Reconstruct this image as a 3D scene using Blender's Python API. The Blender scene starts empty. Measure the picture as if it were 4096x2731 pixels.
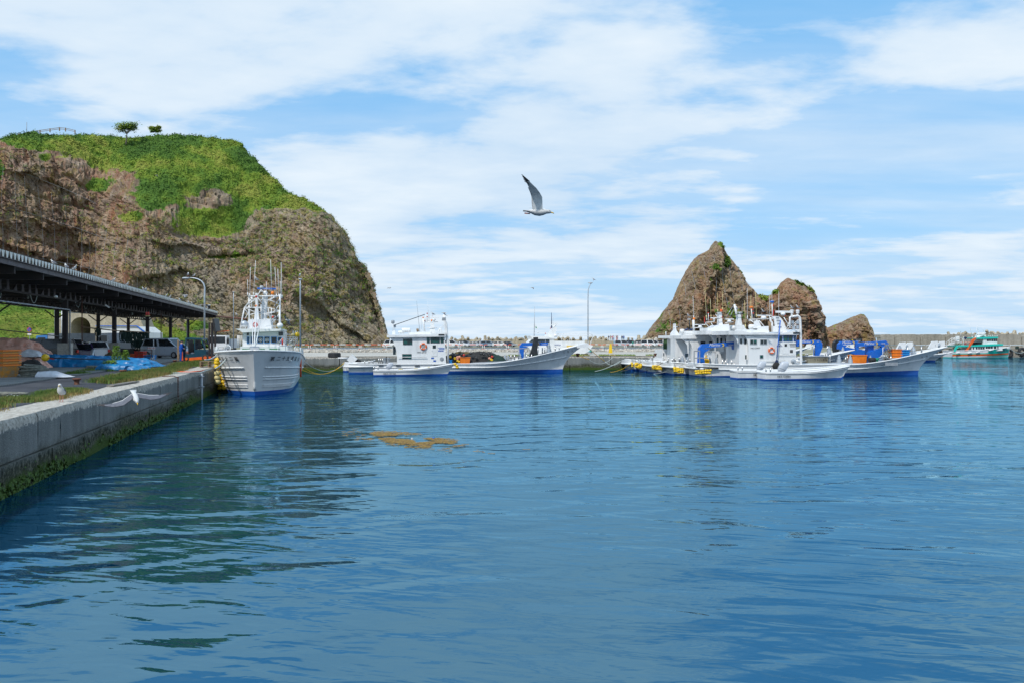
import bpy, bmesh, math, random
import numpy as np
from math import radians, sin, cos, pi, atan2, sqrt
from mathutils import Vector, Matrix, Euler
random.seed(7); np.random.seed(7)
S = bpy.context.scene
COL = S.collection
# ---------------------------------------------------------------- camera
FPX, CX, CY, CAMH = 2900.0, 2048.0, 1362.0, 3.4
cd = bpy.data.cameras.new('camera'); cam = bpy.data.objects.new('camera', cd); COL.objects.link(cam)
cd.sensor_width = 36.0; cd.lens = FPX/4096*36.0; cd.clip_start = 0.1; cd.clip_end = 20000
cam.location = (0, 0, CAMH); cam.rotation_euler = (radians(90), 0, 0)
cd.shift_y = -(CY-1365.5)/4096*-1.0
S.camera = cam
# ---------------------------------------------------------------- light and sky
SUN_EL, SUN_AZ = radians(49), radians(212)      # azimuth clockwise from +Y: sun behind the camera, to the left
sd = Vector((sin(SUN_AZ)*cos(SUN_EL), cos(SUN_AZ)*cos(SUN_EL), sin(SUN_EL)))
sl = bpy.data.lights.new('sun', 'SUN'); sun = bpy.data.objects.new('sun', sl); COL.objects.link(sun)
sl.energy = 2.2; sl.angle = radians(2.5); sl.color = (1.0, 0.955, 0.89)
sun.rotation_euler = (-sd).to_track_quat('-Z', 'Y').to_euler()
wd = bpy.data.worlds.new('World'); S.world = wd; wd.use_nodes = True
def make_world():
 nt = wd.node_tree; N = nt.nodes; Lk = nt.links; N.clear()
 def n(t, **k):
  o = N.new(t)
  for a, b in k.items(): setattr(o, a, b)
  return o
 def math_(op, a, b=None, c=None, clamp=False):
  o = n('ShaderNodeMath', operation=op, use_clamp=clamp)
  for i, v in enumerate((a, b, c)):
   if v is None: continue
   if isinstance(v, (int, float)): o.inputs[i].default_value = v
   else: Lk.new(v, o.inputs[i])
  return o.outputs[0]
 sky = n('ShaderNodeTexSky', sky_type='NISHITA', sun_disc=False)
 sky.sun_elevation = SUN_EL; sky.sun_rotation = SUN_AZ
 sky.air_density = 1.0; sky.dust_density = 0.4; sky.ozone_density = 2.5; sky.altitude = 0
 tc = n('ShaderNodeTexCoord'); sep = n('ShaderNodeSeparateXYZ'); Lk.new(tc.outputs['Generated'], sep.inputs[0])
 x, y, z = sep.outputs
 zz = math_('ADD', math_('MAXIMUM', z, 0.0), 0.10)
 u = math_('DIVIDE', x, zz); v = math_('DIVIDE', y, zz)
 cb = n('ShaderNodeCombineXYZ'); Lk.new(u, cb.inputs[0]); Lk.new(v, cb.inputs[1])
 def noise(scale, rot, sx, sy, loc, det, rough, dist=0.0):
  # two steps, so that the long axis lies along the rotated direction
  m0 = n('ShaderNodeMapping'); m0.inputs['Rotation'].default_value = (0, 0, radians(rot)); Lk.new(cb.outputs[0], m0.inputs[0])
  m = n('ShaderNodeMapping'); m.inputs['Scale'].default_value = (sx, sy, 1); m.inputs['Location'].default_value = loc
  Lk.new(m0.outputs[0], m.inputs[0])
  t = n('ShaderNodeTexNoise'); t.inputs['Scale'].default_value = scale; t.inputs['Detail'].default_value = det
  t.inputs['Roughness'].default_value = rough; t.inputs['Distortion'].default_value = dist
  Lk.new(m.outputs[0], t.inputs['Vector']); return t.outputs['Fac']
 big = noise(0.34, 20, 1.0, 1.0, (SKYX, SKYY, 0), 2, 0.5)
 mid = noise(1.25, 16, 0.8, 1.25, (4.2, 1.7, 3), 7, 0.52, 0.15)
 fine = noise(3.6, -10, 0.85, 1.3, (8, 5, 7), 6, 0.58, 0.2)
 veil = noise(0.8, 4, 0.30, 1.3, (2.0, 7.0, 9), 6, 0.58, 0.1)
 d = math_('ADD', math_('MULTIPLY', big, 1.0), math_('MULTIPLY', mid, 1.0))
 d = math_('ADD', d, math_('MULTIPLY', fine, 0.34))
 cov = n('ShaderNodeMapRange', interpolation_type='SMOOTHSTEP'); Lk.new(d, cov.inputs[0])
 cov.inputs[1].default_value = SKYT0; cov.inputs[2].default_value = SKYT1
 vl = n('ShaderNodeMapRange', interpolation_type='SMOOTHSTEP'); Lk.new(veil, vl.inputs[0])
 vl.inputs[1].default_value = 0.30; vl.inputs[2].default_value = 0.75; vl.inputs[3].default_value = 0.22; vl.inputs[4].default_value = 0.78
 c = math_('MAXIMUM', math_('MULTIPLY', cov.outputs[0], 0.95), vl.outputs[0])
 sh = n('ShaderNodeMapRange'); Lk.new(math_('ADD', math_('MULTIPLY', mid, .7), math_('MULTIPLY', fine, .3)), sh.inputs[0])
 sh.inputs[1].default_value = 0.38; sh.inputs[2].default_value = 0.66
 cc = n('ShaderNodeMix', data_type='RGBA'); Lk.new(sh.outputs[0], cc.inputs[0])
 cc.inputs[6].default_value = (3.9, 5.0, 6.2, 1); cc.inputs[7].default_value = (5.5, 6.1, 6.6, 1)
 hs = n('ShaderNodeHueSaturation'); hs.inputs['Saturation'].default_value = 1.15; hs.inputs['Value'].default_value = SKYV; hs.inputs['Hue'].default_value = 0.49
 Lk.new(sky.outputs[0], hs.inputs['Color'])
 hz = n('ShaderNodeMapRange', interpolation_type='SMOOTHSTEP'); Lk.new(z, hz.inputs[0])
 hz.inputs[1].default_value = -0.02; hz.inputs[2].default_value = 0.30; hz.inputs[3].default_value = 0.95; hz.inputs[4].default_value = 0.0
 hm = n('ShaderNodeMix', data_type='RGBA'); bl = n('ShaderNodeMix', data_type='RGBA'); bl.inputs[0].default_value = 0.72; Lk.new(hs.outputs[0], bl.inputs[6]); bl.inputs[7].default_value = (0.36, 3.15, 6.6, 1)
 Lk.new(hz.outputs[0], hm.inputs[0]); Lk.new(bl.outputs[2], hm.inputs[6])
 hm.inputs[7].default_value = (2.9, 4.6, 6.3, 1)
 fx = n('ShaderNodeMix', data_type='RGBA'); Lk.new(c, fx.inputs[0]); Lk.new(hm.outputs[2], fx.inputs[6]); Lk.new(cc.outputs[2], fx.inputs[7])
 bg = n('ShaderNodeBackground'); bg.inputs[1].default_value = 0.1; Lk.new(fx.outputs[2], bg.inputs[0])
 out = n('ShaderNodeOutputWorld'); Lk.new(bg.outputs[0], out.inputs[0])
SKYX, SKYY, SKYT0, SKYT1, SKYV = 7.7, 1.3, 0.985, 1.26, 1.05
make_world()
S.view_settings.view_transform = 'Standard'; S.view_settings.look = 'None'; S.view_settings.gamma = 1
S.view_settings.exposure = 0.6; S.view_settings.use_curve_mapping = False
try:
 S.cycles.max_bounces = 6; S.cycles.diffuse_bounces = 2; S.cycles.glossy_bounces = 3; S.cycles.caustics_reflective = False
except Exception: pass
# ---------------------------------------------------------------- frames: photograph pixels (4096 wide) to places
def W(px, py, Y): return Vector(((px-CX)/FPX*Y, Y, CAMH-(py-CY)/FPX*Y))
def G(px, py, z):
 Y = (CAMH-z)*FPX/(py-CY); return Vector(((px-CX)/FPX*Y, Y, z))
def WX(px, Y): return (px-CX)/FPX*Y
def WZ(py, Y): return CAMH-(py-CY)/FPX*Y
class Frame:
 """a thing standing at (ox, oy), turned by a; places given by photograph pixel on a chosen plane of the thing"""
 def __init__(s, ox, oy, a=0.0, oz=0.0): s.o = (ox, oy); s.a = a; s.oz = oz
 def P(s, px, py, ly):            # on the plane local y = ly
  c, sn = cos(s.a), sin(s.a); p = (px-CX)/FPX
  ox, oy = s.o[0]-ly*sn, s.o[1]+ly*c
  lx = (p*oy-ox)/(c-p*sn); Y = oy+lx*sn
  return Vector((lx, ly, WZ(py, Y)-s.oz))
 def F(s, px, py, lx):            # on the plane local x = lx
  c, sn = cos(s.a), sin(s.a); p = (px-CX)/FPX
  ox, oy = s.o[0]+lx*c, s.o[1]+lx*sn
  ly = (ox-p*oy)/(sn+p*c); Y = oy+ly*c
  return Vector((lx, ly, WZ(py, Y)-s.oz))
# ---------------------------------------------------------------- numpy noise
def _hash(ix, iy, iz, seed):
 h = (ix*374761393 + iy*668265263 + iz*1274126177 + seed*974634777) & 0xffffffff
 h = ((h ^ (h >> 13))*1274126177) & 0xffffffff
 return ((h ^ (h >> 16)) & 0xffffff)/float(0xffffff)
def vnoise(p, seed=0):
 p = np.asarray(p, float); i = np.floor(p).astype(np.int64); f = p-i; f = f*f*(3-2*f)
 r = 0
 for dx in (0, 1):
  for dy in (0, 1):
   for dz in (0, 1):
    w = (f[..., 0] if dx else 1-f[..., 0])*(f[..., 1] if dy else 1-f[..., 1])*(f[..., 2] if dz else 1-f[..., 2])
    r = r+w*_hash(i[..., 0]+dx, i[..., 1]+dy, i[..., 2]+dz, seed)
 return r*2-1
def fbm(p, oct=5, seed=0, gain=.5, lac=2.1):
 a, r = 1.0, 0; p = np.asarray(p, float)
 for k in range(oct):
  r = r+a*vnoise(p, seed+k*17); p = p*lac+3.7; a *= gain
 return r
def cells(p, seed=0):
 """distance to the nearest and second cell point, and the nearest cell's random value"""
 p = np.asarray(p, float); i = np.floor(p).astype(np.int64)
 d1 = np.full(p.shape[:-1], 9.0); d2 = d1.copy(); rid = d1*0
 for dx in (-1, 0, 1):
  for dy in (-1, 0, 1):
   for dz in (-1, 0, 1):
    j = (i[..., 0]+dx, i[..., 1]+dy, i[..., 2]+dz)
    q = [j[k]+_hash(*j, seed+k+1) for k in range(3)]
    d = (q[0]-p[..., 0])**2+(q[1]-p[..., 1])**2+(q[2]-p[..., 2])**2
    r = _hash(*j, seed+9); nr = d < d1
    d2 = np.where(nr, d1, np.minimum(d2, d)); rid = np.where(nr, r, rid); d1 = np.where(nr, d, d1)
 return np.sqrt(d1), np.sqrt(d2), rid
# ---------------------------------------------------------------- materials
MATS = {}
def nodes(name):
 m = bpy.data.materials.new(name); m.use_nodes = True; MATS[name] = m
 nt = m.node_tree; b = nt.nodes['Principled BSDF']; return m, nt, b
def add(nt, t, ins=None, **k):
 o = nt.nodes.new(t)
 for a, v in k.items(): setattr(o, a, v)
 for a, v in (ins or {}).items():
  if hasattr(v, 'links') or isinstance(v, bpy.types.NodeSocket): nt.links.new(v, o.inputs[a])
  else: o.inputs[a].default_value = v
 return o
def ramp(nt, fac, stops):
 r = add(nt, 'ShaderNodeValToRGB', {0: fac}); e = r.color_ramp.elements
 while len(e) < len(stops): e.new(0.5)
 for q, (p, c) in zip(e, stops): q.position = p; q.color = (*c, 1)
 return r.outputs[0]
def mixc(nt, f, a, b, mode='MIX'):
 o = add(nt, 'ShaderNodeMix', data_type='RGBA', blend_type=mode)
 for i, v in ((0, f), (6, a), (7, b)):
  if isinstance(v, bpy.types.NodeSocket): nt.links.new(v, o.inputs[i])
  else: o.inputs[i].default_value = v if i == 0 else (*v, 1)
 return o.outputs[2]
def coords(nt, kind='Object', scale=(1, 1, 1), rot=(0, 0, 0)):
 t = add(nt, 'ShaderNodeTexCoord'); m = add(nt, 'ShaderNodeMapping', {'Vector': t.outputs[kind], 'Scale': scale, 'Rotation': rot}); return m.outputs[0]
def nz(nt, vec, scale, det=4, rough=.55, dist=0):
 return add(nt, 'ShaderNodeTexNoise', {'Vector': vec, 'Scale': scale, 'Detail': det, 'Roughness': rough, 'Distortion': dist}).outputs['Fac']
def bump(nt, h, strength, dist, b, normal=None):
 o = add(nt, 'ShaderNodeBump', {'Height': h, 'Strength': strength, 'Distance': dist})
 if normal is not None: nt.links.new(normal, o.inputs['Normal'])
 if b is not None: nt.links.new(o.outputs[0], b.inputs['Normal'])
 return o.outputs[0]
def P_(name, c, rough=.5, metal=0, c2=None, scale=3., stretch=(1, 1, 1), lo=.4, hi=.65, bmp=0, bscale=None, spec=.5, c3=None, coat=0, trans=0, det=5, emit=None):
 """painted / plain surface with worn variation"""
 m, nt, b = nodes(name)
 b.inputs['Roughness'].default_value = rough; b.inputs['Metallic'].default_value = metal
 b.inputs['Specular IOR Level'].default_value = spec; b.inputs['Coat Weight'].default_value = coat
 v = coords(nt, 'Object', stretch)
 if c2 is None: c2 = tuple(x*.8 for x in c)
 f = nz(nt, v, scale, det, .6)
 st = [(lo, c), (hi, c2)] if c3 is None else [(lo, c), ((lo+hi)/2, c2), (hi, c3)]
 nt.links.new(ramp(nt, f, st), b.inputs['Base Color'])
 r2 = add(nt, 'ShaderNodeMapRange', {0: f, 3: max(.02, rough-.08), 4: min(1, rough+.12)}); nt.links.new(r2.outputs[0], b.inputs['Roughness'])
 if bmp: bump(nt, nz(nt, v, bscale or scale*4, 4), bmp, .05, b)
 if trans: b.inputs['Transmission Weight'].default_value = trans
 return m
# ---------------------------------------------------------------- mesh builder
class MB:
 def __init__(s): s.v = []; s.f = []
 def quad(s, *p):
  n = len(s.v); s.v += [tuple(q) for q in p]; s.f.append(tuple(range(n, n+len(p)))); return s
 def box(s, a, b, taper=None):
  """corner to corner"""
  (x0, y0, z0), (x1, y1, z1) = a, b; n = len(s.v)
  x0, x1 = min(x0, x1), max(x0, x1); y0, y1 = min(y0, y1), max(y0, y1); z0, z1 = min(z0, z1), max(z0, z1)
  t = taper or (0, 0)
  s.v += [(x0, y0, z0), (x1, y0, z0), (x1, y1, z0), (x0, y1, z0), (x0+t[0], y0+t[1], z1), (x1-t[0], y0+t[1], z1), (x1-t[0], y1-t[1], z1), (x0+t[0], y1-t[1], z1)]
  s.f += [tuple(n+i for i in q) for q in ((0, 3, 2, 1), (4, 5, 6, 7), (0, 1, 5, 4), (1, 2, 6, 5), (2, 3, 7, 6), (3, 0, 4, 7))]; return s
 def cbox(s, c, d, rot=None):
  n = len(s.v); s.box((-d[0]/2, -d[1]/2, -d[2]/2), (d[0]/2, d[1]/2, d[2]/2))
  R = Euler(rot).to_matrix() if rot else None
  for i in range(n, len(s.v)):
   q = Vector(s.v[i]); q = R @ q if R else q; s.v[i] = tuple(q+Vector(c))
  return s
 def bar(s, a, b, w, h=None, up=(0, 0, 1)):
  """rectangular bar from a to b"""
  a, b = Vector(a), Vector(b); h = h or w; d = (b-a).normalized(); u = Vector(up)
  if abs(d.dot(u)) > .98: u = Vector((0, 1, 0))
  r = d.cross(u).normalized(); u = r.cross(d); n = len(s.v)
  for p in (a, b):
   for i, j in ((-1, -1), (1, -1), (1, 1), (-1, 1)): s.v.append(tuple(p+r*(w/2*i)+u*(h/2*j)))
  s.f += [tuple(n+i for i in q) for q in ((0, 1, 2, 3), (7, 6, 5, 4), (0, 4, 5, 1), (1, 5, 6, 2), (2, 6, 7, 3), (3, 7, 4, 0))]; return s
 def tube(s, pts, r, n=6, cap=True, r2=None):
  pts = [Vector(p) for p in pts]; k = len(pts); base = len(s.v); up = Vector((.13, .21, 1)).normalized(); prev = None
  for i, p in enumerate(pts):
   d = (pts[min(i+1, k-1)]-pts[max(i-1, 0)])
   d = d.normalized() if d.length > 1e-9 else Vector((0, 0, 1))
   if prev is None: a = d.cross(up if abs(d.dot(up)) < .95 else Vector((1, 0, 0))).normalized()
   else: a = (prev-d*prev.dot(d)); a = a.normalized() if a.length > 1e-6 else d.orthogonal().normalized()
   prev = a; b = d.cross(a)
   rr = r(i/(k-1)) if callable(r) else (r if r2 is None else r+(r2-r)*i/(k-1))
   for j in range(n):
    t = 2*pi*j/n; s.v.append(tuple(p+(a*cos(t)+b*sin(t))*rr))
  for i in range(k-1):
   for j in range(n): s.f.append((base+i*n+j, base+i*n+(j+1) % n, base+(i+1)*n+(j+1) % n, base+(i+1)*n+j))
  if cap: s.f.append(tuple(base+j for j in reversed(range(n)))); s.f.append(tuple(base+(k-1)*n+j for j in range(n)))
  return s
 def ball(s, c, r, seg=10, rings=6, sc=(1, 1, 1)):
  c = Vector(c); base = len(s.v)
  for i in range(1, rings):
   a = pi*i/rings
   for j in range(seg):
    t = 2*pi*j/seg; s.v.append((c.x+r*sc[0]*sin(a)*cos(t), c.y+r*sc[1]*sin(a)*sin(t), c.z+r*sc[2]*cos(a)))
  for i in range(rings-2):
   for j in range(seg): s.f.append((base+i*seg+j, base+(i+1)*seg+j, base+(i+1)*seg+(j+1) % seg, base+i*seg+(j+1) % seg))
  n = len(s.v); s.v += [(c.x, c.y, c.z+r*sc[2]), (c.x, c.y, c.z-r*sc[2])]
  for j in range(seg):
   s.f.append((n, base+j, base+(j+1) % seg)); l = base+(rings-2)*seg; s.f.append((n+1, l+(j+1) % seg, l+j))
  return s
 def lathe(s, prof, c=(0, 0, 0), n=12, axis='z'):
  c = Vector(c); base = len(s.v)
  for r, z in prof:
   for j in range(n):
    t = 2*pi*j/n; a, b = r*cos(t), r*sin(t)
    p = {'z': (a, b, z), 'x': (z, a, b), 'y': (b, z, a)}[axis]; s.v.append((c.x+p[0], c.y+p[1], c.z+p[2]))
  k = len(prof)
  for i in range(k-1):
   for j in range(n): s.f.append((base+i*n+j, base+i*n+(j+1) % n, base+(i+1)*n+(j+1) % n, base+(i+1)*n+j))
  s.f.append(tuple(base+j for j in reversed(range(n)))); s.f.append(tuple(base+(k-1)*n+j for j in range(n))); return s
 def prism(s, poly, axis, a, b):
  """polygon in the plane across axis, pushed from a to b (axis 'x': (y,z), 'y': (x,z), 'z': (x,y))"""
  n = len(s.v); k = len(poly)
  for t in (a, b):
   for p in poly: s.v.append({'x': (t, p[0], p[1]), 'y': (p[0], t, p[1]), 'z': (p[0], p[1], t)}[axis])
  s.f.append(tuple(n+i for i in range(k))); s.f.append(tuple(n+k+i for i in reversed(range(k))))
  for i in range(k): s.f.append((n+i, n+k+i, n+k+(i+1) % k, n+(i+1) % k))
  return s
 def grid(s, P, flip=False):
  """P[i][j] points"""
  base = len(s.v); a = len(P); b = len(P[0])
  for r in P:
   for p in r: s.v.append(tuple(p))
  for i in range(a-1):
   for j in range(b-1):
    q = (base+i*b+j, base+i*b+j+1, base+(i+1)*b+j+1, base+(i+1)*b+j)
    s.f.append(q[::-1] if flip else q)
  return s
 def ring(s, c, R, r, n=16, m=6, axis='y', arc=(0, 2*pi)):
  c = Vector(c); pts = []
  full = abs(arc[1]-arc[0]-2*pi) < 1e-6; k = n+1
  for i in range(k):
   t = arc[0]+(arc[1]-arc[0])*i/n; a, b = R*cos(t), R*sin(t)
   pts.append(c+Vector({'y': (a, 0, b), 'x': (0, a, b), 'z': (a, b, 0)}[axis]))
  return s.tube(pts, r, m, cap=not full)
 def build(s, name, mat, parent=None, smooth=False, label=None, angle=None):
  me = bpy.data.meshes.new(name); me.from_pydata(s.v, [], s.f); me.update()
  if smooth or angle:
   me.polygons.foreach_set('use_smooth', [True]*len(me.polygons))
   if angle:
    me.set_sharp_from_angle(angle=radians(angle))
  return link(name, me, mat, parent, label)
def link(name, me, mat, parent=None, label=None):
 o = bpy.data.objects.new(name, me); COL.objects.link(o)
 if mat is not None:
  if isinstance(mat, (list, tuple)):
   for m in mat: me.materials.append(MATS[m])
  elif not len(me.materials): me.materials.append(MATS[mat])
 if parent is not None: o.parent = parent
 if label: o['label'] = label
 return o
def thing(name, label, cat, loc=(0, 0, 0), rz=0, group=None):
 o = bpy.data.objects.new(name, None); COL.objects.link(o); o.location = loc; o.rotation_euler = (0, 0, rz); o.empty_display_size = .3
 o['label'] = label; o['category'] = cat
 if group: o['group'] = group
 return o
def tag(o, label, cat, group=None, kind=None):
 o['label'] = label; o['category'] = cat
 if group: o['group'] = group
 if kind: o['kind'] = kind
 return o
def kind(o, k, label=None, cat=None):
 o['kind'] = k
 if label: o['label'] = label
 if cat: o['category'] = cat
 return o
KIDS = {}
def copy_tree(o, label=None, loc=None, rz=None, group=None, parent=None):
 c = o.copy(); COL.objects.link(c)
 if parent is not None: c.parent = parent
 if label: c['label'] = label
 if loc is not None: c.location = loc
 if rz is not None: c.rotation_euler = (c.rotation_euler[0], c.rotation_euler[1], rz) if parent is None else c.rotation_euler
 if group: c['group'] = group
 for ch in list(o.children): copy_tree(ch, parent=c)
 return c
def text(s, name, mat, parent, loc, size, rot=(pi/2, 0, 0), ext=.004, shear=0, align='CENTER', sx=1, label=None):
 cu = bpy.data.curves.new(name, 'FONT'); cu.body = s; cu.size = size; cu.extrude = ext; cu.align_x = align; cu.align_y = 'CENTER'
 cu.shear = shear; cu.resolution_u = 2; cu.materials.append(MATS[mat])
 tmp = bpy.data.objects.new(name, cu); me = bpy.data.meshes.new_from_object(tmp); bpy.data.objects.remove(tmp); bpy.data.curves.remove(cu)
 if not len(me.materials): me.materials.append(MATS[mat])
 o = bpy.data.objects.new(name, me); COL.objects.link(o); o.parent = parent; o.location = loc; o.rotation_euler = rot; o.scale = (sx, 1, 1)
 if label: o['label'] = label
 return o
def catenary(a, b, sag, n=14):
 a, b = Vector(a), Vector(b)
 return [a.lerp(b, t/n)+Vector((0, 0, -sag*4*(t/n)*(1-t/n))) for t in range(n+1)]
# ================================================================ THE SETTING
# ---- left quay axis: s along the edge away from the camera, t inland, z up
QA = atan2(1, -.267); QO = Vector((-11.10, 15.72, 0)); QU = Vector((-.267, 1, 0)).normalized(); QV = Vector((-1, -.267, 0)).normalized()
def Q(s, t, z=0.0): return QO+QU*s+QV*t+Vector((0, 0, z))
def Qs(px, t):
 """distance along the quay at which the line t passes the column px"""
 p = (px-CX)/FPX; o = QO+QV*t; return (p*o.y-o.x)/(QU.x-p*QU.y)
def Qd(px, t): return Q(Qs(px, t), t).y
ZQ = 1.65
# ---- materials of the setting
def mat_water():
 m, nt, b = nodes('water'); g = add(nt, 'ShaderNodeNewGeometry')
 def mp(rot, sx, sy):
  a = add(nt, 'ShaderNodeMapping', {'Vector': g.outputs['Position'], 'Rotation': (0, 0, radians(rot))})
  return add(nt, 'ShaderNodeMapping', {'Vector': a.outputs[0], 'Scale': (sx, sy, 1)}).outputs[0]
 pat = add(nt, 'ShaderNodeMapRange', {0: nz(nt, mp(10, .03, .07), 1, 2, .5), 1: .35, 2: .65, 3: .6, 4: 1.3}).outputs[0]
 h = None
 for rot, sx, sy, det, am, dist in WAVES:
  w = nz(nt, mp(rot, sx, sy), 1.0, det, .5, dist)
  h = add(nt, 'ShaderNodeMath', {0: w, 1: am, 2: h if h is not None else 0.0}, operation='MULTIPLY_ADD').outputs[0]
 hh = add(nt, 'ShaderNodeMath', {0: h, 1: pat}, operation='MULTIPLY').outputs[0]
 nrm = bump(nt, hh, 1.0, 1.0, None)
 nt.nodes.remove(b); out = [x for x in nt.nodes if x.type == 'OUTPUT_MATERIAL'][0]
 gl = add(nt, 'ShaderNodeBsdfGlossy', {'Color': (.45, .82, 1.0, 1), 'Roughness': .012, 'Normal': nrm})
 df = add(nt, 'ShaderNodeBsdfDiffuse', {'Color': (.0003, .026, .062, 1)})
 fr = add(nt, 'ShaderNodeFresnel', {'IOR': 3.0, 'Normal': nrm})
 mx = add(nt, 'ShaderNodeMixShader', {0: fr.outputs[0], 1: df.outputs[0], 2: gl.outputs[0]}); nt.links.new(mx.outputs[0], out.inputs[0])
WAVES = ((8, .10, .22, 1, .10, .3), (-14, .36, .85, 1, .085, .5), (12, .75, 2.5, 2.2, .032, .4), (-5, 3.6, 8.5, 2, .0028, .2))
mat_water()
def mat_quay():
 """weathered harbour concrete: pale crumbled lip, grey streaked face, algae at the waterline"""
 m, nt, b = nodes('quay_concrete'); b.inputs['Roughness'].default_value = .9; b.inputs['Specular IOR Level'].default_value = .2
 g = add(nt, 'ShaderNodeNewGeometry'); pos = g.outputs['Position']
 z = add(nt, 'ShaderNodeSeparateXYZ', {0: pos}).outputs[2]
 st = add(nt, 'ShaderNodeMapping', {'Vector': pos, 'Scale': (2.2, 2.2, .22)}).outputs[0]
 f1 = nz(nt, st, 1.3, 6, .62); f2 = nz(nt, pos, 9, 6, .7); f3 = nz(nt, pos, .45, 4, .55); f4 = nz(nt, pos, 34, 3, .6)
 c = ramp(nt, f1, [(.32, (.10, .112, .112)), (.5, (.17, .187, .187)), (.68, (.26, .275, .262))])
 c = mixc(nt, .35, c, ramp(nt, f3, [(.35, (.10, .11, .09)), (.65, (.27, .28, .27))]))
 c = mixc(nt, .3, c, ramp(nt, f4, [(.35, (.05, .05, .05)), (.6, (.28, .29, .28))]))
 # lip
 e = add(nt, 'ShaderNodeMath', {0: f2, 1: .42, 2: add(nt, 'ShaderNodeMath', {0: f1, 1: .30, 2: z}, operation='MULTIPLY_ADD').outputs[0]}, operation='MULTIPLY_ADD').outputs[0]
 k = add(nt, 'ShaderNodeMapRange', {0: e, 1: 1.77, 2: 1.80}).outputs[0]
 c = mixc(nt, k, c, ramp(nt, f2, [(.3, (.20, .18, .15)), (.48, (.42, .39, .34)), (.62, (.58, .55, .49))]))
 # damp dark band and algae near the water
 w = add(nt, 'ShaderNodeMath', {0: f2, 1: .5, 2: add(nt, 'ShaderNodeMath', {0: f3, 1: .8, 2: z}, operation='MULTIPLY_ADD').outputs[0]}, operation='MULTIPLY_ADD').outputs[0]
 k2 = add(nt, 'ShaderNodeMapRange', {0: w, 1: 1.15, 2: 1.5, 3: 1, 4: 0}).outputs[0]
 c = mixc(nt, k2, c, ramp(nt, f2, [(.35, (.012, .014, .010)), (.5, (.05, .055, .035)), (.66, (.17, .17, .12))]))
 k3 = add(nt, 'ShaderNodeMapRange', {0: w, 1: .86, 2: 1.03, 3: 1, 4: 0}).outputs[0]
 c = mixc(nt, k3, c, ramp(nt, f4, [(.3, (.012, .022, .005)), (.5, (.045, .085, .012)), (.7, (.10, .14, .03))]))
 nt.links.new(c, b.inputs['Base Color'])
 bump(nt, add(nt, 'ShaderNodeMath', {0: f2, 1: .5, 2: f4}, operation='MULTIPLY_ADD').outputs[0], .7, .03, b)
mat_quay()
def mat_ground(name, cols, scale=.6, lo=.35, hi=.65, bmp=.5):
 m, nt, b = nodes(name); b.inputs['Roughness'].default_value = .92; b.inputs['Specular IOR Level'].default_value = .15
 pos = add(nt, 'ShaderNodeNewGeometry').outputs['Position']
 f1 = nz(nt, pos, scale, 6, .6); f2 = nz(nt, pos, scale*22, 4, .7)
 c = ramp(nt, f1, [(lo, cols[0]), ((lo+hi)/2, cols[1]), (hi, cols[2])])
 c = mixc(nt, .35, c, ramp(nt, f2, [(.35, tuple(x*.45 for x in cols[1])), (.65, tuple(min(.8, x*1.7) for x in cols[1]))]))
 nt.links.new(c, b.inputs['Base Color']); bump(nt, f2, bmp, .02, b)
mat_ground('asphalt', [(.035, .037, .043), (.055, .058, .068), (.10, .103, .11)], .5)
mat_ground('old_concrete', [(.12, .125, .12), (.165, .17, .168), (.24, .24, .23)], .5)
mat_ground('pale_concrete', [(.34, .325, .29), (.44, .42, .375), (.52, .50, .45)], .25)
mat_ground('seawall_concrete', [(.27, .235, .17), (.36, .315, .235), (.43, .38, .29)], .12)
mat_ground('rubble_stone', [(.20, .18, .15), (.40, .37, .32), (.62, .58, .52)], 1.2)
mat_ground('far_land', [(.12, .13, .06), (.25, .24, .16), (.33, .31, .24)], .05)
def mat_breakwater():
 m, nt, b = nodes('breakwater_concrete'); b.inputs['Roughness'].default_value = .9
 pos = add(nt, 'ShaderNodeNewGeometry').outputs['Position']
 st = add(nt, 'ShaderNodeMapping', {'Vector': pos, 'Scale': (1.1, 1.1, .12)}).outputs[0]
 f1 = nz(nt, st, 1.0, 7, .68); f2 = nz(nt, pos, .22, 4, .6); f3 = nz(nt, pos, 2.5, 4, .6)
 c = ramp(nt, f1, [(.33, (.13, .12, .10)), (.5, (.27, .25, .21)), (.66, (.38, .355, .30))])
 c = mixc(nt, .4, c, ramp(nt, f2, [(.35, (.17, .155, .12)), (.65, (.40, .37, .31))]))
 c = mixc(nt, .2, c, ramp(nt, f3, [(.4, (.15, .14, .12)), (.6, (.42, .39, .33))]))
 nt.links.new(c, b.inputs['Base Color']); bump(nt, f3, .4, .1, b)
mat_breakwater()
VGR = [(.38, (.045, .11, .025)), (.46, (.085, .17, .03)), (.52, (.19, .27, .035)), (.58, (.33, .33, .07)), (.66, (.14, .22, .03))]
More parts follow.
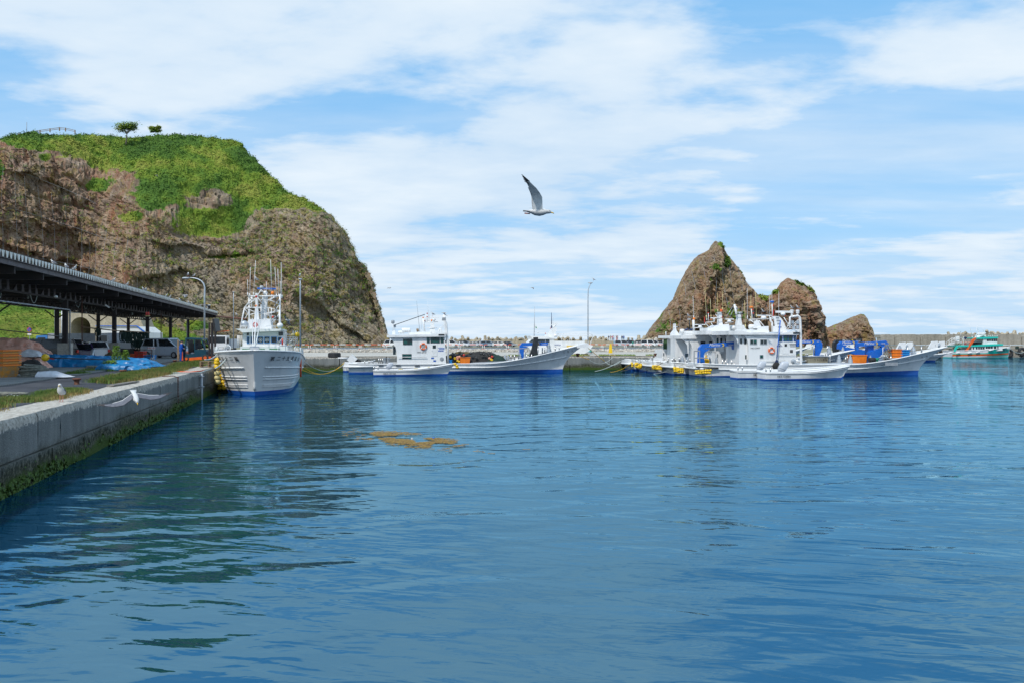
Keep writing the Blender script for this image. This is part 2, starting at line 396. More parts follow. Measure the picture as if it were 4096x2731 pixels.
def mat_rock(name, k=1.0, warm=(.19, .105, .07), cool=(.085, .08, .07), vz=(.62, .78), vegz=None, vegn=0.0, scale=1.0):
 """basalt with weathering, and plants where the rock lies flat enough"""
 m, nt, b = nodes(name); b.inputs['Roughness'].default_value = .93; b.inputs['Specular IOR Level'].default_value = .12
 g = add(nt, 'ShaderNodeNewGeometry'); pos = g.outputs['Position']
 f1 = nz(nt, pos, .05*scale, 5, .6); f2 = nz(nt, pos, .32*scale, 7, .68); f3 = nz(nt, pos, 1.6, 5, .7)
 # leaning columns: noise drawn out along the columns
 rt = add(nt, 'ShaderNodeMapping', {'Vector': pos, 'Rotation': (0, radians(38), 0)}).outputs[0]
 cv = add(nt, 'ShaderNodeMapping', {'Vector': rt, 'Scale': (.9, .9, .35)}).outputs[0]
 vo = add(nt, 'ShaderNodeTexVoronoi', {'Vector': cv, 'Scale': .9}, feature='F1'); cell = add(nt, 'ShaderNodeSeparateColor', {0: vo.outputs['Color']}).outputs[0]
 at = add(nt, 'ShaderNodeAttribute', attribute_name='shade').outputs['Color']; sep = add(nt, 'ShaderNodeSeparateColor', {0: at})
 warmth = add(nt, 'ShaderNodeMath', {0: sep.outputs[0], 1: add(nt, 'ShaderNodeMapRange', {0: f1, 1: .3, 2: .7, 3: -.35, 4: .35}).outputs[0]}, operation='ADD', use_clamp=True).outputs[0]
 A = ramp(nt, f2, [(.3, tuple(x*.5*k for x in cool)), (.5, tuple(x*1.25*k for x in cool)), (.68, (.29*k, .25*k, .17*k))])
 B = ramp(nt, f2, [(.3, tuple(x*.4*k for x in warm)), (.5, tuple(x*k for x in warm)), (.70, (.38*k, .27*k, .18*k))])
 c = mixc(nt, warmth, A, B)
 c = mixc(nt, .28, c, ramp(nt, cell, [(.0, (.09, .08, .065)), (.6, (.19, .165, .13)), (1, (.36, .32, .25))]))
 c = mixc(nt, .22, c, ramp(nt, f3, [(.35, (.035, .03, .025)), (.6, (.30*k, .26*k, .20*k))]))
 sv_ = add(nt, 'ShaderNodeMapping', {'Vector': pos, 'Scale': (.55, .55, .035)}).outputs[0]; stn = add(nt, 'ShaderNodeMapRange', {0: nz(nt, sv_, 1.0, 6, .65), 1: .47, 2: .64}).outputs[0]
 stn = add(nt, 'ShaderNodeMath', {0: stn, 1: warmth}, operation='MULTIPLY').outputs[0]
 c = mixc(nt, add(nt, 'ShaderNodeMath', {0: stn, 1: .85}, operation='MULTIPLY').outputs[0], c, (.17*k, .065*k, .035*k))
 gs_ = add(nt, 'ShaderNodeMapRange', {0: nz(nt, pos, .11, 5, .6), 1: .42, 2: .62}).outputs[0]
 c = mixc(nt, add(nt, 'ShaderNodeMath', {0: gs_, 1: .45}, operation='MULTIPLY').outputs[0], c, ramp(nt, f2, [(.35, (.06, .058, .055)), (.65, (.27, .255, .225))]))
 # ochre lichen and small tufts
 li = add(nt, 'ShaderNodeMapRange', {0: nz(nt, pos, .35, 6, .75), 1: .53, 2: .61}).outputs[0]
 c = mixc(nt, add(nt, 'ShaderNodeMath', {0: li, 1: .7}, operation='MULTIPLY').outputs[0], c, ramp(nt, f3, [(.4, (.17, .12, .03)), (.6, (.29, .23, .085))]))
 tu = add(nt, 'ShaderNodeMapRange', {0: nz(nt, pos, .5, 7, .85), 1: .565, 2: .62}).outputs[0]
 tu = add(nt, 'ShaderNodeMath', {0: tu, 1: sep.outputs[2]}, operation='MULTIPLY').outputs[0]
 c = mixc(nt, tu, c, ramp(nt, f3, [(.4, (.035, .07, .018)), (.6, (.10, .16, .05))]))
 # ground cover where the mesh says so
 gp = nz(nt, pos, .06, 5, .62); gf = nz(nt, pos, 1.1, 5, .75)
 G1 = ramp(nt, gp, VGR)
 G1 = mixc(nt, .35, G1, ramp(nt, gf, [(.35, (.015, .04, .008)), (.62, (.13, .22, .03))]))
 vg = add(nt, 'ShaderNodeMath', {0: sep.outputs[1], 1: add(nt, 'ShaderNodeMapRange', {0: f2, 1: .3, 2: .7, 3: -.28, 4: .28}).outputs[0]}, operation='ADD').outputs[0]
 vg = add(nt, 'ShaderNodeMapRange', {0: vg, 1: .46, 2: .54}).outputs[0]
 c = mixc(nt, vg, c, G1)
 nt.links.new(c, b.inputs['Base Color'])
 h = add(nt, 'ShaderNodeMath', {0: f2, 1: 1.6, 2: f3}, operation='MULTIPLY_ADD').outputs[0]
 h = add(nt, 'ShaderNodeMath', {0: cell, 1: .35, 2: h}, operation='MULTIPLY_ADD').outputs[0]
 bump(nt, h, .7, .4, b)
mat_rock('cliff_rock', 1.6, warm=(.25, .135, .08), cool=(.155, .125, .085))
mat_rock('stack_rock', 1.45, warm=(.26, .125, .06), cool=(.17, .105, .055), scale=1.6)
P_('foliage', (.05, .12, .018), .8, c2=(.12, .20, .03), c3=(.21, .26, .05), scale=.12, lo=.38, hi=.62, spec=.1)
P_('dark_foliage', (.018, .05, .012), .8, c2=(.05, .10, .02), scale=.6, spec=.1)
def mat_leaf():
 m, nt, b = nodes('cliff_leaves'); b.inputs['Roughness'].default_value = .8; b.inputs['Specular IOR Level'].default_value = .1; pos = add(nt, 'ShaderNodeNewGeometry').outputs['Position']
 c = ramp(nt, nz(nt, pos, .06, 5, .62), VGR); c = mixc(nt, .3, c, ramp(nt, nz(nt, pos, .8, 3, .6), [(.38, (.02, .05, .01)), (.62, (.17, .26, .05))])); nt.links.new(c, b.inputs['Base Color'])
mat_leaf()
P_('bark', (.16, .13, .10), .9, c2=(.28, .24, .20), scale=2)
# ---- water
w = MB(); xs = [-3000, -400, -120, -40, 40, 120, 400, 3000]; ys = [-60, 0, 30, 90, 200, 600, 6000]
w.grid([[(x, y, 0) for x in xs] for y in ys])
kind(w.build('water', 'water'), 'structure', 'calm rippled harbour water reflecting boats, cliff and sky', 'water')
# ---- left quay: footing blocks, face panels, coping, aprons
def rough_panel(s0, s1, t, z0, z1, seed, thick=.5, n=.12, amp=.012, lip=False):
 """face block with its own worn front, joint left open on either side"""
 a = max(2, int((s1-s0)/n)); bz = max(3, int((z1-z0)/n)+1); rows = []
 for i in range(bz+1):
  z = z0+(z1-z0)*i/bz; row = []
  for j in range(a+1):
   s = s0+.012+(s1-s0-.024)*j/a; p = Q(s, t, z)
   d = float(fbm(np.array([p.x*2, p.y*2, p.z*2+seed]), 3, 5))*amp
   dz = 0
   if lip and i >= bz-1:
    e = float(fbm(np.array([p.x*3, p.y*3, 3.3]), 3, 8)); d -= .05+.05*e if i == bz else .0; dz = -.02*e if i == bz else 0
   row.append(Q(s, t-d, z+dz))
  rows.append(row)
 m = MB(); m.grid(rows)
 top = rows[-1]; back = [Q(s0+.012+(s1-s0-.024)*j/a, t+thick, z1) for j in range(a+1)]; m.grid([top, back])
 m.quad(rows[0][0], rows[-1][0], back[0], Q(s0+.012, t+thick, z0)); m.quad(rows[-1][-1], rows[0][-1], Q(s1-.012, t+thick, z0), back[-1])
 m.quad(*[Q(s0+.012, t, z0), Q(s1-.012, t, z0), Q(s1-.012, t+thick, z0), Q(s0+.012, t+thick, z0)]); return m
qw = thing('quay_wall', 'weathered concrete quay wall with algae along the waterline, left of the harbour', 'quay', (0, 0, 0))
cuts = [-14, -9, -5, -2.6, -.5, 2.2, 3.8, 7.4, 12.5, 16.6, 20.6, 25, 29, 34, 39, 44, 49, 54, 59, 64, 70]
for i in range(len(cuts)-1):
 rough_panel(cuts[i], cuts[i+1], 0, .70, ZQ, i, .9, n=.14 if cuts[i] < 14 else .3, lip=True).build('face_panel', 'quay_concrete', qw, angle=40)
cuts2 = [-14, -10, -6, -3, -.2, 2.9, 5.4, 8.1, 10.8, 14, 17.5, 21, 25, 30, 36, 42, 48, 55, 62, 70]
for i in range(len(cuts2)-1):
 rough_panel(cuts2[i], cuts2[i+1], -.10, -.7, .672, i+40, 1.2, n=.14 if cuts2[i] < 14 else .3, amp=.035).build('footing_block', 'quay_concrete', qw, angle=40)
# land behind the wall
g = MB(); g.quad(Q(-14, .9, ZQ-.004), Q(75, .9, ZQ-.004), Q(75, 1.3, ZQ-.004), Q(-14, 1.3, ZQ-.004))
kind(g.build('quay_coping', 'quay_concrete'), 'structure')
def strip(name, mat, pts, z):
 g = MB(); g.v = [(p[0], p[1], z) for p in pts]; g.f = [tuple(range(len(pts)))]; return kind(g.build(name, mat), 'structure')
def wavy_edge(t, s0, s1, n, amp, seed): return [Q(s0+(s1-s0)*i/n, t+amp*float(fbm(np.array([i*1.7, seed, 0.]), 2, 3))) for i in range(n+1)]
g = MB(); a_ = wavy_edge(1.15, -14, 75, 60, .12, 1); b_ = [Q(-14+89*i/60, 5.4) for i in range(61)]
g.grid([[p+Vector((0, 0, ZQ)) for p in a_], [p+Vector((0, 0, ZQ)) for p in b_]]); kind(g.build('asphalt_apron', 'asphalt'), 'structure')
g = MB(); a_ = wavy_edge(5.1, -14, 125, 140, .10, 2); b_ = [Q(-14+139*i/140, 10) for i in range(141)]
lo_ = [p+Vector((0, 0, ZQ)) for p in a_]; up_ = [p+Vector((0, 0, ZQ+.05)) for p in a_]
g.grid([lo_, up_]); g.grid([up_, [p+Vector((0, 0, ZQ+.05)) for p in b_]]); kind(g.build('concrete_pavement', 'old_concrete'), 'structure')
# far quay frame: front edge line
FA = atan2(.117, 1); FQ = Frame(-18.6, 81.6, FA)
def FP(x, y, z=0.0): c, s = cos(FA), sin(FA); return Vector((-18.6+x*c-y*s, 81.6+x*s+y*c, z))
edge = [Q(70, 0), FP(0, 0), FP(62, 0), Vector((82, 159, 0)), Vector((82, 262, 0)), Vector((-400, 262, 0)), Vector((-400, 15, 0)), Q(-14, 9.9), Q(70, 9.9)]
g = MB(); g.v = [(p.x, p.y, ZQ-.012) for p in edge]; g.f = [tuple(range(len(edge)))]
kind(g.build('ground', 'far_land'), 'structure', 'land behind the harbour', 'ground')
e2 = [Q(68, 0.6), FP(-1, .6), FP(62, .6), FP(62, 30), FP(-30, 30), Q(70, 12)]
strip('wharf_apron', 'pale_concrete', e2, ZQ-.004)
fw = thing('far_quay_wall', 'stained concrete wharf wall behind the moored boats', 'quay')
def fpanel(x0, x1, y, z0, z1, seed, amp, n=.5):
 a = max(2, int((x1-x0)/n)); bz = max(2, int((z1-z0)/.35)); rows = []
 for i in range(bz+1):
  z = z0+(z1-z0)*i/bz
  rows.append([FP(x0+.04+(x1-x0-.08)*j/a, y+amp*float(fbm(np.array([j*.8+x0, z*3, seed]), 3, 4))+(.06 if i == bz else 0), z) for j in range(a+1)])
 m = MB(); m.grid(rows); m.grid([rows[-1], [FP(x0+.04+(x1-x0-.08)*j/a, y+.9, z1) for j in range(a+1)]])
 m.quad(rows[0][0], rows[-1][0], FP(x0+.04, y+.9, z1), FP(x0+.04, y+.9, z0)); m.quad(rows[-1][-1], rows[0][-1], FP(x1-.04, y+.9, z0), FP(x1-.04, y+.9, z1)); return m
for i in range(13): fpanel(-6+i*5.2, -.8+i*5.2, 0, .62, ZQ+.01, i, .03).build('face_panel', 'quay_concrete', fw, angle=40)
for i in range(11): fpanel(-6+i*6.3, .3+i*6.3, -.16, -.6, .60, i+30, .06).build('footing_block', 'quay_concrete', fw, angle=40)
# ---------------------------------------------------------------- rocks
def interp(pts, x): return np.interp(x, [p[0] for p in pts], [p[1] for p in pts])
def finish_rock(name, mat, P, shade, parent, flip=False):
 nu, nw = P.shape[:2]; me = bpy.data.meshes.new(name)
 idx = np.arange(nu*nw).reshape(nu, nw)
 f = np.stack([idx[:-1, :-1], idx[1:, :-1], idx[1:, 1:], idx[:-1, 1:]], -1).reshape(-1, 4)
 if flip: f = f[:, ::-1]
 me.vertices.add(nu*nw); me.vertices.foreach_set('co', P.reshape(-1).astype(np.float32))
 me.loops.add(f.size); me.loops.foreach_set('vertex_index', f.reshape(-1).astype(np.int32))
 me.polygons.add(len(f)); me.polygons.foreach_set('loop_start', np.arange(0, f.size, 4, dtype=np.int32))
 me.update(calc_edges=True); me.validate()
 me.polygons.foreach_set('use_smooth', [False]*len(f))
 ca = me.color_attributes.new('shade', 'FLOAT_COLOR', 'POINT'); ca.data.foreach_set('color', shade.reshape(-1).astype(np.float32))
 return link(name, me, mat, parent)
def normals(P):
 du = np.gradient(P, axis=0); dw = np.gradient(P, axis=1); n = np.cross(du, dw); return n/np.maximum(1e-6, np.linalg.norm(n, axis=-1, keepdims=True))
def rot_pts(P, ax, deg):
 R = np.array(Matrix.Rotation(radians(deg), 3, ax)); return P @ R.T
def arc_samples(pts, n, Y):
 x = np.array([p[0] for p in pts], float); y = np.array([p[1] for p in pts], float)
 xx = np.linspace(x[0], x[-1], 4000); yy = np.interp(xx, x, y); d = np.concatenate([[0], np.cumsum(np.hypot(np.diff(xx), .55*np.diff(yy)))])
 return np.interp(np.linspace(0, d[-1], n), d, xx)
# the great rock on the left
SIL = [(-700, 760), (-500, 650), (-250, 610), (-60, 575), (20, 552), (90, 540), (230, 524), (330, 522), (420, 514), (560, 521), (640, 520), (720, 518), (800, 525), (930, 545), (975, 560), (1010, 592),
    (1048, 622), (1085, 668), (1130, 716), (1160, 748), (1240, 785), (1290, 815), (1330, 855), (1365, 905), (1400, 965), (1440, 1040), (1478, 1100), (1500, 1180), (1520, 1245), (1533, 1290), (1546, 1340), (1552, 1392)]
VEG = [(-700, 640), (0, 590), (120, 575), (200, 590), (300, 610), (360, 650), (400, 690), (470, 750), (560, 770), (640, 800), (700, 860), (800, 890), (860, 930), (1000, 945), (1080, 880), (1200, 850), (1330, 868), (1400, 960), (1552, 1392)]
def cliff():
 nu, nw = 560, 330; px = arc_samples(SIL, nu, 1)
 ys = interp(SIL, px); yv = np.maximum(interp(VEG, px), ys+3)
 Yr = np.interp(px, [-700, 900, 1300, 1552], [222, 222, 208, 199]); Yf = np.interp(px, [-700, 0, 500, 900, 1300, 1552], [176, 184, 188, 186, 189, 196])
 x = (px-CX)/FPX*Yr                      # profile lies in the plane through the camera column, so outline holds at the ridge
 H = CAMH-(ys-CY)/FPX*Yr; Zc = CAMH-(yv-CY)/FPX*(Yf+5); Zc = np.minimum(Zc, H-.3); Zc = np.maximum(Zc, 1.0)
 w = np.linspace(0, 1, nw)[None, :]; W0, W1 = .60, .88
 Yf_, Yr_, H_, Zc_ = [a[:, None] for a in (Yf, Yr, H, Zc)]
 a = np.clip(w/W0, 0, 1); b = np.clip((w-W0)/(W1-W0), 0, 1); c = np.clip((w-W1)/(1-W1), 0, 1)
 lean = np.interp(px, [-700, 700, 1100, 1552], [3, 5, 14, 5])[:, None]
 Y = Yf_+lean*a**1.6+(Yr_-Yf_-lean)*b+26*c; Z = -.5+(Zc_+.5)*a+(H_-Zc_)*np.sin(b*pi/2)**.8
 Z = np.minimum(Z, CAMH+(CY-ys[:, None])/FPX*Y-.9-(1-b)*1.0); Z = Z-(H_+1)*np.clip(c*1.0, 0, 1)**1.3
 # broad shape of the face: hollow under the overhang, ribs
 pxx = px[:, None]+0*w; py = CY-(Z-CAMH)*FPX/Y
 hol = np.exp(-((pxx-430)/130)**2-((py-1010)/120)**2)*6+np.exp(-((pxx-1290)/90)**2-((py-1270)/75)**2)*4+np.exp(-((pxx-180)/110)**2-((py-960)/60)**2)*3
 Y = Y+hol*(a > 0)*(1-b)
 for pl, A_, hh_ in (([(180, 690), (330, 720), (470, 800)], 3.2, 60), ([(250, 880), (400, 930), (560, 1000)], 3.0, 70), ([(120, 960), (300, 1010), (560, 1100)], 3.4, 80), ([(640, 1120), (820, 1080), (960, 1180)], 2.2, 50), ([(1210, 1160), (1330, 1250), (1500, 1390)], 3.6, 70), ([(700, 960), (900, 1010), (1100, 1010)], 1.8, 40), ([(-100, 640), (60, 700), (200, 760)], 2.0, 50)):
  yl = interp(pl, pxx)+14*vnoise(np.stack([pxx/40, pxx*0, pxx*0+A_], -1)); dn = py-yl; wn_ = np.clip((pxx-pl[0][0])/60, 0, 1)*np.clip((pl[-1][0]-pxx)/60, 0, 1)
  Y = Y+A_*wn_*np.where(dn > 0, np.exp(-dn/hh_), np.exp(dn/5)-0*dn)*(1-b)-1.0*wn_*np.exp(-np.abs(dn+10)/12)*(1-b)
 Y = Y+3.2*np.sin(pxx/95.0+py/260.)*(1-b)*a**.3
 X = (pxx-CX)/FPX*Yr_+ (0*Y)
 # keep each profile on the camera's line of sight only loosely: real sideways position follows depth
 X = (pxx-CX)/FPX*(Yr_*.5+Y*.5)
 P = np.stack([X, Y, Z], -1); n = normals(P); n *= -1 if n[200, 80, 1] > 0 else 1
 veg = np.clip((b > .02)*1.0, 0, 1)
 big = fbm(P*.055, 4, 3)[..., None]
 face = (1-np.clip(b*3, 0, 1))
 # leaning columns and jointed blocks
 Rp = rot_pts(P, 'Y', 38); q = Rp*np.array([1.15, 1.15, .34])+fbm(P*.15, 3, 21)[..., None]*.5
 d1, d2, rid = cells(q, 31); blocks = (rid-.5)*1.7-np.clip(.16-(d2-d1), 0, .16)*4.2
 q2 = rot_pts(P, 'Y', 34)*np.array([2.3, 2.3, 1.0]); e1, e2_, r2 = cells(q2, 57); small = (r2-.5)*.55-np.clip(.2-(e2_-e1), 0, .2)*1.4
 fine = fbm(P*.55, 4, 11)
 strat = np.abs(((rot_pts(P, 'Y', -22)[..., 2]+fbm(P*.08, 3, 44)*2.5)/5.5) % 1-.5)*2; flute = np.abs(fbm(np.stack([P[..., 0]*.55+P[..., 2]*.05, P[..., 1]*.2, P[..., 2]*.05], -1), 4, 63))*np.interp(pxx, [0, 700, 1000], [1, .9, .3]); rockd = -1.1*flute+big[..., 0]*2.0+blocks*.52+small*.5+fine*.22-np.clip(.25-strat, 0, 1)*4.0*np.clip(fbm(P*.05, 2, 45)+.6, 0, 1)
 vegd = -1.2+big[..., 0]*1.1+fbm(P*.35, 3, 77)*.7+np.abs(fbm(P*1.1, 3, 78))*.55
 # where plants grow: on the slope, and in patches on the face
 pn = fbm(P*.07, 4, 91); grow = np.clip(b*5, 0, 1)*np.clip((1335-px[:, None])/40, 0, 1)
 patch = 0
 for cx, cy, rx, ry in ((60, 700, 45, 75), (160, 690, 45, 60), (330, 650, 60, 35), (490, 740, 60, 28), (375, 560, 200, 45), (900, 900, 120, 60), (700, 790, 80, 60), (1180, 800, 90, 50), (880, 1300, 70, 30), (640, 870, 60, 30), (980, 1020, 100, 16), (20, 900, 30, 80)):
  patch = np.maximum(patch, np.exp(-((pxx-cx)/rx)**2-((py-cy)/ry)**2))
 bare = np.exp(-((pxx-915)/55)**2-((py-790)/42)**2)+.8*np.exp(-((pxx-1190)/90)**2-((py-850)/35)**2)+np.exp(-((pxx-330)/90)**2-((py-660)/22)**2)*.7
 g = np.clip(grow*.95+patch*.95-bare*.9+pn*.16-.05, 0, 1)
 D = rockd*(1-g)+vegd*g
 edge_ = np.clip(np.minimum(1, (H_-Z)/2), 0, 1)
 P = P+n*(D*(.25+.75*np.clip((Z+1)/4, 0, 1)))[..., None]
 warm = np.clip(np.interp(pxx, [0, 300, 620, 860, 1500], [.9, 1.0, .8, .3, .2])-np.clip((py-1120)/300, 0, .3)+.25*pn, 0, 1)
 tuft = np.interp(pxx, [0, 600, 900, 1500], [.35, .45, 1, 1])
 return P, np.stack([warm, g, tuft, np.ones_like(g)], -1), n, g
cr = thing('cliff', 'huge rounded brown cliff with green plants over its top, behind the fish shed', 'cliff', (0, 0, 0)); cr['kind'] = 'structure'
CP, CS, CN, CG = cliff()
finish_rock('rock_face', 'cliff_rock', CP, CS, cr, flip=True)
# leafy ground cover standing out of the slope
def leaves(name, mat, pts, nrm, size, parent=None, up=.5, seed=3, two=True):
 rng = np.random.default_rng(seed); n = len(pts); r = rng.normal(size=(n, 3)); r[:, 2] = np.abs(r[:, 2])*up+.2; r += nrm*.7
 r += nrm*1.0; r /= np.linalg.norm(r, axis=1, keepdims=True); t = np.cross(r, rng.normal(size=(n, 3))); t /= np.linalg.norm(t, axis=1, keepdims=True); b = np.cross(r, t)
 s = size*(.5+rng.random((n, 1))); a = s*t; c = s*b*.7
 V = np.stack([pts-a-c*.3, pts-c+a*.2, pts+a+c*.2, pts+c-a*.1], 1).reshape(-1, 3)
 me = bpy.data.meshes.new(name); me.vertices.add(len(V)); me.vertices.foreach_set('co', V.reshape(-1).astype(np.float32))
 me.loops.add(n*4); me.loops.foreach_set('vertex_index', np.arange(n*4, dtype=np.int32)); me.polygons.add(n)
 me.polygons.foreach_set('loop_start', np.arange(0, n*4, 4, dtype=np.int32)); me.update(calc_edges=True)
 return link(name, me, mat, parent)
P_('dry_weeds', (.26, .19, .06), .8, c2=(.38, .28, .10), scale=2)
rng = np.random.default_rng(5); flat = (CG*np.clip((CP[..., 1] < 226), 0, 1)).reshape(-1); flat = np.where(flat > .55, flat, 0)
A = np.linalg.norm(np.cross(np.gradient(CP, axis=0), np.gradient(CP, axis=1)), axis=-1).reshape(-1); pr = flat*A; pr /= pr.sum()
pk = rng.choice(len(pr), 90000, p=pr); pts = CP.reshape(-1, 3)[pk]+rng.normal(size=(90000, 3))*.25+np.array([0, 0, .1])
o = leaves('ground_cover', 'cliff_leaves', pts, CN.reshape(-1, 3)[pk], .2, cr); o['kind'] = 'stuff'
# tufts clinging to the bare face, thicker towards the right
FP3 = CP.reshape(-1, 3); pxs = CX+FP3[:, 0]/FP3[:, 1]*FPX; fr_ = ((CG < .4)*(CP[..., 1] < 224)).reshape(-1)*A*np.interp(pxs, [0, 600, 900, 1500], [.2, .35, 1, 1])*np.clip(fbm(FP3*.09, 3, 71)+.25, 0, 1)*np.clip(CN.reshape(-1, 3)[:, 2]+.9, .1, 2); sd_ = rng.choice(len(fr_), 2600, p=fr_/fr_.sum()); rep = np.repeat(sd_, 22)
for nm_, mt_, sl_ in (('tufts', 'cliff_leaves', slice(0, 34000)), ('dry_tufts', 'dry_weeds', slice(34000, 57200))):
 o = leaves(nm_, mt_, FP3[rep[sl_]]+rng.normal(size=(len(rep[sl_]), 3))*np.array([.35, .25, .22])+np.array([0, -.25, .1]), CN.reshape(-1, 3)[rep[sl_]], .11, cr, seed=9); o['kind'] = 'stuff'
# the pointed rocks on the right
def stack(name, label, sil, Yr, Yf, nu, nw, spurs, seed, warmf, gf, mat='stack_rock'):
 px = arc_samples(sil, nu, 1); ys = interp(sil, px); x = px
 yr = Yr+0*px; yf = np.interp(px, [sil[0][0], (sil[0][0]+sil[-1][0])/2, sil[-1][0]], [Yr-4, Yf, Yr-5])
 H = CAMH-(ys-CY)/FPX*yr; w = np.linspace(0, 1, nw)[None, :]; a = np.clip(w/.8, 0, 1); c = np.clip((w-.8)/.2, 0, 1)
 H_ = H[:, None]; Z = -1+(H_+1)*np.sin(a*pi/2)**.85*(1-c)-2*c; Y = yf[:, None]+(yr-yf)[:, None]*a**1.5+18*c
 pxx = px[:, None]+0*w; py = CY-(Z-CAMH)*FPX/Y
 for (cx, slope, wd, amp) in spurs: Y = Y-amp*np.exp(-(((pxx-cx)-slope*(py-1362))/wd)**2)*(1-c)*np.clip((H_-Z)/8, 0, 1)
 X = (pxx-CX)/FPX*(Yr*.5+Y*.5); P = np.stack([X, Y, Z], -1); n = normals(P); n *= -1 if n[nu//2, nw//4, 1] > 0 else 1
 big = fbm(P*.07, 4, seed); q = rot_pts(P, 'Y', 20)*np.array([.55, .55, .4])+fbm(P*.2, 3, seed+4)[..., None]*.4
 d1, d2, rid = cells(q, seed+1); r_ = (rid-.5)*1.3-np.clip(.2-(d2-d1), 0, .2)*3; e1, e2_, r2 = cells(P*1.15, seed+2)
 D = big*2.3+r_*1.4+(r2-.5)*.6-np.clip(.2-(e2_-e1), 0, .2)*1.3+fbm(P*.6, 3, seed+3)*.4
 P = P+n*(D*(.15+.85*np.clip((H_-Z)/9, 0, 1)))[..., None]
 pn = fbm(P*.12, 4, seed+8); g = np.clip(gf(pxx, py)+pn*.35, 0, 1); wm = np.clip(warmf(pxx, py)+.3*pn, 0, 1)
 r = thing(name, label, 'rock'); finish_rock('rock_face', mat, P, np.stack([wm, g, .7+0*g, 1+0*g], -1), r, flip=True); return r, P, g, n
gs = lambda px, py, L: sum(k*np.exp(-((px-a)/b)**2-((py-c)/d)**2) for a, b, c, d, k in L)
T1 = [(2545, 1378), (2570, 1362), (2606, 1305), (2645, 1255), (2688, 1200), (2704, 1160), (2724, 1120), (2762, 1052), (2795, 1022), (2815, 1012), (2835, 1000), (2848, 980), (2857, 966), (2868, 974), (2888, 1008), (2905, 1025), (2930, 1050), (2955, 1085), (2990, 1140), (3015, 1168), (3035, 1186), (3060, 1184), (3090, 1192), (3130, 1230), (3160, 1300), (3190, 1372)]
T2 = [(3010, 1372), (3050, 1240), (3070, 1190), (3092, 1172), (3105, 1160), (3120, 1135), (3140, 1118), (3152, 1114), (3170, 1120), (3190, 1135), (3210, 1142), (3235, 1158), (3252, 1172), (3268, 1205), (3285, 1260), (3295, 1310), (3308, 1350), (3322, 1372)]
T3 = [(3255, 1374), (3300, 1315), (3325, 1305), (3370, 1285), (3400, 1268), (3440, 1254), (3455, 1256), (3472, 1275), (3480, 1290), (3492, 1310), (3500, 1340), (3503, 1374)]
R1 = stack('pointed_rock', 'tall pointed red-brown sea rock with netted face behind the boats', T1, 262, 238, 330, 230, [(2705, -.42, 30, 9), (2900, -.15, 60, 3), (2870, .1, 25, 3)], 100,
     lambda x, y: .62-.5*np.exp(-((x-2650)/80)**2)-.6*np.exp(-((x-2900)/60)**2-((y-1150)/160)**2),
     lambda x, y: gs(x, y, [(2835, 18, 1083, 12, 1.3), (2822, 12, 1130, 12, .9), (2650, 70, 1300, 70, .2), (2890, 90, 1270, 60, .4), (2868, 14, 985, 16, .9), (2960, 25, 1090, 30, .5), (2890, 14, 1050, 20, .7), (3040, 50, 1200, 20, .6)]))
R2 = stack('rounded_rock', 'rounded rust-red sea rock right of the pointed rock', T2, 257, 240, 220, 200, [(3250, .25, 22, 5), (3110, -.1, 30, 4)], 140,
     lambda x, y: .95+0*x, lambda x, y: gs(x, y, [(3190, 35, 1135, 12, .7), (3240, 30, 1160, 12, .8), (3180, 60, 1250, 50, .35), (3100, 20, 1170, 14, .6)]))
R3 = stack('low_rock', 'low brown sea rock rising to a blunt end right of the rounded rock', T3, 268, 256, 160, 120, [(3460, 0, 16, 4)], 170,
     lambda x, y: .6-.5*np.exp(-((x-3470)/30)**2), lambda x, y: gs(x, y, [(3400, 60, 1285, 25, .45), (3450, 25, 1262, 12, .5)]))
for k_, (r, P, g, n) in enumerate((R1, R2)):
 fl = (g > .6).reshape(-1)*(P[..., 1] < 262).reshape(-1)*1.0
 if fl.sum() > 50:
  pk = rng.choice(len(fl), 5000, p=fl/fl.sum()); o = leaves('tufts', 'cliff_leaves', P.reshape(-1, 3)[pk]+rng.normal(size=(5000, 3))*.3, n.reshape(-1, 3)[pk], .35, r, seed=k_); o['kind'] = 'stuff'
# ================================================================ MATERIALS OF THINGS
P_('white_paint', (.76, .77, .77), .28, c2=(.50, .52, .53), scale=.9, stretch=(1, 1, .25), lo=.5, hi=.8, bmp=.04, coat=.2)
P_('white_gel', (.75, .76, .76), .3, c2=(.56, .58, .59), scale=2, lo=.5, hi=.85)
P_('grey_white', (.42, .45, .48), .4, c2=(.42, .45, .48), scale=2)
P_('boot_blue', (.012, .075, .36), .35, c2=(.015, .11, .42), scale=1.5, stretch=(1, 1, .3))
P_('teal_paint', (.005, .50, .40), .35, c2=(.02, .50, .42), scale=1.5)
P_('orange_paint', (.80, .14, .015), .4, c2=(.66, .10, .02), scale=1.5)
P_('crane_blue', (.008, .13, .55), .35, c2=(.008, .10, .45), scale=3)
P_('black_paint', (.012, .012, .014), .4, c2=(.03, .03, .03), scale=3)
P_('motor_silver', (.52, .55, .60), .25, c2=(.44, .47, .52), scale=2, coat=.5)
P_('steel', (.42, .43, .44), .35, metal=.8, c2=(.30, .30, .31), scale=4)
P_('galvanised', (.48, .52, .56), .45, metal=.4, c2=(.36, .40, .44), scale=3)
P_('grey_metal', (.30, .33, .36), .5, c2=(.22, .24, .27), scale=3)
P_('wood', (.28, .19, .11), .8, c2=(.16, .11, .07), scale=3, stretch=(1, 6, 1))
P_('grey_wood', (.22, .20, .18), .85, c2=(.12, .105, .09), scale=4)
P_('rust', (.15, .055, .03), .85, c2=(.08, .035, .025), c3=(.22, .10, .055), scale=7, bmp=.3)
P_('dark_steel', (.020, .016, .018), .65, c2=(.034, .024, .024), scale=3)
P_('fascia_steel', (.075, .063, .075), .55, c2=(.05, .038, .042), scale=2)
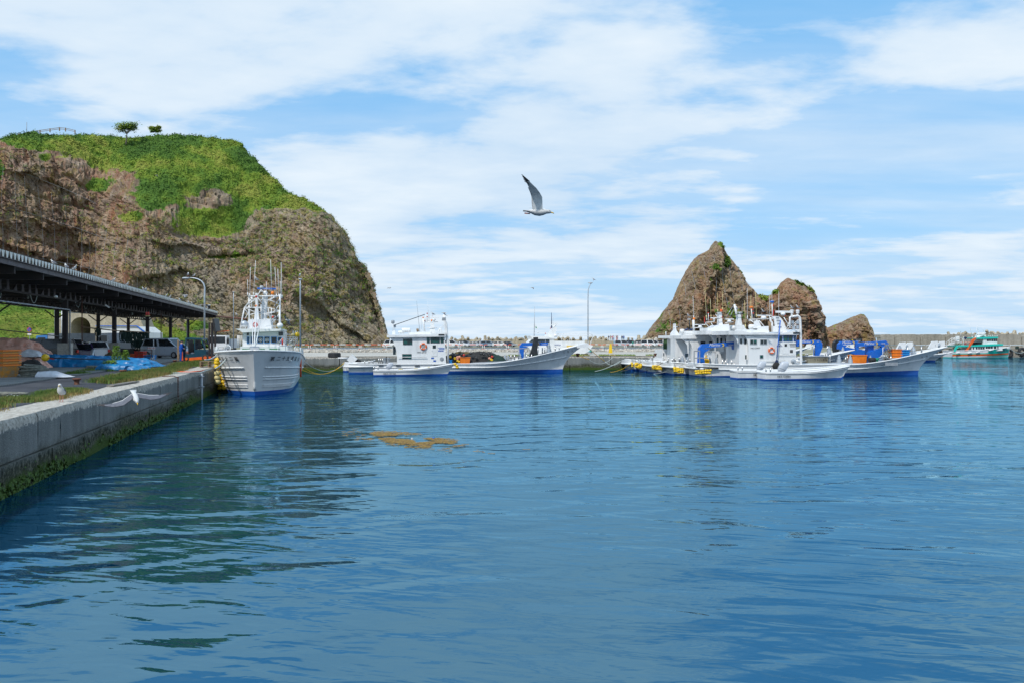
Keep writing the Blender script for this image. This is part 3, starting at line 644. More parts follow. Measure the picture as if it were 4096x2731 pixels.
P_('yellow_plastic', (.80, .53, .01), .35, c2=(.68, .42, .015), scale=6)
P_('pale_yellow', (.62, .52, .24), .5, c2=(.5, .42, .2), scale=6)
P_('orange_plastic', (.84, .22, .012), .4, c2=(.72, .17, .015), scale=3)
P_('old_orange', (.62, .25, .03), .6, c2=(.40, .22, .08), c3=(.30, .26, .20), scale=5, lo=.42, hi=.7)
P_('blue_plastic', (.01, .19, .52), .45, c2=(.015, .26, .6), scale=4)
P_('tarp_blue', (.004, .13, .33), .38, c2=(.006, .20, .44), scale=2.5, bmp=.5, bscale=5)
P_('tarp_pink', (.74, .42, .32), .6, c2=(.62, .32, .24), c3=(.76, .54, .45), scale=1.6, bmp=.5, bscale=4)
P_('tarp_white', (.60, .62, .66), .5, c2=(.45, .46, .50), scale=2, bmp=.4, bscale=5)
P_('net_black', (.016, .016, .018), .9, c2=(.04, .038, .035), scale=6, bmp=1, bscale=20)
P_('net_brown', (.14, .09, .02), .9, c2=(.045, .05, .035), scale=5, bmp=1, bscale=18)
P_('net_green', (.008, .028, .024), .9, c2=(.02, .05, .04), scale=8, bmp=1, bscale=25)
P_('rope_grey', (.24, .24, .20), .9, c2=(.13, .14, .12), scale=8, bmp=.8, bscale=40)
P_('rope_yellow', (.75, .43, .02), .8, c2=(.6, .33, .02), scale=8)
P_('rope_pale', (.50, .56, .54), .8, c2=(.34, .40, .38), scale=8)
P_('rubber', (.015, .015, .017), .75, c2=(.035, .035, .035), scale=5)
P_('red_paint', (.55, .035, .02), .45, c2=(.42, .03, .02), scale=4)
P_('red_white', (.80, .13, .04), .5, c2=(.72, .11, .04), scale=2)
P_('pink_buoy', (.70, .33, .22), .5, c2=(.6, .28, .2), scale=4)
P_('green_canvas', (.055, .12, .045), .8, c2=(.045, .095, .04), scale=2)
P_('green_paint', (.02, .22, .12), .5, c2=(.03, .3, .18), scale=3)
P_('navy_paint', (.015, .03, .10), .3, c2=(.012, .025, .08), scale=2)
P_('lettering_black', (.012, .012, .015), .6)
P_('lettering_blue', (.01, .05, .28), .5)
P_('lettering_white', (.8, .8, .8), .5)
P_('lettering_grey', (.10, .11, .13), .5)
P_('tan_box', (.27, .25, .18), .6, c2=(.21, .19, .14), scale=2)
P_('deck_grey', (.26, .28, .29), .8, c2=(.19, .205, .21), scale=2)
P_('deck_green', (.07, .24, .12), .7, c2=(.05, .19, .09), scale=2)
P_('lamp_glass', (.55, .55, .52), .15, c2=(.4, .4, .38), scale=4)
P_('stainless', (.5, .5, .5), .25, metal=.9, c2=(.38, .36, .33), scale=5)
def glass(name, c, c2, rough=.06):
 m, nt, b = nodes(name); b.inputs['Roughness'].default_value = rough; b.inputs['IOR'].default_value = 1.5
 v = coords(nt, 'Object'); nt.links.new(ramp(nt, nz(nt, v, 1.6, 2), [(.4, c), (.6, c2)]), b.inputs['Base Color'])
glass('green_glass', (.004, .10, .085), (.012, .02, .02)); glass('dark_glass', (.008, .012, .014), (.03, .05, .055)); glass('car_glass', (.006, .008, .01), (.015, .02, .025), .15)
def V(x0, y0, sc): return lambda x, y: (x0+x*sc, y0+y*sc)
V1 = V(1340, 1200, .21259); V2 = V(1780, 1080, .28058); V3 = V(2440, 1200, .21043); V4 = V(2800, 1180, .22321); V5 = V(3200, 1280, .2551)
V6 = V(3650, 1280, .18963); Vb = V(820, 1050, .35074); Va = V(0, 1150, .28694); Vc = V(0, 950, .23912); Vd = V(450, 1050, .23912); Ve = V(0, 1380, .14032)
Vf = V(2250, 1280, .15309); Vg = V(1180, 1360, .11482)
# ================================================================ BOATS
class Boat:
 """x forward, y to port, z up from the waterline; Fr gives places from the photograph on a plane y = ly"""
 def __init__(b, name, label, ox, oy, a, group=None, cat='boat'):
  b.Fr = Frame(ox, oy, a); b.r = thing(name, label, cat, (ox, oy, 0), a, group); b.a = a
 def p(b, xy, ly=0): return b.Fr.P(xy[0], xy[1], ly)
 def hull(b, x0, xw, xb, B, zm, zb, zst=None, tb=.5, pb=1.8, pr=1.7, ed=2.6, ew=1.5, tm=.55, tw=.35, boot=.4, deckz=None, nose=.0, bot='boot_blue', top='white_paint', wl=.82, rail=.68, cap='white_gel', dk='deck_grey', zlow=-.5, railr=.07, deckt=1.0, bs=.05):
  zst = zst or zm
  def zs(t): return zm+(zb-zm)*max(0, (t-tb)/(1-tb))**pb+(zst-zm)*max(0, (.22-t)/.22)**2
  def pt(t, z, side):
   top_ = zs(t); s = (z-zlow)/(top_-zlow); s = min(max(s, 0), 1); h = min(max(z/zb, 0), 1)
   xs = xw+(xb-xw)*h**pr; x = x0+(xs-x0)*t
   e = ew+(ed-ew)*s**1.5; m_ = tw+(tm-tw)*s
   pl = 1-max(0, (t-m_)/(1-m_))**e; pl = max(pl, 0)*(1-.14*max(0, (.18-t)/.18)**2)
   sec = wl+(1-wl)*s**.8
   if s < .3: sec *= .86+.14*(s/.3)**.6
   return Vector((x, side*max(B/2*pl*sec, nose*(1-t*.0)*.02), z))
  b.hp = pt; b.zs = zs; n = 40; ts = [1-(1-i/n)**1.35 for i in range(n+1)]
  def shell(z0f, z1f, rows, name, mat):
   m = MB()
   for side in (1, -1):
    m.grid([[pt(t, z0f(t)+(z1f(t)-z0f(t))*j/rows, side) for t in ts] for j in range(rows+1)], flip=side > 0)
   # transom
   m.grid([[pt(0, z0f(0)+(z1f(0)-z0f(0))*j/rows, 1)*(1-k/6)+pt(0, z0f(0)+(z1f(0)-z0f(0))*j/rows, -1)*(k/6) for k in range(7)] for j in range(rows+1)])
   return m.build(name, mat, b.r, angle=35)
  shell(lambda t: boot+bs*t, zs, 9, 'hull', top); shell(lambda t: zlow, lambda t: boot+bs*t, 3, 'bottom_paint', bot)
  m = MB()
  for side in (1, -1): m.tube([pt(t, zs(t), side)+Vector((0, 0, .02)) for t in ts], .06, 6)
  m.tube([pt(0, zs(0), 1), pt(0, zs(0), -1)], .06, 6); m.build('gunwale', cap, b.r, True)
  if rail:
   m = MB(); tr = [t for t in ts if t < .985]
   for side in (1, -1): m.tube([pt(t, boot+(zs(t)-boot)*rail, side)+Vector((0, side*.02, 0)) for t in tr], railr, 7)
   m.tube([pt(0, boot+(zs(0)-boot)*rail, 1), pt(0, boot+(zs(0)-boot)*rail, -1)], railr, 7); m.build('rub_rail', cap, b.r, True)
  m = MB(); dz = deckz if deckz is not None else zm-.5
  rows = []
  for t in ts:
   if t > deckt: continue
   z = max(dz, zs(t)-.75); P0 = pt(t, z, 1); rows.append([Vector((P0.x, P0.y*k, z)) for k in (-1, -.5, 0, .5, 1)])
  m.grid(rows); m.build('deck', dk, b.r)
  return b
 def wall(b, name, mat, poly, ya, yb, smooth=None, parent=None, label=None):
  """side profile given as photograph points on the plane ya, pushed to yb"""
  q = [b.p(xy, ya) for xy in poly]; m = MB(); m.prism([(v.x, v.z) for v in q], 'y', ya, yb); return m.build(name, mat, parent or b.r, angle=smooth or 30, label=label)
 def win(b, p0, p1, ly, frame='black_paint', pane='green_glass', mull=1, name='window', r=.03, slope=0):
  a, c = b.p(p0, ly), b.p(p1, ly); x0, x1 = sorted((a.x, c.x)); z0, z1 = sorted((a.z, c.z)); s = -1 if ly < 0 else 1; e = .035
  m = MB()
  for (u0, w0, u1, w1) in ((x0, z0, x1, z0+e), (x0, z1-e, x1, z1), (x0, z0+e, x0+e, z1-e), (x1-e, z0+e, x1, z1-e)): m.box((u0, ly, w0), (u1, ly+s*.04, w1))
  for k in range(1, mull): xm = x0+(x1-x0)*k/mull; m.box((xm-e/2, ly, z0+e), (xm+e/2, ly+s*.035, z1-e))
  f = m.build(name, frame, b.r)
  for k in range(mull):
   g = MB(); g.box((x0+e+(x1-x0-2*e)*k/mull, ly+s*.002, z0+e), (x0+e+(x1-x0-2*e)*(k+1)/mull, ly+s*.016, z1-e)); g.build('pane', pane, f)
  return f
 def posts(b, name, mat, pts, ly, r, parent=None):
  for (a, c) in pts:
   m = MB(); m.tube([b.p(a, ly), b.p(c, ly)], r*.55, 7); m.build(name, mat, parent or b.r, True)
 def pipe(b, name, mat, pts, ly, r, n=6, lys=None):
  r = r*.56 if r > .05 else r*.8
  m = MB(); m.tube([b.p(q, ly if lys is None else lys[i]) for i, q in enumerate(pts)], r, n); return m.build(name, mat, b.r, True)
 def part(b, name, mat, m, smooth=False, parent=None, angle=None, label=None): return m.build(name, mat, parent or b.r, smooth, label, angle)
 def antenna(b, base, top, ly=0, r=.022, mat='white_gel', name='antenna'):
  m = MB(); A, C = b.p(base, ly), b.p(top, ly); m.tube([A, A.lerp(C, .12)], r*1.8, 5); m.tube([A.lerp(C, .1), C], r, 5, r2=r*.5); m.build(name, mat, b.r, True)
 def txt(b, s, c, size_px, ly, mat='lettering_black', shear=0, sx=1, rotz=0, name='lettering'):
  P = b.p(c, ly); Y = b.Fr.o[1]; return text(s, name, mat, b.r, (P.x, P.y-.012, P.z), size_px/FPX*Y, (pi/2, 0, 0), .004, shear, sx=sx)
 def radar(b, a, c, ly, cx=None, mat='white_gel', h=.09, name='radar_scanner'):
  A, C = b.p(a, ly), b.p(c, ly); m = MB(); m.cbox(((A.x+C.x)/2, ly, A.z), (abs(C.x-A.x), .13, h))
  o = b.part(name, mat, m, angle=30); x = b.p(cx, ly) if cx else Vector(((A.x+C.x)/2, ly, A.z)); m = MB(); m.lathe([(.07, -.1), (.12, 0), (.12, .12), (.05, .2), (.05, .25)], (x.x, ly, A.z-.26), 10); b.part('gearbox', 'white_gel', m, True, parent=o); return o
 def dome(b, c, r, ly, mat='white_gel', name='radome', sc=(1, 1, .7)):
  m = MB(); P = b.p(c, ly); r *= .55; m.ball(P, r, 12, 8, sc); return b.part(name, mat, m, True)
 def lamp(b, c, r, ly, mat='orange_plastic', name='signal_lamp'):
  m = MB(); P = b.p(c, ly); r *= .62; m.lathe([(r*.8, -r), (r, -r*.8), (r, r*.7), (r*.7, r)], P, 8); return b.part(name, mat, m, True)
def capstan(b, base, top, ly, r):
 r *= .52
 A, T = b.p(base, ly), b.p(top, ly); h = T.z-A.z; m = MB()
 m.lathe([(r*1.25, 0), (r*1.25, h*.12), (r, h*.14), (r, h*.5), (r*.7, h*.52), (r*.7, h*.6), (r*.75, h*.62), (r*.6, h*.78), (r*.62, h*.8), (r*.35, h*.84), (r*.35, h)], (A.x, ly, A.z), 14)
 return b.part('capstan', 'galvanised', m, angle=40)
def crane(b, foot, shoulder, tip, ly, mat='crane_blue', w=.26, bh=17, txt='Marine', col=(14, 10), hook=None, logo=True, sub='TADANO', lift=None):
 """folding deck crane: post, boom, jib end; pixel points"""
 A, Sh, T = b.p(foot, ly), b.p(shoulder, ly), b.p(tip, ly); k = b.Fr.o[1]/FPX; m = MB(); d = 1 if T.x > Sh.x else -1
 m.prism([(A.x-d*col[0]*k, A.z), (A.x+d*col[0]*k, A.z), (A.x+d*col[1]*k*.9, (A.z+Sh.z)/2), (Sh.x+d*col[1]*1.7*k, Sh.z-bh*k), (Sh.x+d*col[1]*.4*k, Sh.z+bh*.3*k), (Sh.x-d*col[1]*.8*k, Sh.z-bh*.3*k), (Sh.x-d*col[1]*1.0*k, Sh.z-bh*1.6*k)][::d], 'y', ly-w/2, ly+w/2)
 c = b.part('crane', mat, m, angle=30)
 m = MB(); x0 = Sh.x-d*bh*.3*k; m.prism([(x0, Sh.z-bh*.5*k), (T.x, T.z-bh*.5*k), (T.x, T.z+bh*.42*k), (x0+d*bh*k*.5, Sh.z+bh*.5*k)][::d], 'y', ly-w*.42, ly+w*.42)
 m.prism([(T.x-d*bh*.5*k, T.z-bh*.5*k), (T.x+d*bh*.4*k, T.z-bh*.5*k), (T.x+d*bh*.2*k, T.z-bh*1.4*k), (T.x-d*bh*.3*k, T.z-bh*1.4*k)][::d], 'y', ly-w*.3, ly+w*.3)
 m.prism([(x0+d*bh*.9*k, Sh.z-bh*.5*k-.02), (x0+d*bh*2.6*k, Sh.z-bh*.5*k-.02), (x0+d*bh*1.0*k, Sh.z-bh*1.5*k)][::d], 'y', ly-w*.36, ly+w*.36)
 bo = b.part('boom', mat, m, parent=c, angle=30)
 m = MB(); m.tube([A+Vector((d*col[0]*1.1*k, -w*.3, .1)), Vector((Sh.x+d*bh*1.8*k, ly-w*.3, Sh.z-bh*.8*k))], .05, 8); b.part('hydraulic_ram', 'steel', m, True, parent=c)
 if logo:
  mx, mz = (Sh.x+T.x)/2, (Sh.z+T.z)/2
  if txt: text(txt, 'lettering', 'lettering_white', c, (mx-.35, ly-w*.42-.012, mz), bh*.95*k, shear=.35)
  m = MB(); r_ = bh*.36*k; ex = mx-.25+bh*1.75*k; m.ring((ex, ly-w*.42-.01, mz-.01), r_*.75, r_*.32, 8, 5, 'y', (-pi*.6, pi*.75)); b.part('emblem', 'yellow_plastic', m, True, parent=c)
  text(sub, 'lettering', 'lettering_white', c, (mx-.2+bh*3.6*k, ly-w*.42-.012, mz), bh*.36*k)
 return c
def curved(pts, n=10):
 """smooth curve through photograph points"""
 out = []; P = [pts[0]]+list(pts)+[pts[-1]]
 for i in range(1, len(P)-2):
  for j in range(n):
   t = j/n; a, b, c, d = P[i-1], P[i], P[i+1], P[i+2]
   out.append(tuple(.5*((2*b[k])+(-a[k]+c[k])*t+(2*a[k]-5*b[k]+4*c[k]-d[k])*t*t+(-a[k]+3*b[k]-3*c[k]+d[k])*t**3) for k in range(2)))
 return out+[pts[-1]]
def vv(V_, *xy): return [V_(*q) for q in xy]
def lifering(b, c, R_px, ly, mat='orange_paint', name='lifebuoy', label=None, group=None, mark=None):
 P = b.p(c, ly-.07); M = Matrix.Rotation(b.a, 3, 'Z'); w = M @ P+b.r.location; R = R_px/FPX*w.y
 t = thing(name, label, 'lifebuoy', w, b.a, group); m = MB(); m.ring((0, 0, 0), R*.78, R*.22, 20, 8, 'y'); m.build('ring', mat, t, True)
 for k in range(4):
  a = pi/4+k*pi/2; m = MB(); m.ring((0, 0, 0), R*.78, R*.235, 2, 8, 'y', (a-.13, a+.13)); m.build('band', 'white_gel', t, True)
 if mark: text(mark, 'lettering', 'lettering_black', t, (0, -.05, 0), R*.75); m = MB(); m.ring((0, -.02, 0), R*.45, R*.045, 18, 5, 'y'); m.build('mark_ring', 'lettering_black', t, True); m = MB(); m.lathe([(R*.56, 0), (R*.56, .03)], (0, -.02, 0), 16, 'y'); m.build('disc', 'white_gel', t)
 return t
def outboard(parent, c, s=1.0, tilt=-.5):
 """outboard motor, tilted up; x forward"""
 m = MB(); R = Matrix.Rotation(tilt, 3, 'Y'); c = Vector(c)
 s *= .8; prof = [(-.08, .13), (.0, .2), (.1, .24), (.45, .25), (.62, .22), (.72, .14), (.74, .05)]
 rows = []
 for z, w in prof: rows.append([c+R @ (Vector((w*1.15*math.copysign(abs(cos(a))**.6, cos(a)), w*.72*math.copysign(abs(sin(a))**.6, sin(a)), z+.05*cos(a)))*s) for a in [2*pi*j/12 for j in range(13)]])
 m.grid(rows); m.f.append(tuple(len(m.v)-13+j for j in range(12)))
 o = m.build('outboard_motor', 'motor_silver', parent, angle=50)
 m = MB(); m.tube([c+R @ Vector((.0, 0, -.05))*s, c+R @ Vector((-.05, 0, -.62))*s], .09*s, 8, r2=.05*s); m.cbox(c+R @ Vector((.05, 0, -.2))*s, (.3*s, .2*s, .3*s)); m.cbox(c+R @ Vector((-.08, 0, -.62))*s, (.3*s, .06*s, .12*s)); m.build('motor_leg', 'grey_white', o, True)
 m = MB(); m.grid([[p+(p-(c+R @ Vector((0, 0, z))*s))*.012 for p in row] for row, z in ((rows[2], .25), ([p+R @ Vector((0, 0, .03))*s for p in rows[2]], .28))]); m.build('cowl_stripe', 'lettering_grey', o)
 return o
def world(b, P): return Matrix.Rotation(b.a, 3, 'Z') @ Vector(P)+b.r.location
# ---------------------------------------------------------------- boat with the net heap, bow to the right
b2 = Boat('fishing_boat', 'long white fishing boat carrying a heap of nets, moored alone in mid harbour', WX(1860, 77.4), 77.4, FA, 'white fishing boats')
x0, xw, xb = b2.p((1402, 1490)).x, b2.p((2250, 1490)).x, b2.p((2347, 1380)).x
b2.hull(x0, xw, xb, 4.4, .98, 3.05, 1.05, tb=.60, pb=1.75, pr=2.0, boot=.2, bs=.14, rail=.55, deckz=.5)
N = -1.85
# stern overhang
m = MB(); m.box((x0-.45, -1.9, .75), (x0+.6, 1.9, 1.05)); b2.part('stern_platform', 'white_paint', m)
m = MB(); m.tube([(x0-.45, -1.95, .75), (x0+2.6, -2.28, .78)], .11, 8); m.tube([(x0-.45, 1.95, .75), (x0-.45, -1.95, .75)], .11, 8); b2.part('stern_moulding', 'white_gel', m, True)
# deckhouse side profile with the curved aft end
dh = vv(V1, (1165, 1215), (1165, 1000), (1130, 850), (1090, 770), (1040, 722), (1000, 700), (2080, 690), (2070, 830), (2095, 1215))
b2.wall('deckhouse', 'white_paint', dh, N, 1.85)
b2.wall('roof', 'white_paint', vv(V1, (975, 705), (975, 655), (1100, 660), (1160, 668), (1600, 650), (1780, 655), (1900, 640), (2085, 612), (2065, 690)), N-.28, 2.1)
m = MB(); q = [b2.p(c, N) for c in vv(V1, (1950, 645), (2055, 645), (2065, 672), (1945, 672))]; m.prism([(v.x, v.z) for v in q], 'y', N-.29, N-.31); b2.part('roof_vent', 'black_paint', m)
for a, c, fr, gl, mu in (((1280, 728), (1452, 840), 'black_paint', 'green_glass', 2), ((1265, 1010), (1440, 1105), 'black_paint', 'green_glass', 2), ((1728, 700), (1782, 808), 'black_paint', 'green_glass', 1), ((1797, 698), (1970, 808), 'black_paint', 'green_glass', 2), ((1985, 698), (2045, 806), 'black_paint', 'green_glass', 1)):
 b2.win(V1(*a), V1(*c), N, fr, gl, mu)
m = MB(); A, C = b2.p(V1(1815, 830), N), b2.p(V1(1922, 1050), N); m.box((A.x, N, C.z), (C.x, N-.03, A.z)); dr = b2.part('door', 'white_gel', m)
m = MB(); A, C = b2.p(V1(1838, 848), N), b2.p(V1(1898, 908), N); m.box((A.x, N-.031, C.z), (C.x, N-.045, A.z)); b2.part('pane', 'green_glass', m, parent=dr)
m = MB(); A = b2.p(V1(1828, 945), N); m.box((A.x, N-.03, A.z-.06), (A.x+.03, N-.07, A.z+.02)); b2.part('handle', 'steel', m, parent=dr)
b2.txt('HK2-23115', V1(1632, 982), 7.6, N, shear=.2)
m = MB()
for k, (y, xa) in enumerate(((892, 1937), (906, 1948), (920, 1958))): A, C = b2.p(V1(xa, y), N), b2.p(V1(2060, y+8), N); m.box((A.x, N-.002, C.z), (C.x, N-.008, A.z))
A, C = b2.p(V1(1943, 940), N), b2.p(V1(2042, 965), N); m.box((A.x, N-.002, C.z), (C.x, N-.008, A.z))
for xa, y in ((1810, 1072), (1850, 1125)): A, C = b2.p(V1(xa, y), N), b2.p(V1(xa+52, y+30), N); m.box((A.x, N-.002, C.z), (C.x, N-.008, A.z))
b2.part('side_stripes', 'boot_blue', m)
b2.txt('YANMAR', V1(1993, 953), 3.6, N-.006, 'lettering_white')
m = MB(); P = b2.p(V1(2008, 1102), N); m.lathe([(.2, 0), (.2, -.04), (.17, -.06)], (P.x, N, P.z), 18, 'y'); b2.part('round_hatch', 'grey_metal', m, angle=30)
m = MB(); A, C = b2.p(V1(1180, 1068), N-.15), b2.p(V1(1720, 1062), N-.15); m.tube([A, C], .03, 6); b2.part('handrail', 'white_gel', m, True)
# things on the roof
for (c, r, s) in (((1340, 568), .42, 1.0), ((1240, 605), .26, 1.0)):
 P = b2.p(V1(*c), -.4); m = MB(); w = .46*r/.42; m.lathe([(.1, -w), (r*.5, -w*.98), (r*.55, -w*.8), (r*.56, w*.8), (r*.5, w*.98), (.1, w)], P, 12, 'x'); o = b2.part('liferaft_canister', 'white_gel', m, True)
 m = MB()
 for dx in (-w*.5, w*.5): m.bar(P+Vector((dx, -.3, -.05)), P+Vector((dx, -.3, -r*.9)), .05); m.bar(P+Vector((dx, .3, -.05)), P+Vector((dx, .3, -r*.9)), .05)
 b2.part('cradle', 'white_gel', m, parent=o)
b2.wall('exhaust_housing', 'white_paint', vv(V1, (1075, 655), (1070, 590), (1125, 570), (1140, 655)), -.5, .4)
b2.pipe('light_post', 'white_gel', vv(V1, (1095, 600), (1090, 420)), -.2, .09); b2.lamp(V1(1090, 412), .28, -.2, 'grey_metal', 'work_lamp')
b2.pipe('light_post', 'white_gel', vv(V1, (1128, 600), (1126, 500)), .2, .06); b2.lamp(V1(1126, 495), .2, .2, 'grey_metal', 'work_lamp')
b2.pipe('boom_pole', 'black_paint', vv(V1, (1100, 480), (1690, 275)), -.1, .045)
b2.wall('roof_box', 'white_paint', vv(V1, (1400, 660), (1400, 610), (1640, 598), (1800, 600), (1800, 655)), -1.0, .8)
b2.pipe('funnel', 'wood', vv(V1, (1560, 600), (1550, 540)), -.5, .22)
b2.pipe('mast_leg', 'white_gel', vv(V1, (1690, 620), (1658, 345)), -.6, .16); b2.lamp(V1(1658, 335), .13, -.6)
b2.pipe('mast_leg', 'white_gel', vv(V1, (1640, 420), (1940, 412)), -.3, .05); b2.pipe('mast_leg', 'white_gel', vv(V1, (1710, 420), (1712, 270)), -.3, .05); b2.pipe('mast_leg', 'white_gel', vv(V1, (1740, 420), (1735, 265)), -.2, .05)
for y in (255, 318): b2.lamp(V1(1735, y), .1, -.2, 'red_paint')
b2.lamp(V1(1690, 390), .09, -.3, 'red_paint'); b2.lamp(V1(1818, 385), .14, -.3)
b2.wall('mast', 'white_paint', vv(V1, (1780, 630), (1800, 430), (1860, 430), (1890, 630)), -.35, .35)
b2.radar(V1(1765, 338), V1(1955, 338), -.1, V1(1862, 350)); b2.dome(V1(1865, 372), .32, -.5)
b2.pipe('crossbar', 'white_gel', vv(V1, (1730, 525), (1920, 525)), -.4, .05)
for (a, c) in (((1600, 640), (1535, 25)), ((1625, 600), (1620, 210)), ((1760, 400), (1743, 0)), ((1775, 400), (1772, 150))): b2.antenna(V1(*a), V1(*c), .3, .018, 'lettering_grey' if a[0] == 1600 else 'white_gel')
b2.pipe('vent_pipe', 'white_gel', curved(vv(V1, (1955, 620), (1955, 570), (1985, 545), (2000, 570), (2000, 610)), 5), -.6, .12, 8)
# big gallows post
b2.pipe('gallows_post', 'white_gel', vv(V1, (2130, 1210), (2125, 860), (2095, 450), (2070, 390), (2045, 275)), N+.1, .19, 9)
b2.pipe('gallows_post', 'white_gel', vv(V1, (2130, 1210), (2120, 860), (2060, 440), (2045, 275)), 1.6, .16, 9)
b2.wall('lamp_cluster', 'grey_metal', vv(V1, (2010, 390), (2020, 335), (2085, 330), (2090, 385)), N, N+.6)
for y0, y1 in ((460, 600), (490, 630)): b2.pipe('mast_stay', 'white_gel', vv(V1, (2060, y0), (1880, y1)), N+.2, .03)
b2.win(V1(1085, 870), V1(1150, 1030), -.2, 'white_gel', 'dark_glass')
# aft deck fittings
for x in (560, 640, 715, 825, 860, 895): b2.posts('stanchion', 'stainless', [(V1(x, 1205), V1(x, 1085 if x > 800 else 1130))], -1.2 if x % 2 else 1.2, .10)
for x, w in ((938, .17), (1005, .17)): P = b2.p(V1(x, 1205), 0); T = b2.p(V1(x, 1080), 0); m = MB(); m.lathe([(w, 0), (w, T.z-P.z-.1), (w*1.1, T.z-P.z-.08), (w*1.1, T.z-P.z)], P, 14); b2.part('drum', 'galvanised', m, angle=40)
for x, y in ((860, 1218), (1190, 1222), (1545, 1225), (1900, 1225)): A = b2.p(V1(x, y), -2.2); m = MB(); m.box((A.x-.25, -2.28, A.z-.09), (A.x+.25, -2.2, A.z-.06)); m.box((A.x-.25, -2.28, A.z), (A.x+.25, -2.2, A.z+.03)); b2.part('scupper', 'lettering_grey', m)
# foredeck: hatch coaming, capstans, crane, posts
b2.wall('hatch_coaming', 'grey_white', vv(V2, (195, 1345), (195, 1325), (980, 1290), (1020, 1290), (1020, 1310)), -1.5, 1.5)
for x, y0, y1, ly, r in ((855, 1290, 1205, -.3, .33), (900, 1290, 1210, .9, .3), (1072, 1290, 1185, -.9, .33), (1140, 1290, 1190, -1.3, .36), (1480, 1210, 1035, -.3, .52)): capstan(b2, V2(x, y0), V2(x, y1), ly, r)
for x, y0, y1, ly in ((942, 1290, 1200, .5), (990, 1290, 1200, .8), (1167, 1290, 1195, -.2), (1235, 1290, 1195, -.9), (1388, 1210, 1105, .8), (1423, 1190, 1105, 1.0), (1572, 1180, 1090, -.5), (1630, 1165, 1085, -.3)): b2.posts('bollard_post', 'stainless', [(V2(x, y0), V2(x, y1))], ly, .13)
crane(b2, V2(1098, 1290), V2(1085, 1060), V2(1470, 1050), .3, bh=13, txt=None, col=(8, 7), w=.4)
m = MB(); q = [b2.p(c, -.2) for c in vv(V2, (1190, 1250), (1240, 1110), (1265, 960), (1325, 958), (1318, 1215), (1260, 1270))]; m.prism([(v.x, v.z) for v in q], 'y', -.35, .1); b2.part('folded_crane', 'black_paint', m, angle=30)
m = MB(); m.tube([b2.p(V2(1330, 1090), -.4), b2.p(V2(1318, 1230), -.4)], .08, 7); b2.part('hydraulic_ram', 'steel', m, True)
for a, c in (((1045, 1120), (1045, 1290)), ((1200, 1110), (1200, 1290)), ((1045, 1120), (1200, 1110))): b2.pipe('guard_frame', 'grey_metal', vv(V2, a, c), -1.1, .05)
# bow rail
b2.wall('bow_platform', 'white_gel', vv(V2, (1880, 1110), (1895, 1070), (2030, 1040), (2050, 1055), (2045, 1105)), -.5, .5)
for k in range(7): x = 1560+k*50; y = 1175-k*10; b2.pipe('bow_rail_post', 'white_gel', vv(V2, (x, y), (x+45, y-38)), -.9+.1*k, .03)
for s, x, y in (('元', 1695, 1170), ('海', 1755, 1163), ('丸', 1815, 1155)): b2.txt(s, V2(x, y), 9, -1.35+.5*(x-1695)/120, 'lettering_black')
# ---------------------------------------------------------------- skiffs
def skiff(name, label, stern, bow, waty, B, zm, zb, motor, reg=None, group='small white skiffs', motor_at=None, boot=.12, mscale=1.0):
 Y = CAMH*FPX/(waty-CY)+B*.4; xs = WX((stern+bow)/2, Y); b = Boat(name, label, xs, Y, FA, group)
 x0, xb = b.p((stern, waty)).x, b.p((bow, waty)).x
 b.hull(x0, xb-.8, xb, B, zm, zb, tb=.35, pb=1.9, pr=1.5, ed=2.2, ew=1.5, tm=.45, boot=boot, rail=.86, deckz=.12, zlow=-.25, railr=.045, dk='grey_white')
 for k in range(14):
  t = .08+k*.06; m = MB()
  for sd in (1, -1):
   A = b.hp(t, b.zs(t)-.02, sd); C = b.hp(t, b.zs(t)-.25, sd); m.bar(A*.98, Vector((C.x, C.y*.93, C.z)), .04)
  b.part('rib', 'white_gel', m)
 m = MB(); m.box((x0+.1, -B*.42, zm-.3), (x0+.5, B*.42, zm-.1)); b.part('transom_seat', 'white_gel', m)
 if motor: outboard(b.r, (x0+.15+(motor_at or 0), -.1, zm+.15), 1.15*mscale, .55)
 for dx in (.05, .45):
  m = MB(); m.tube([(x0+dx, -B*.4, zm-.1), (x0+dx, -B*.4, zm+.45)], .06, 7); b.part('mooring_post', 'stainless', m, True)
 if reg: t = .13; P = b.hp(t, zm-.32, -1); text(reg, 'lettering', 'lettering_black', b.r, (P.x+.6, P.y-.05, P.z), .23, (radians(84), 0, 0), .003)
 return b
sk1 = skiff('skiff', 'white open skiff with tilted outboard lying alongside the net-laden boat', 1496, 1822, 1502, 1.9, .55, 1.15, True, 'HK3-121160', motor_at=1.2)
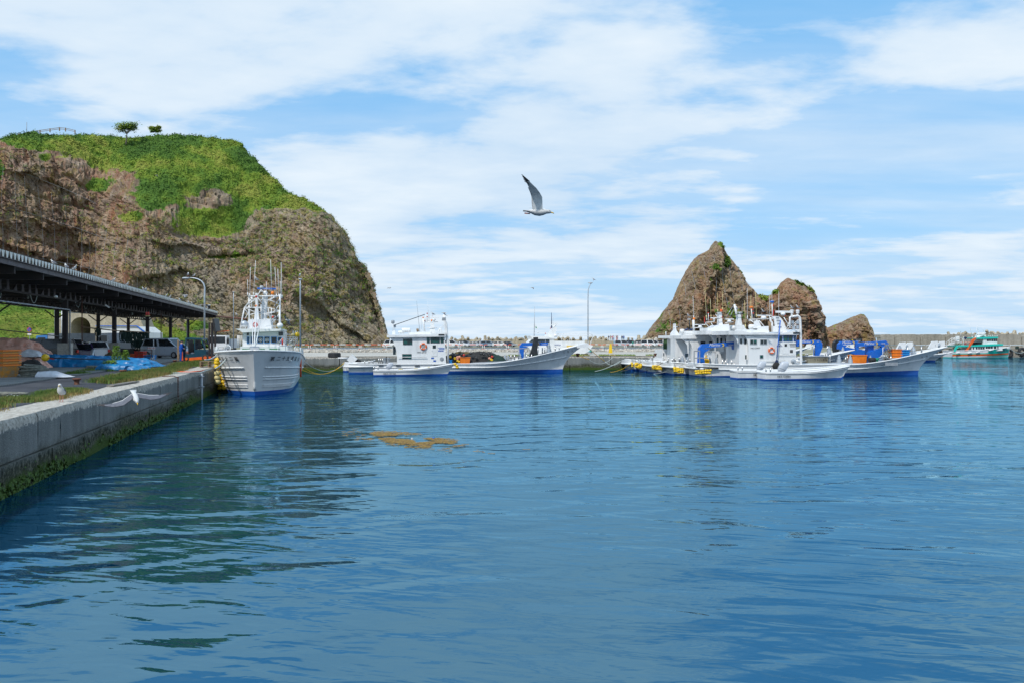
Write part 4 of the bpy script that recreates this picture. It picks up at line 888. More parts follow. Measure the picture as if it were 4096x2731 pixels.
# ---------------------------------------------------------------- the raft of boats on the right, bows to the right
def stern_block(b, x0, B, z):
 m = MB(); n = 14; rows = []
 for k in range(n+1):
  a = -pi/2+pi*k/n; rows.append([(x0-.55*cos(a)**.6 if cos(a) > 0 else x0, B*.5*sin(a), zz) for zz in (z-.32, z-.2, z+.1)])
 m.grid(rows, flip=True); m.v.append((x0+.2, 0, z+.1)); c = len(m.v)-1; m.v.append((x0+.2, 0, z-.32))
 for k in range(n): m.f.append((c, k*3+2, (k+1)*3+2)); m.f.append((c+1, (k+1)*3, k*3))
 b.part('stern_platform', 'white_paint', m, angle=35)
 m = MB(); m.tube([(x0-.55*max(0, cos(-pi/2+pi*k/n))**.6, B*.52*sin(-pi/2+pi*k/n), z-.28) for k in range(n+1)], .09, 7); b.part('stern_moulding', 'white_gel', m, True)
def raft_boat(label, stern, bowt, ystern, B, boot, name_txt=None, bowz=2.9, zm=1.08, wlb=None, cat='boat', bs=.05):
 Yc = ystern+1.9+B*.5; b = Boat('fishing_boat', label, WX((stern+bowt)/2, Yc), Yc, FA, 'white fishing boats')
 x0, xb = b.p((stern, 1495), B/2).x-.2, b.p((bowt, 1400)).x; xw = xb-3.1 if wlb is None else b.p((wlb, 1495)).x
 b.hull(x0+.75, xw, xb, B, zm, bowz, zm+.15, tb=.62, pb=1.7, pr=2.0, boot=boot, bs=bs, rail=.6, deckz=.5); b.x0 = x0; b.B = B
 stern_block(b, x0+.75, B, zm-.02)
 return b
def stern_name(b, s, V_, x, y, dx, px_h, dy=2):
 for i, ch in enumerate(s):
  q = V_(x+i*dx, y+i*dy); P = b.Fr.F(q[0], q[1], b.x0+.2); yy = max(-b.B*.40, min(b.B*.46, P.y)); text(ch, 'lettering', 'lettering_black', b.r, (b.x0+.75-.03 if P.z < .7 else b.x0+.75-.55*max(0.0, cos(yy/b.B*pi))**.6-.05, yy, P.z), px_h/FPX*b.Fr.o[1], (pi/2, 0, -pi/2), .004, sx=1.8)
def fenders(label, b, V_, cols, rows, x0, y0, dx, dy, r, skew=0, loc_ly=None, seed=1):
 rr = random.Random(seed); P = world(b, b.p(V_(x0, y0), loc_ly)); t = thing('fender_floats', label, 'fenders', P, b.a, 'strings of yellow fender floats'); R = r
 for i in range(rows):
  for j in range(cols):
   q = b.p(V_(x0+j*dx+rr.uniform(-6, 6), y0+i*dy+j*skew+rr.uniform(-5, 5)), loc_ly)-b.p(V_(x0, y0), loc_ly)
   m = MB(); m.ball((q.x, q.y+rr.uniform(-.05, .05), q.z), R, 9, 7, (1.15, 1, .95)); m.build('float', 'yellow_plastic', t, True)
 m = MB(); a = b.p(V_(x0, y0), loc_ly)*0; c = b.p(V_(x0+(cols-1)*dx, y0-60), loc_ly)-b.p(V_(x0, y0), loc_ly)
 m.tube([Vector((0, .1, R)), Vector((0, .12, .75))], .02, 5); m.tube([Vector((c.x, .1, R)), Vector((c.x, .12, c.z+.2))], .02, 5); m.build('rope', 'rope_grey', t); return t
# A: furthest, B, C, D, E: nearest
bA = raft_boat('farthest white boat of the raft, green canvas screen on its aft frame', 2478, 3050, 80.9, 3.4, .2, bowz=2.6)
bB = raft_boat('second farthest raft boat, white fenders of yellow floats at its plain stern', 2532, 3240, 78.0, 3.4, .16, bowz=2.6)
bC = raft_boat('middle raft boat with black name characters high on its stern', 2563, 3455, 74.2, 3.8, .16, bowz=2.8)
bD = raft_boat('raft boat with black waterline and open aft cabin, second from the camera', 2630, 3420, 71.3, 3.8, .12, bowz=2.4)
bE = raft_boat('nearest large fishing boat of the raft with orange lifebuoy and high bow', 2728, 3790, 67.6, 4.2, .07, bowz=2.75, wlb=3672, bs=.38)
# ---- E
b = bE; N = -1.85
b.wall('deckhouse', 'white_paint', vv(V4, (735, 1305), (870, 1305), (870, 900), (845, 800), (800, 735), (740, 712), (700, 712), (1740, 712), (1715, 840), (1720, 1060), (1710, 1310)), N, 1.8)
b.wall('roof', 'white_paint', vv(V4, (515, 715), (515, 645), (700, 640), (800, 655), (900, 678), (1100, 685), (1500, 680), (1650, 655), (1790, 615), (1765, 715)), N-.25, 2.05)
b.wall('roof_bracket', 'white_paint', vv(V4, (575, 715), (620, 750), (660, 810), (685, 880), (690, 712)), N, N+.12); b.wall('roof_bracket', 'white_paint', vv(V4, (575, 715), (620, 750), (660, 810), (685, 880), (690, 712)), 1.6, 1.72)
m = MB(); q = [b.p(c, N) for c in vv(V4, (1645, 672), (1755, 668), (1765, 698), (1645, 700))]; m.prism([(v.x, v.z) for v in q], 'y', N-.255, N-.28); b.part('roof_vent', 'black_paint', m)
for a, c, fr, gl, mu in (((893, 795), (1020, 885), 'grey_white', 'green_glass', 2), ((1075, 795), (1202, 885), 'grey_white', 'dark_glass', 2), ((1068, 1065), (1134, 1135), 'grey_white', 'green_glass', 1), ((1412, 730), (1475, 835), 'boot_blue', 'green_glass', 1), ((1490, 722), (1660, 832), 'boot_blue', 'green_glass', 2), ((1676, 722), (1716, 830), 'boot_blue', 'green_glass', 1), ((792, 785), (826, 878), 'black_paint', 'green_glass', 1), ((720, 785), (750, 870), 'black_paint', 'green_glass', 1), ((808, 1070), (832, 1145), 'black_paint', 'green_glass', 1)): b.win(V4(*a), V4(*c), N if a[0] > 860 else N+.3 if a[0] != 808 else N, fr, gl, mu)
b.wall('aft_cabin', 'white_paint', vv(V4, (700, 1300), (700, 712), (872, 712), (872, 1300)), N+.3, 1.5)
m = MB(); A, C = b.p(V4(1490, 845), N), b.p(V4(1585, 1045), N); m.box((A.x, N, C.z), (C.x, N-.03, A.z)); dr = b.part('door', 'white_gel', m)
m = MB(); A, C = b.p(V4(1512, 873), N), b.p(V4(1555, 920), N); m.box((A.x, N-.03, C.z), (C.x, N-.045, A.z)); b.part('pane', 'dark_glass', m, parent=dr)
b.txt('HK2-23907', V4(988, 950), 8.2, N, 'lettering_grey', .25); b.txt('HKC', V4(1425, 908), 5.2, N, 'lettering_blue')
m = MB(); q = [b.p(c, N-.01) for c in vv(V4, (1422, 868), (1372, 918), (1474, 918), (1422, 868))]; m.tube(q, .02, 4); b.part('triangle_emblem', 'lettering_blue', m)
m = MB()
for k, y in enumerate((870, 892, 915)):
 A, C = b.p(V4(1602, y), N), b.p(V4(1730, y+10), N); m.box((A.x+.03*k, N-.004, C.z), (C.x, N-.01, A.z))
b.part('side_stripes', 'lettering_black', m)
for r_ in range(2):
 m = MB()
 for k in range(6): A = b.p(V4(1612+k*9, 978+r_*26), N); m.box((A.x, N-.004, A.z-.15), (A.x+.04, N-.012, A.z))
 b.part('vent_grille', 'lettering_black', m)
lifering(b, V4(1283, 992), 14, N, label='pale orange lifebuoy on the nearest raft boat', group='lifebuoys on deckhouse walls')
m = MB(); P = b.p(V4(1665, 1180), N); m.lathe([(.16, .1), (.21, 0), (.21, -.08), (.1, -.12), (.1, -.32), (.15, -.33), (.15, -.37)], (P.x, N, P.z), 16, 'y'); b.part('line_hauler', 'galvanised', m, angle=40)
for y in (1060, 1165): b.pipe('handrail', 'white_gel', vv(V4, (1080 if y > 1100 else 1380, y+5), (1520 if y > 1100 else 1700, y+5)), N-.12, .03)
# tops
P = b.p(V4(955, 572), -.5); m = MB(); m.lathe([(.05, -.44), (.2, -.42), (.225, -.36), (.23, 0), (.225, .36), (.2, .42), (.05, .44)], P, 14, 'x'); b.part('liferaft_canister', 'white_gel', m, True)
b.wall('roof_box', 'white_paint', vv(V4, (830, 678), (830, 620), (1240, 640), (1240, 680)), -1.4, 1.2)
b.wall('flying_bridge', 'white_paint', vv(V4, (1045, 670), (1050, 580), (1230, 560), (1230, 670)), -1.1, .9); b.wall('flying_bridge_screen', 'white_paint', vv(V4, (1310, 665), (1310, 560), (1400, 565), (1400, 665)), -1.1, .9)
b.pipe('funnel', 'wood', vv(V4, (1250, 665), (1247, 480)), -.6, .27, 10)
b.wall('mast_fin', 'white_paint', curved(vv(V4, (1400, 665), (1350, 560), (1330, 440), (1300, 390), (1420, 390), (1490, 470), (1540, 580), (1560, 665)), 4), -.9, -.78)
b.wall('mast_fin', 'white_paint', curved(vv(V4, (1400, 665), (1350, 560), (1330, 440), (1300, 390), (1420, 390), (1490, 470), (1540, 580), (1560, 665)), 4), .7, .82)
for y in (410, 460, 515, 575): m = MB(); P = b.p(V4(1385+(y-400)*.25, y), -.9); m.cbox((P.x, -.91, P.z), (.32, .03, .15)); b.part('fin_hole', 'grey_metal', m)
b.pipe('vent_pipe', 'white_gel', curved(vv(V4, (1290, 560), (1290, 500), (1268, 470), (1265, 400)), 5), -.7, .2, 8)
b.radar(V4(1025, 368), V4(1290, 366), -.3, V4(1155, 400)); b.radar(V4(1355, 303), V4(1620, 298), -.3, V4(1480, 320), h=.2); b.dome(V4(1140, 410), .5, -.6); b.dome(V4(1487, 342), .42, -.6)
b.txt('FURUNO', V4(1145, 368), 3.2, -.38, 'lettering_blue')
b.pipe('platform_rail', 'white_gel', vv(V4, (870, 440), (1400, 425)), -.6, .06); b.pipe('platform_rail', 'white_gel', vv(V4, (870, 460), (1000, 455)), -.2, .06)
for a, c in (((895, 450), (1130, 600)), ((1010, 450), (1100, 570)), ((1060, 460), (1180, 600)), ((1290, 420), (1420, 520)), ((1500, 400), (1600, 560))): b.pipe('mast_brace', 'white_gel', vv(V4, a, c), -.6, .05)
b.wall('mast_fin', 'white_paint', vv(V4, (960, 600), (980, 470), (1050, 455), (1110, 600)), -.9, -.8)
for x, y0, y1, c in ((920, 430, 225, 'orange_plastic'), (1290, 430, 130, 'crane_blue')):
 b.pipe('signal_mast', 'white_gel', vv(V4, (x+15 if x < 1000 else x+10, y0), (x, y1)), -.5, .09)
 m = MB(); P = b.p(V4(x, y1), -.5); m.lathe([(.05, -.08), (.14, -.06), (.2, .02), (.2, .08), (.15, .12)], P, 12); b.part('beacon', c, m, True)
for x, y in ((945, 265), (955, 328), (1315, 190), (1530, 372)): b.lamp(V4(x, y), .11, -.6, 'red_paint')
m = MB(); q = [b.p(c, -.6) for c in vv(V4, (1300, 385), (1308, 300), (1316, 262), (1326, 270), (1322, 340), (1312, 385))]; m.prism([(v.x, v.z) for v in q], 'y', -.62, -.60); b.part('folded_flag', 'red_paint', m)
# big tubular gallows
for ly in (N+.1, 1.5): b.pipe('gallows_post', 'white_gel', curved(vv(V4, (1810, 1315), (1808, 900), (1795, 480), (1775, 395), (1735, 375)), 6), ly, .21, 10)
b.pipe('gallows_beam', 'white_gel', vv(V4, (1640, 390), (1760, 380)), N+.1, .2, 10); b.pipe('gallows_post', 'white_gel', vv(V4, (1612, 600), (1612, 400), (1640, 385)), N+.1, .17, 9)
b.pipe('gallows_beam', 'white_gel', [V4(1735, 375), V4(1735, 375)], 0, .2, 9, lys=[N+.1, 1.5])
for x, y in ((1645, 315), (1750, 318)): m = MB(); P = b.p(V4(x, y+55), N+.1); m.lathe([(.08, 0), (.09, .2), (.15, .24), (.15, .4), (.17, .42), (.17, .52), (.1, .56)], P, 12); b.part('sheave_head', 'white_gel', m, angle=40)
for a, c in (((1620, 440), (1550, 600)), ((1800, 410), (1560, 620)), ((1620, 560), (1820, 545)), ((1640, 600), (1800, 430)), ((1560, 560), (1780, 520))): b.pipe('gallows_brace', 'white_gel', vv(V4, a, c), N+.2, .06)
for x, y in ((1655, 490), (1745, 490), (1745, 580), (1680, 590)): m = MB(); P = b.p(V4(x, y), N+.1); m.cbox(P, (.2, .2, .3)); b.part('flood_lamp', 'galvanised', m, angle=30)
for x0_, y0_, x1_, y1_, mt in ((815, 590, 797, 100, 'pale_yellow'), (912, 440, 912, 0, 'pale_yellow'), (850, 440, 845, -120, 'white_gel'), (1012, 400, 995, -60, 'pale_yellow'), (1245, 420, 1250, 0, 'white_gel'), (1290, 120, 1288, -70, 'white_gel'), (1410, 560, 1413, -60, 'white_gel')): b.antenna(V4(x0_, y0_), V4(x1_, y1_), .2, .032 if mt == 'pale_yellow' else .022, mt)
# long blue handled landing net leaning on the house
m = MB(); A, C = b.p(V4(1440, 455), N-.35), b.p(V4(1375, 1140), N-.35); Wd = [world(b, A), world(b, C)]; t = thing('landing_net', 'landing net with long blue handle leaning on the nearest raft boat', 'net', Wd[1], b.a)
m.tube([(0, 0, 0), A-C], .05, 6); m.build('handle', 'crane_blue', t, True)
m = MB(); k_ = [b.p(c, N-.35)-C for c in vv(V4, (1375, 1140), (1340, 1200), (1405, 1200))]; m.prism([(v.x, v.z) for v in k_], 'y', -.05, .05); m.build('funnel', 'navy_paint', t)
m = MB(); P = b.p(V4(1370, 1270), N-.4)-C; m.ball(P, .40, 14, 8, (1, .4, 1.0)); m.build('net_bag', 'net_black', t, True)
b.posts('bollard_post', 'stainless', [(V4(x, 1300), V4(x, y)) for x, y in ((830, 1230), (900, 1230), (570, 1145), (610, 1200), (455, 1150), (405, 1135), (495, 1205))], -1.1, .12)
for x, y0, y1, ly, r in ((690, 1300, 1070, -.4, .5), (295, 1250, 1110, .2, .35), (175, 1250, 1110, .8, .3)): capstan(b, V4(x, y0), V4(x, y1), ly, r)
b.wall('rubber_fender', 'rubber', vv(V3, (1650, 1285), (1650, 1260), (2065, 1275), (2065, 1302)), -2.12, -1.95)
stern_name(b, '第七豊栄丸', V3, 1425, 1258, 34, 6.5)
fenders('yellow fender floats below the black rubber bar of the nearest raft boat', b, V3, 7, 2, 1640, 1345, 44, 42, .125, -2, -2.25)
crane(b, V3(1730, 1215), V3(1720, 880), V3(2350, 825), -.2, bh=17, w=.45, col=(13, 9))
m = MB()
for a, c in (((1600, 965), (1600, 1215)), ((1705, 965), (1705, 1215)), ((1600, 965), (1710, 965)), ((1600, 1095), (1860, 1098))): m.tube([b.p(V3(*a), -1.2), b.p(V3(*c), -1.2)], .05, 6)
b.part('guard_frame', 'grey_metal', m)
m = MB()
for k in range(7): a = (1825+k*4, 1030+k*12); m.tube([b.p(V3(*a), -.9), b.p(V3(1800+k*14, 1120+k*4), -1.0), b.p(V3(1815+k*9, 1235), -.9)], .035, 5)
b.part('hoses', 'rope_yellow', m)
# foredeck of E
b.wall('hatch_coaming', 'grey_white', vv(V5, (30, 720), (40, 690), (1005, 675), (1005, 710)), -1.5, 1.4); b.wall('hatch_coaming', 'grey_white', vv(V5, (30, 750), (60, 718), (700, 700), (720, 735)), -1.75, 1.6)
for x, y0, y1, ly, r in ((790, 680, 545, .2, .42), (612, 685, 540, .5, .45), (1105, 705, 550, -.6, .3), (1310, 690, 580, -.3, .45), (1780, 590, 410, 0, .5), (1565, 500, 400, 1.0, .42)): capstan(b, V5(x, y0), V5(x, y1), ly, r)
for x, y0, y1, ly in ((918, 690, 545, .4), (865, 690, 620, .5), (945, 690, 620, .6), (1425, 690, 550, -1.0), (1445, 680, 600, -.9), (740, 685, 545, .8), (715, 690, 570, .9), (1686, 590, 400, .4), (1905, 560, 400, .2), (470, 680, 515, .8)): b.posts('bollard_post', 'stainless', [(V5(x, y0), V5(x, y1))], ly, .13)
crane(b, V5(1085, 660), V5(1345, 350), V5(885, 385), .2, bh=16, w=.45, col=(10, 8));
b.wall('crane_post', 'crane_blue', vv(V5, (1060, 625), (1065, 450), (1060, 385), (1160, 385), (1150, 620)), .3, .8)
m = MB(); P = b.p(V5(1200, 650), -1.0); m.lathe([(.2, 0), (.2, .15), (.13, .2), (.15, .35), (.24, .4), (.24, .55), (.1, .6)], (P.x, -1.0, P.z-.2), 12); b.part('net_hauler', 'green_paint', m, angle=40)
m = MB(); P = b.p(V5(1130, 620), -1.0); m.lathe([(.2, -.3), (.24, -.28), (.24, .28), (.2, .3)], P, 10, 'x'); b.part('hauler_roller', 'rubber', m, True)
for i in range(4): m = MB(); c = b.p(V5(1330+i*30, 520), -.7); m.tube([c+Vector((.1*sin(k*2+i), .06*cos(k*1.3), .9-.16*k)) for k in range(12)], .05, 5); b.part('hanging_hose', 'rope_grey', m, True)
b.pipe('hose_rack', 'white_gel', vv(V5, (1300, 640), (1300, 430), (1460, 430), (1460, 560)), -.6, .05)
b.wall('deck_table', 'grey_white', vv(V5, (1430, 600), (1430, 592), (1720, 590), (1720, 600)), -1.2, .3); b.wall('deck_locker', 'grey_metal', vv(V5, (1450, 660), (1450, 600), (1620, 600), (1600, 650)), -1.0, .2)
for s, x, y in (('丸', 1915, 580), ('栄', 1985, 565)): b.txt(s, V5(x, y), 9, -1.2+.5*(x-1915)/120)
m = MB(); A = b.p(V5(1335, 710), -2.1); m.box((A.x, -2.14, A.z-.0), (A.x+1.3, -2.06, A.z+.3)); b.part('freeing_port', 'grey_metal', m)
# ---- D, deckhouse HK2-23893
b = bD; N = -1.7
b.wall('deckhouse', 'white_paint', vv(V4, (280, 1290), (280, 1000), (430, 1000), (430, 870), (390, 780), (340, 725), (290, 712), (760, 712), (760, 1300)), N, 1.7)
b.wall('roof', 'white_paint', vv(V4, (105, 712), (105, 640), (240, 642), (400, 665), (640, 655), (640, 712)), N-.25, 1.95)
b.wall('roof_bracket', 'white_paint', vv(V4, (160, 712), (210, 760), (250, 830), (265, 900), (268, 1290), (285, 1290), (285, 712)), N, N+.1)
for a, c, fr in (((447, 782), (582, 860), 'navy_paint'), ((625, 785), (680, 885), 'navy_paint'), ((296, 770), (330, 862), 'navy_paint'), ((360, 772), (396, 862), 'navy_paint'), ((302, 1050), (320, 1115), 'grey_metal'), ((378, 1050), (396, 1120), 'grey_metal')): b.win(V4(*a), V4(*c), N, fr, 'green_glass', 2 if c[0]-a[0] > 100 else 1)
b.txt('HK2-23893', V4(548, 1003), 8, N, 'lettering_black', .2); b.txt('HK2-231', V4(208, 1022), 8.2, N-.05, 'lettering_black')
m = MB()
for k in range(8): A, C = b.p(V4(522+k*16, 1052), N-.01), b.p(V4(530+k*16, 1105), N-.01); m.box((A.x, N-.03, C.z), (C.x, N-.01, A.z))
b.part('grille', 'black_paint', m)
P = b.p(V4(600, 590), -.2); m = MB(); m.lathe([(.05, -.3), (.2, -.27), (.22, 0), (.2, .27), (.05, .3)], P, 12, 'x'); b.part('liferaft_canister', 'white_gel', m, True)
b.wall('roof_box', 'white_paint', vv(V4, (140, 645), (140, 590), (250, 600), (350, 540), (440, 540), (520, 520), (530, 655)), -1.1, 1.1); b.wall('roof_box', 'white_paint', vv(V4, (660, 660), (655, 540), (790, 540), (830, 620), (830, 660)), -.9, .9)
b.wall('mast', 'white_paint', vv(V4, (330, 600), (340, 480), (345, 330), (395, 330), (400, 480), (420, 600)), -.25, .25); b.wall('mast', 'white_paint', vv(V4, (665, 545), (680, 440), (705, 340), (735, 340), (740, 440), (760, 545)), -.25, .25)
for x, y, c in ((380, 280, 'orange_paint'), (200, 440, 'orange_plastic')): b.lamp(V4(x, y), .22 if x == 380 else .14, -.3, c, 'beacon')
for x, y in ((145, 325), (168, 380), (402, 398), (1530, 0)):
 if x < 1000: b.lamp(V4(x, y), .1, -.4, 'red_paint')
for x, y in ((345, 322), (715, 318)): m = MB(); P = b.p(V4(x, y), -.2); m.lathe([(.06, -.16), (.1, -.08), (.26, .03), (.26, .06)], P, 14); b.part('satellite_dish', 'white_gel', m, angle=40)
b.radar(V4(190, 412), V4(320, 412), -.4, V4(250, 430)); b.radar(V4(445, 435), V4(603, 433), -.4, V4(525, 450)); b.dome(V4(525, 470), .38, -.6)
for a, c in (((150, 330), (150, 470)), ((90, 495), (260, 480)), ((90, 500), (180, 600)), ((280, 345), (340, 440)), ((450, 500), (600, 485)), ((200, 500), (250, 590))): b.pipe('mast_brace', 'white_gel', vv(V4, a, c), -.5, .06)
b.pipe('derrick', 'white_gel', vv(V4, (665, 400), (615, 170)), -.2, .2, 8); b.pipe('derrick_stay', 'steel', vv(V4, (605, 180), (440, 440)), -.5, .035); b.pipe('derrick_stay', 'steel', vv(V4, (600, 260), (520, 440)), 0, .035); b.pipe('cable', 'black_paint', vv(V4, (0, 500), (320, 430), (640, 350), (900, 322)), -.5, .035)
m = MB(); q = [b.p(c, -.6) for c in vv(V4, (72, 390), (84, 395), (92, 495), (76, 500))]; m.prism([(v.x, v.z) for v in q], 'y', -.62, -.60); b.part('folded_flag', 'red_paint', m)
for x0_, y0_, x1_, y1_, mt in ((115, 430, 90, -90, 'pale_yellow'), (198, 400, 182, 60, 'pale_yellow'), (318, 300, 308, -40, 'pale_yellow'), (405, 270, 400, -60, 'pale_yellow'), (480, 1010, 420, 250, 'wood')): b.antenna(V4(x0_, y0_), V4(x1_, y1_), .2, .03, mt)
b.posts('bollard_post', 'stainless', [(V3(x, 1190), V3(x, y)) for x, y in ((1110, 1075), (1185, 1105), (1218, 1065), (1245, 1100), (1318, 1075), (1460, 1130), (1525, 1115), (1090, 1120))], -.9, .12)
for x, y0, y1, ly, r in ((1375, 1195, 1060, -.6, .45), (1478, 1190, 1070, .6, .35)): capstan(b, V3(x, y0), V3(x, y1), ly, r)
stern_name(b, '重栄丸', V3, 1080, 1228, 32, 6.5)
fenders('yellow fender floats bunched at the stern of the black-waterline boat', b, V3, 5, 3, 1225, 1280, 38, 30, .13, 8, -2.1, 5)
# ---- C
b = bC; N = -1.6
b.wall('deckhouse', 'white_paint', vv(V3, (1560, 1180), (1565, 930), (1545, 850), (1500, 780), (1440, 735), (2080, 735), (2080, 1180)), N, 1.6)
b.wall('roof', 'white_paint', vv(V3, (1350, 740), (1350, 675), (1850, 665), (1975, 735)), N-.2, 1.8)
b.wall('roof_bracket', 'white_paint', vv(V3, (1365, 740), (1420, 780), (1470, 860), (1480, 990), (1480, 1170), (1495, 1170), (1495, 740)), N, N+.1); b.wall('cabin_end', 'white_paint', vv(V3, (1240, 1180), (1240, 740), (1480, 740), (1480, 1180)), 0, 1.5)
for a, c in (((1718, 785), (1810, 835)), ((1882, 785), (1972, 828)), ((1425, 1010), (1485, 1082))): b.win(V3(*a), V3(*c), N, 'navy_paint', 'dark_glass', 1)
m = MB(); A, C = b.p(V3(1355, 672), -1.7), b.p(V3(1960, 700), -1.7)
for k in range(21): x = A.x+(C.x-A.x)*k/20; m.bar((x, -1.7, C.z-.2), (x, -1.7, A.z+.15), .05)
m.bar((A.x, -1.7, A.z+.15), (C.x, -1.7, A.z+.15), .06); b.part('roof_railing', 'white_gel', m)
b.wall('roof_box', 'white_paint', vv(V3, (1440, 680), (1440, 590), (1590, 590), (1800, 600), (1830, 680)), -1, 1)
for x in (1375, 1780): P = b.p(V3(x, 595), -.2); m = MB(); m.lathe([(.05, -.26), (.22, -.23), (.24, 0), (.22, .23), (.05, .26)], P, 12, 'x'); b.part('liferaft_canister', 'white_gel', m, True)
for x in (1450, 1535): m = MB(); P = b.p(V3(x, 565), -.6); m.cbox(P, (.36, .3, .16), (0, -.4, 0)); b.part('covered_lamp', 'navy_paint', m, angle=30)
b.pipe('lamp_post', 'black_paint', vv(V3, (1515, 560), (1508, 385)), -.3, .13, 8); m = MB(); P = b.p(V3(1502, 368), -.3); m.cbox(P, (.27, .25, .1)); b.part('lamp_head', 'grey_white', m, angle=30)
b.pipe('signal_mast', 'white_gel', vv(V3, (1590, 600), (1585, 380)), -.2, .22, 9); b.lamp(V3(1597, 360), .2, -.2, 'orange_plastic', 'beacon')
b.radar(V3(1605, 470), V3(1810, 475), -.3, V3(1705, 490)); b.txt('FURUNO', V3(1710, 472), 3.2, -.38, 'lettering_blue'); b.dome(V3(1712, 510), .4, -.5)
b.pipe('platform_rail', 'white_gel', vv(V3, (1600, 530), (1770, 525)), -.5, .05)
for x0_, y0_, x1_, y1_ in ((1592, 350, 1578, -70), (1840, 390, 1815, 0), (1922, 380, 1908, 0)): b.antenna(V3(x0_, y0_), V3(x1_, y1_), .2, .026, 'white_gel')
b.wall('stern_locker', 'white_paint', vv(V3, (835, 1160), (835, 1100), (1005, 1100), (1005, 1180)), -1.0, .5)
b.posts('bollard_post', 'stainless', [(V3(x, 1150), V3(x, y)) for x, y in ((680, 1120), (800, 1060), (1005, 1080), (720, 1125))], -.6, .1)
stern_name(b, '第十八豊栄丸', V3, 680, 1318, 24, 7)
stern_name(b, 'ウトロ', V3, 715, 1368, 22, 3.5)
fenders('yellow fender floats on the stern corner of the middle raft boat', b, V3, 5, 3, 820, 1250, 38, 24, .13, 4, -2.05, 9)
# ---- B
b = bB; N = -1.5
b.wall('deckhouse', 'white_paint', vv(V3, (1250, 1160), (1250, 735), (1480, 740), (1480, 1160)), N, 1.4)
b.wall('roof', 'white_paint', vv(V3, (1095, 725), (1100, 675), (1350, 680), (1500, 680), (1500, 735)), N-.2, 1.6)
b.wall('roof_bracket', 'white_paint', vv(V3, (1130, 728), (1190, 770), (1225, 840), (1240, 940), (1255, 940), (1255, 728)), N, N+.1)
for a, c in (((1255, 735), (1288, 842)), ((1297, 735), (1330, 842)), ((1325, 1020), (1348, 1070))): b.win(V3(*a), V3(*c), N, 'navy_paint', 'dark_glass', 1)
b.wall('mast', 'white_paint', vv(V3, (1170, 680), (1175, 640), (1225, 580), (1232, 500), (1232, 450), (1250, 450), (1252, 500), (1265, 580), (1310, 640), (1320, 680)), -.3, .3)
b.pipe('crossbar', 'white_gel', vv(V3, (1198, 512), (1285, 512)), -.2, .05); b.lamp(V3(1241, 440), .14, 0, 'lettering_black')
b.posts('bollard_post', 'stainless', [(V3(x, 1140), V3(x, y)) for x, y in ((620, 1120), (545, 1110), (1035, 1100))], -.3, .09)
fenders('yellow fender floats between the two farthest sterns of the raft', b, V3, 4, 4, 490, 1200, 32, 22, .13, 6, -1.95, 12)
# ---- A
b = bA; N = -1.4
b.wall('aft_house', 'white_paint', vv(V3, (995, 1170), (995, 940), (1250, 940), (1250, 1170)), N, 1.4)
b.txt('HK2', V3(1187, 966), 6.5, N)
for a, c in (((1010, 745), (1110, 935)), ((1125, 755), (1235, 945))): A, C = b.p(V3(*a), N+.4), b.p(V3(*c), N+.4); m = MB(); m.box((A.x, N+.4, C.z), (C.x, N+.46, A.z)); b.part('canvas_screen', 'green_canvas', m)
for x in (1008, 1115, 1240): b.posts('frame_post', 'white_gel', [(V3(x, 940), V3(x, 725))], N+.35, .06)
b.pipe('frame_bar', 'white_gel', vv(V3, (1005, 735), (1240, 730)), N+.35, .05); b.pipe('lamp_post', 'white_gel', vv(V3, (1065, 730), (1062, 600)), 0, .09)
for x in (1003, 1075): m = MB(); P = b.p(V3(x, 715), N+.3); m.lathe([(.06, -.18), (.1, 0), (.13, .16)], P, 9, 'x'); b.part('flood_lamp', 'green_paint', m, True)
b.win(V3(1008, 1000), V3(1030, 1058), N, 'grey_metal', 'dark_glass')
stern_name(b, '第一宝丸', V3, 240, 1282, 30, 6)
fenders('small bunch of yellow floats beside the farthest stern', b, V3, 1, 3, 420, 1195, 30, 28, .13, 0, -1.9, 14)
# skiffs in front of E
sk2 = skiff('skiff', 'white skiff with outboard, behind the front skiff at the raft', 2935, 3405, 1514, 2.0, .72, 1.2, True, 'HK3-129246', motor_at=2.2, mscale=1.2)
sk3 = skiff('skiff', 'front white skiff at the raft, outboard tilted and bow carrying a rope loop', 3045, 3398, 1519, 2.0, .66, 1.15, True, 'HK3-123064', motor_at=1.6, mscale=1.35)
# ================================================================ BOAT AT THE LEFT QUAY, bow towards the camera
class BowOn(Boat):
 def f(b, xy, lx): q = Vb(*xy); return b.Fr.F(q[0], q[1], lx)
 def fr(b, name, mat, poly, l0, l1, parent=None):
  q = [b.f(xy, l0) for xy in poly]; m = MB(); m.prism([(v.y, v.z) for v in q], 'x', l0, l1); return m.build(name, mat, parent or b.r, angle=30)
 def tb(b, name, mat, pts, r, n=6, sm=True):
  m = MB(); m.tube([b.f(p[:2], p[2]) for p in pts], r*.62, n); return m.build(name, mat, b.r, sm)
b1 = BowOn('fishing_boat', 'big white fishing boat seen bow on, moored along the left quay', WX(1020, 45.3), 45.3, atan2(-.966, .258), 'white fishing boats')
b1.hull(-19.5, 0, 1.25, 5.5, 1.75, 2.80, 1.8, tb=.05, pb=1.25, pr=1.3, ed=8.5, ew=7.0, tm=.50, tw=.45, boot=.2, wl=.70, rail=.60, deckz=1.3, zlow=-.6, railr=.05, dk='deck_green')
def hull_line(b, zf, t0, t1, r, name='spray_rail', mat='white_gel', out=.0):
 for sd in (1, -1):
  m = MB(); ts = [t0+(t1-t0)*k/30 for k in range(31)]; m.tube([b.hp(t, zf(t), sd)+Vector((0, sd*out, 0)) for t in ts], r, 6); m.build(name, mat, b.r, True)
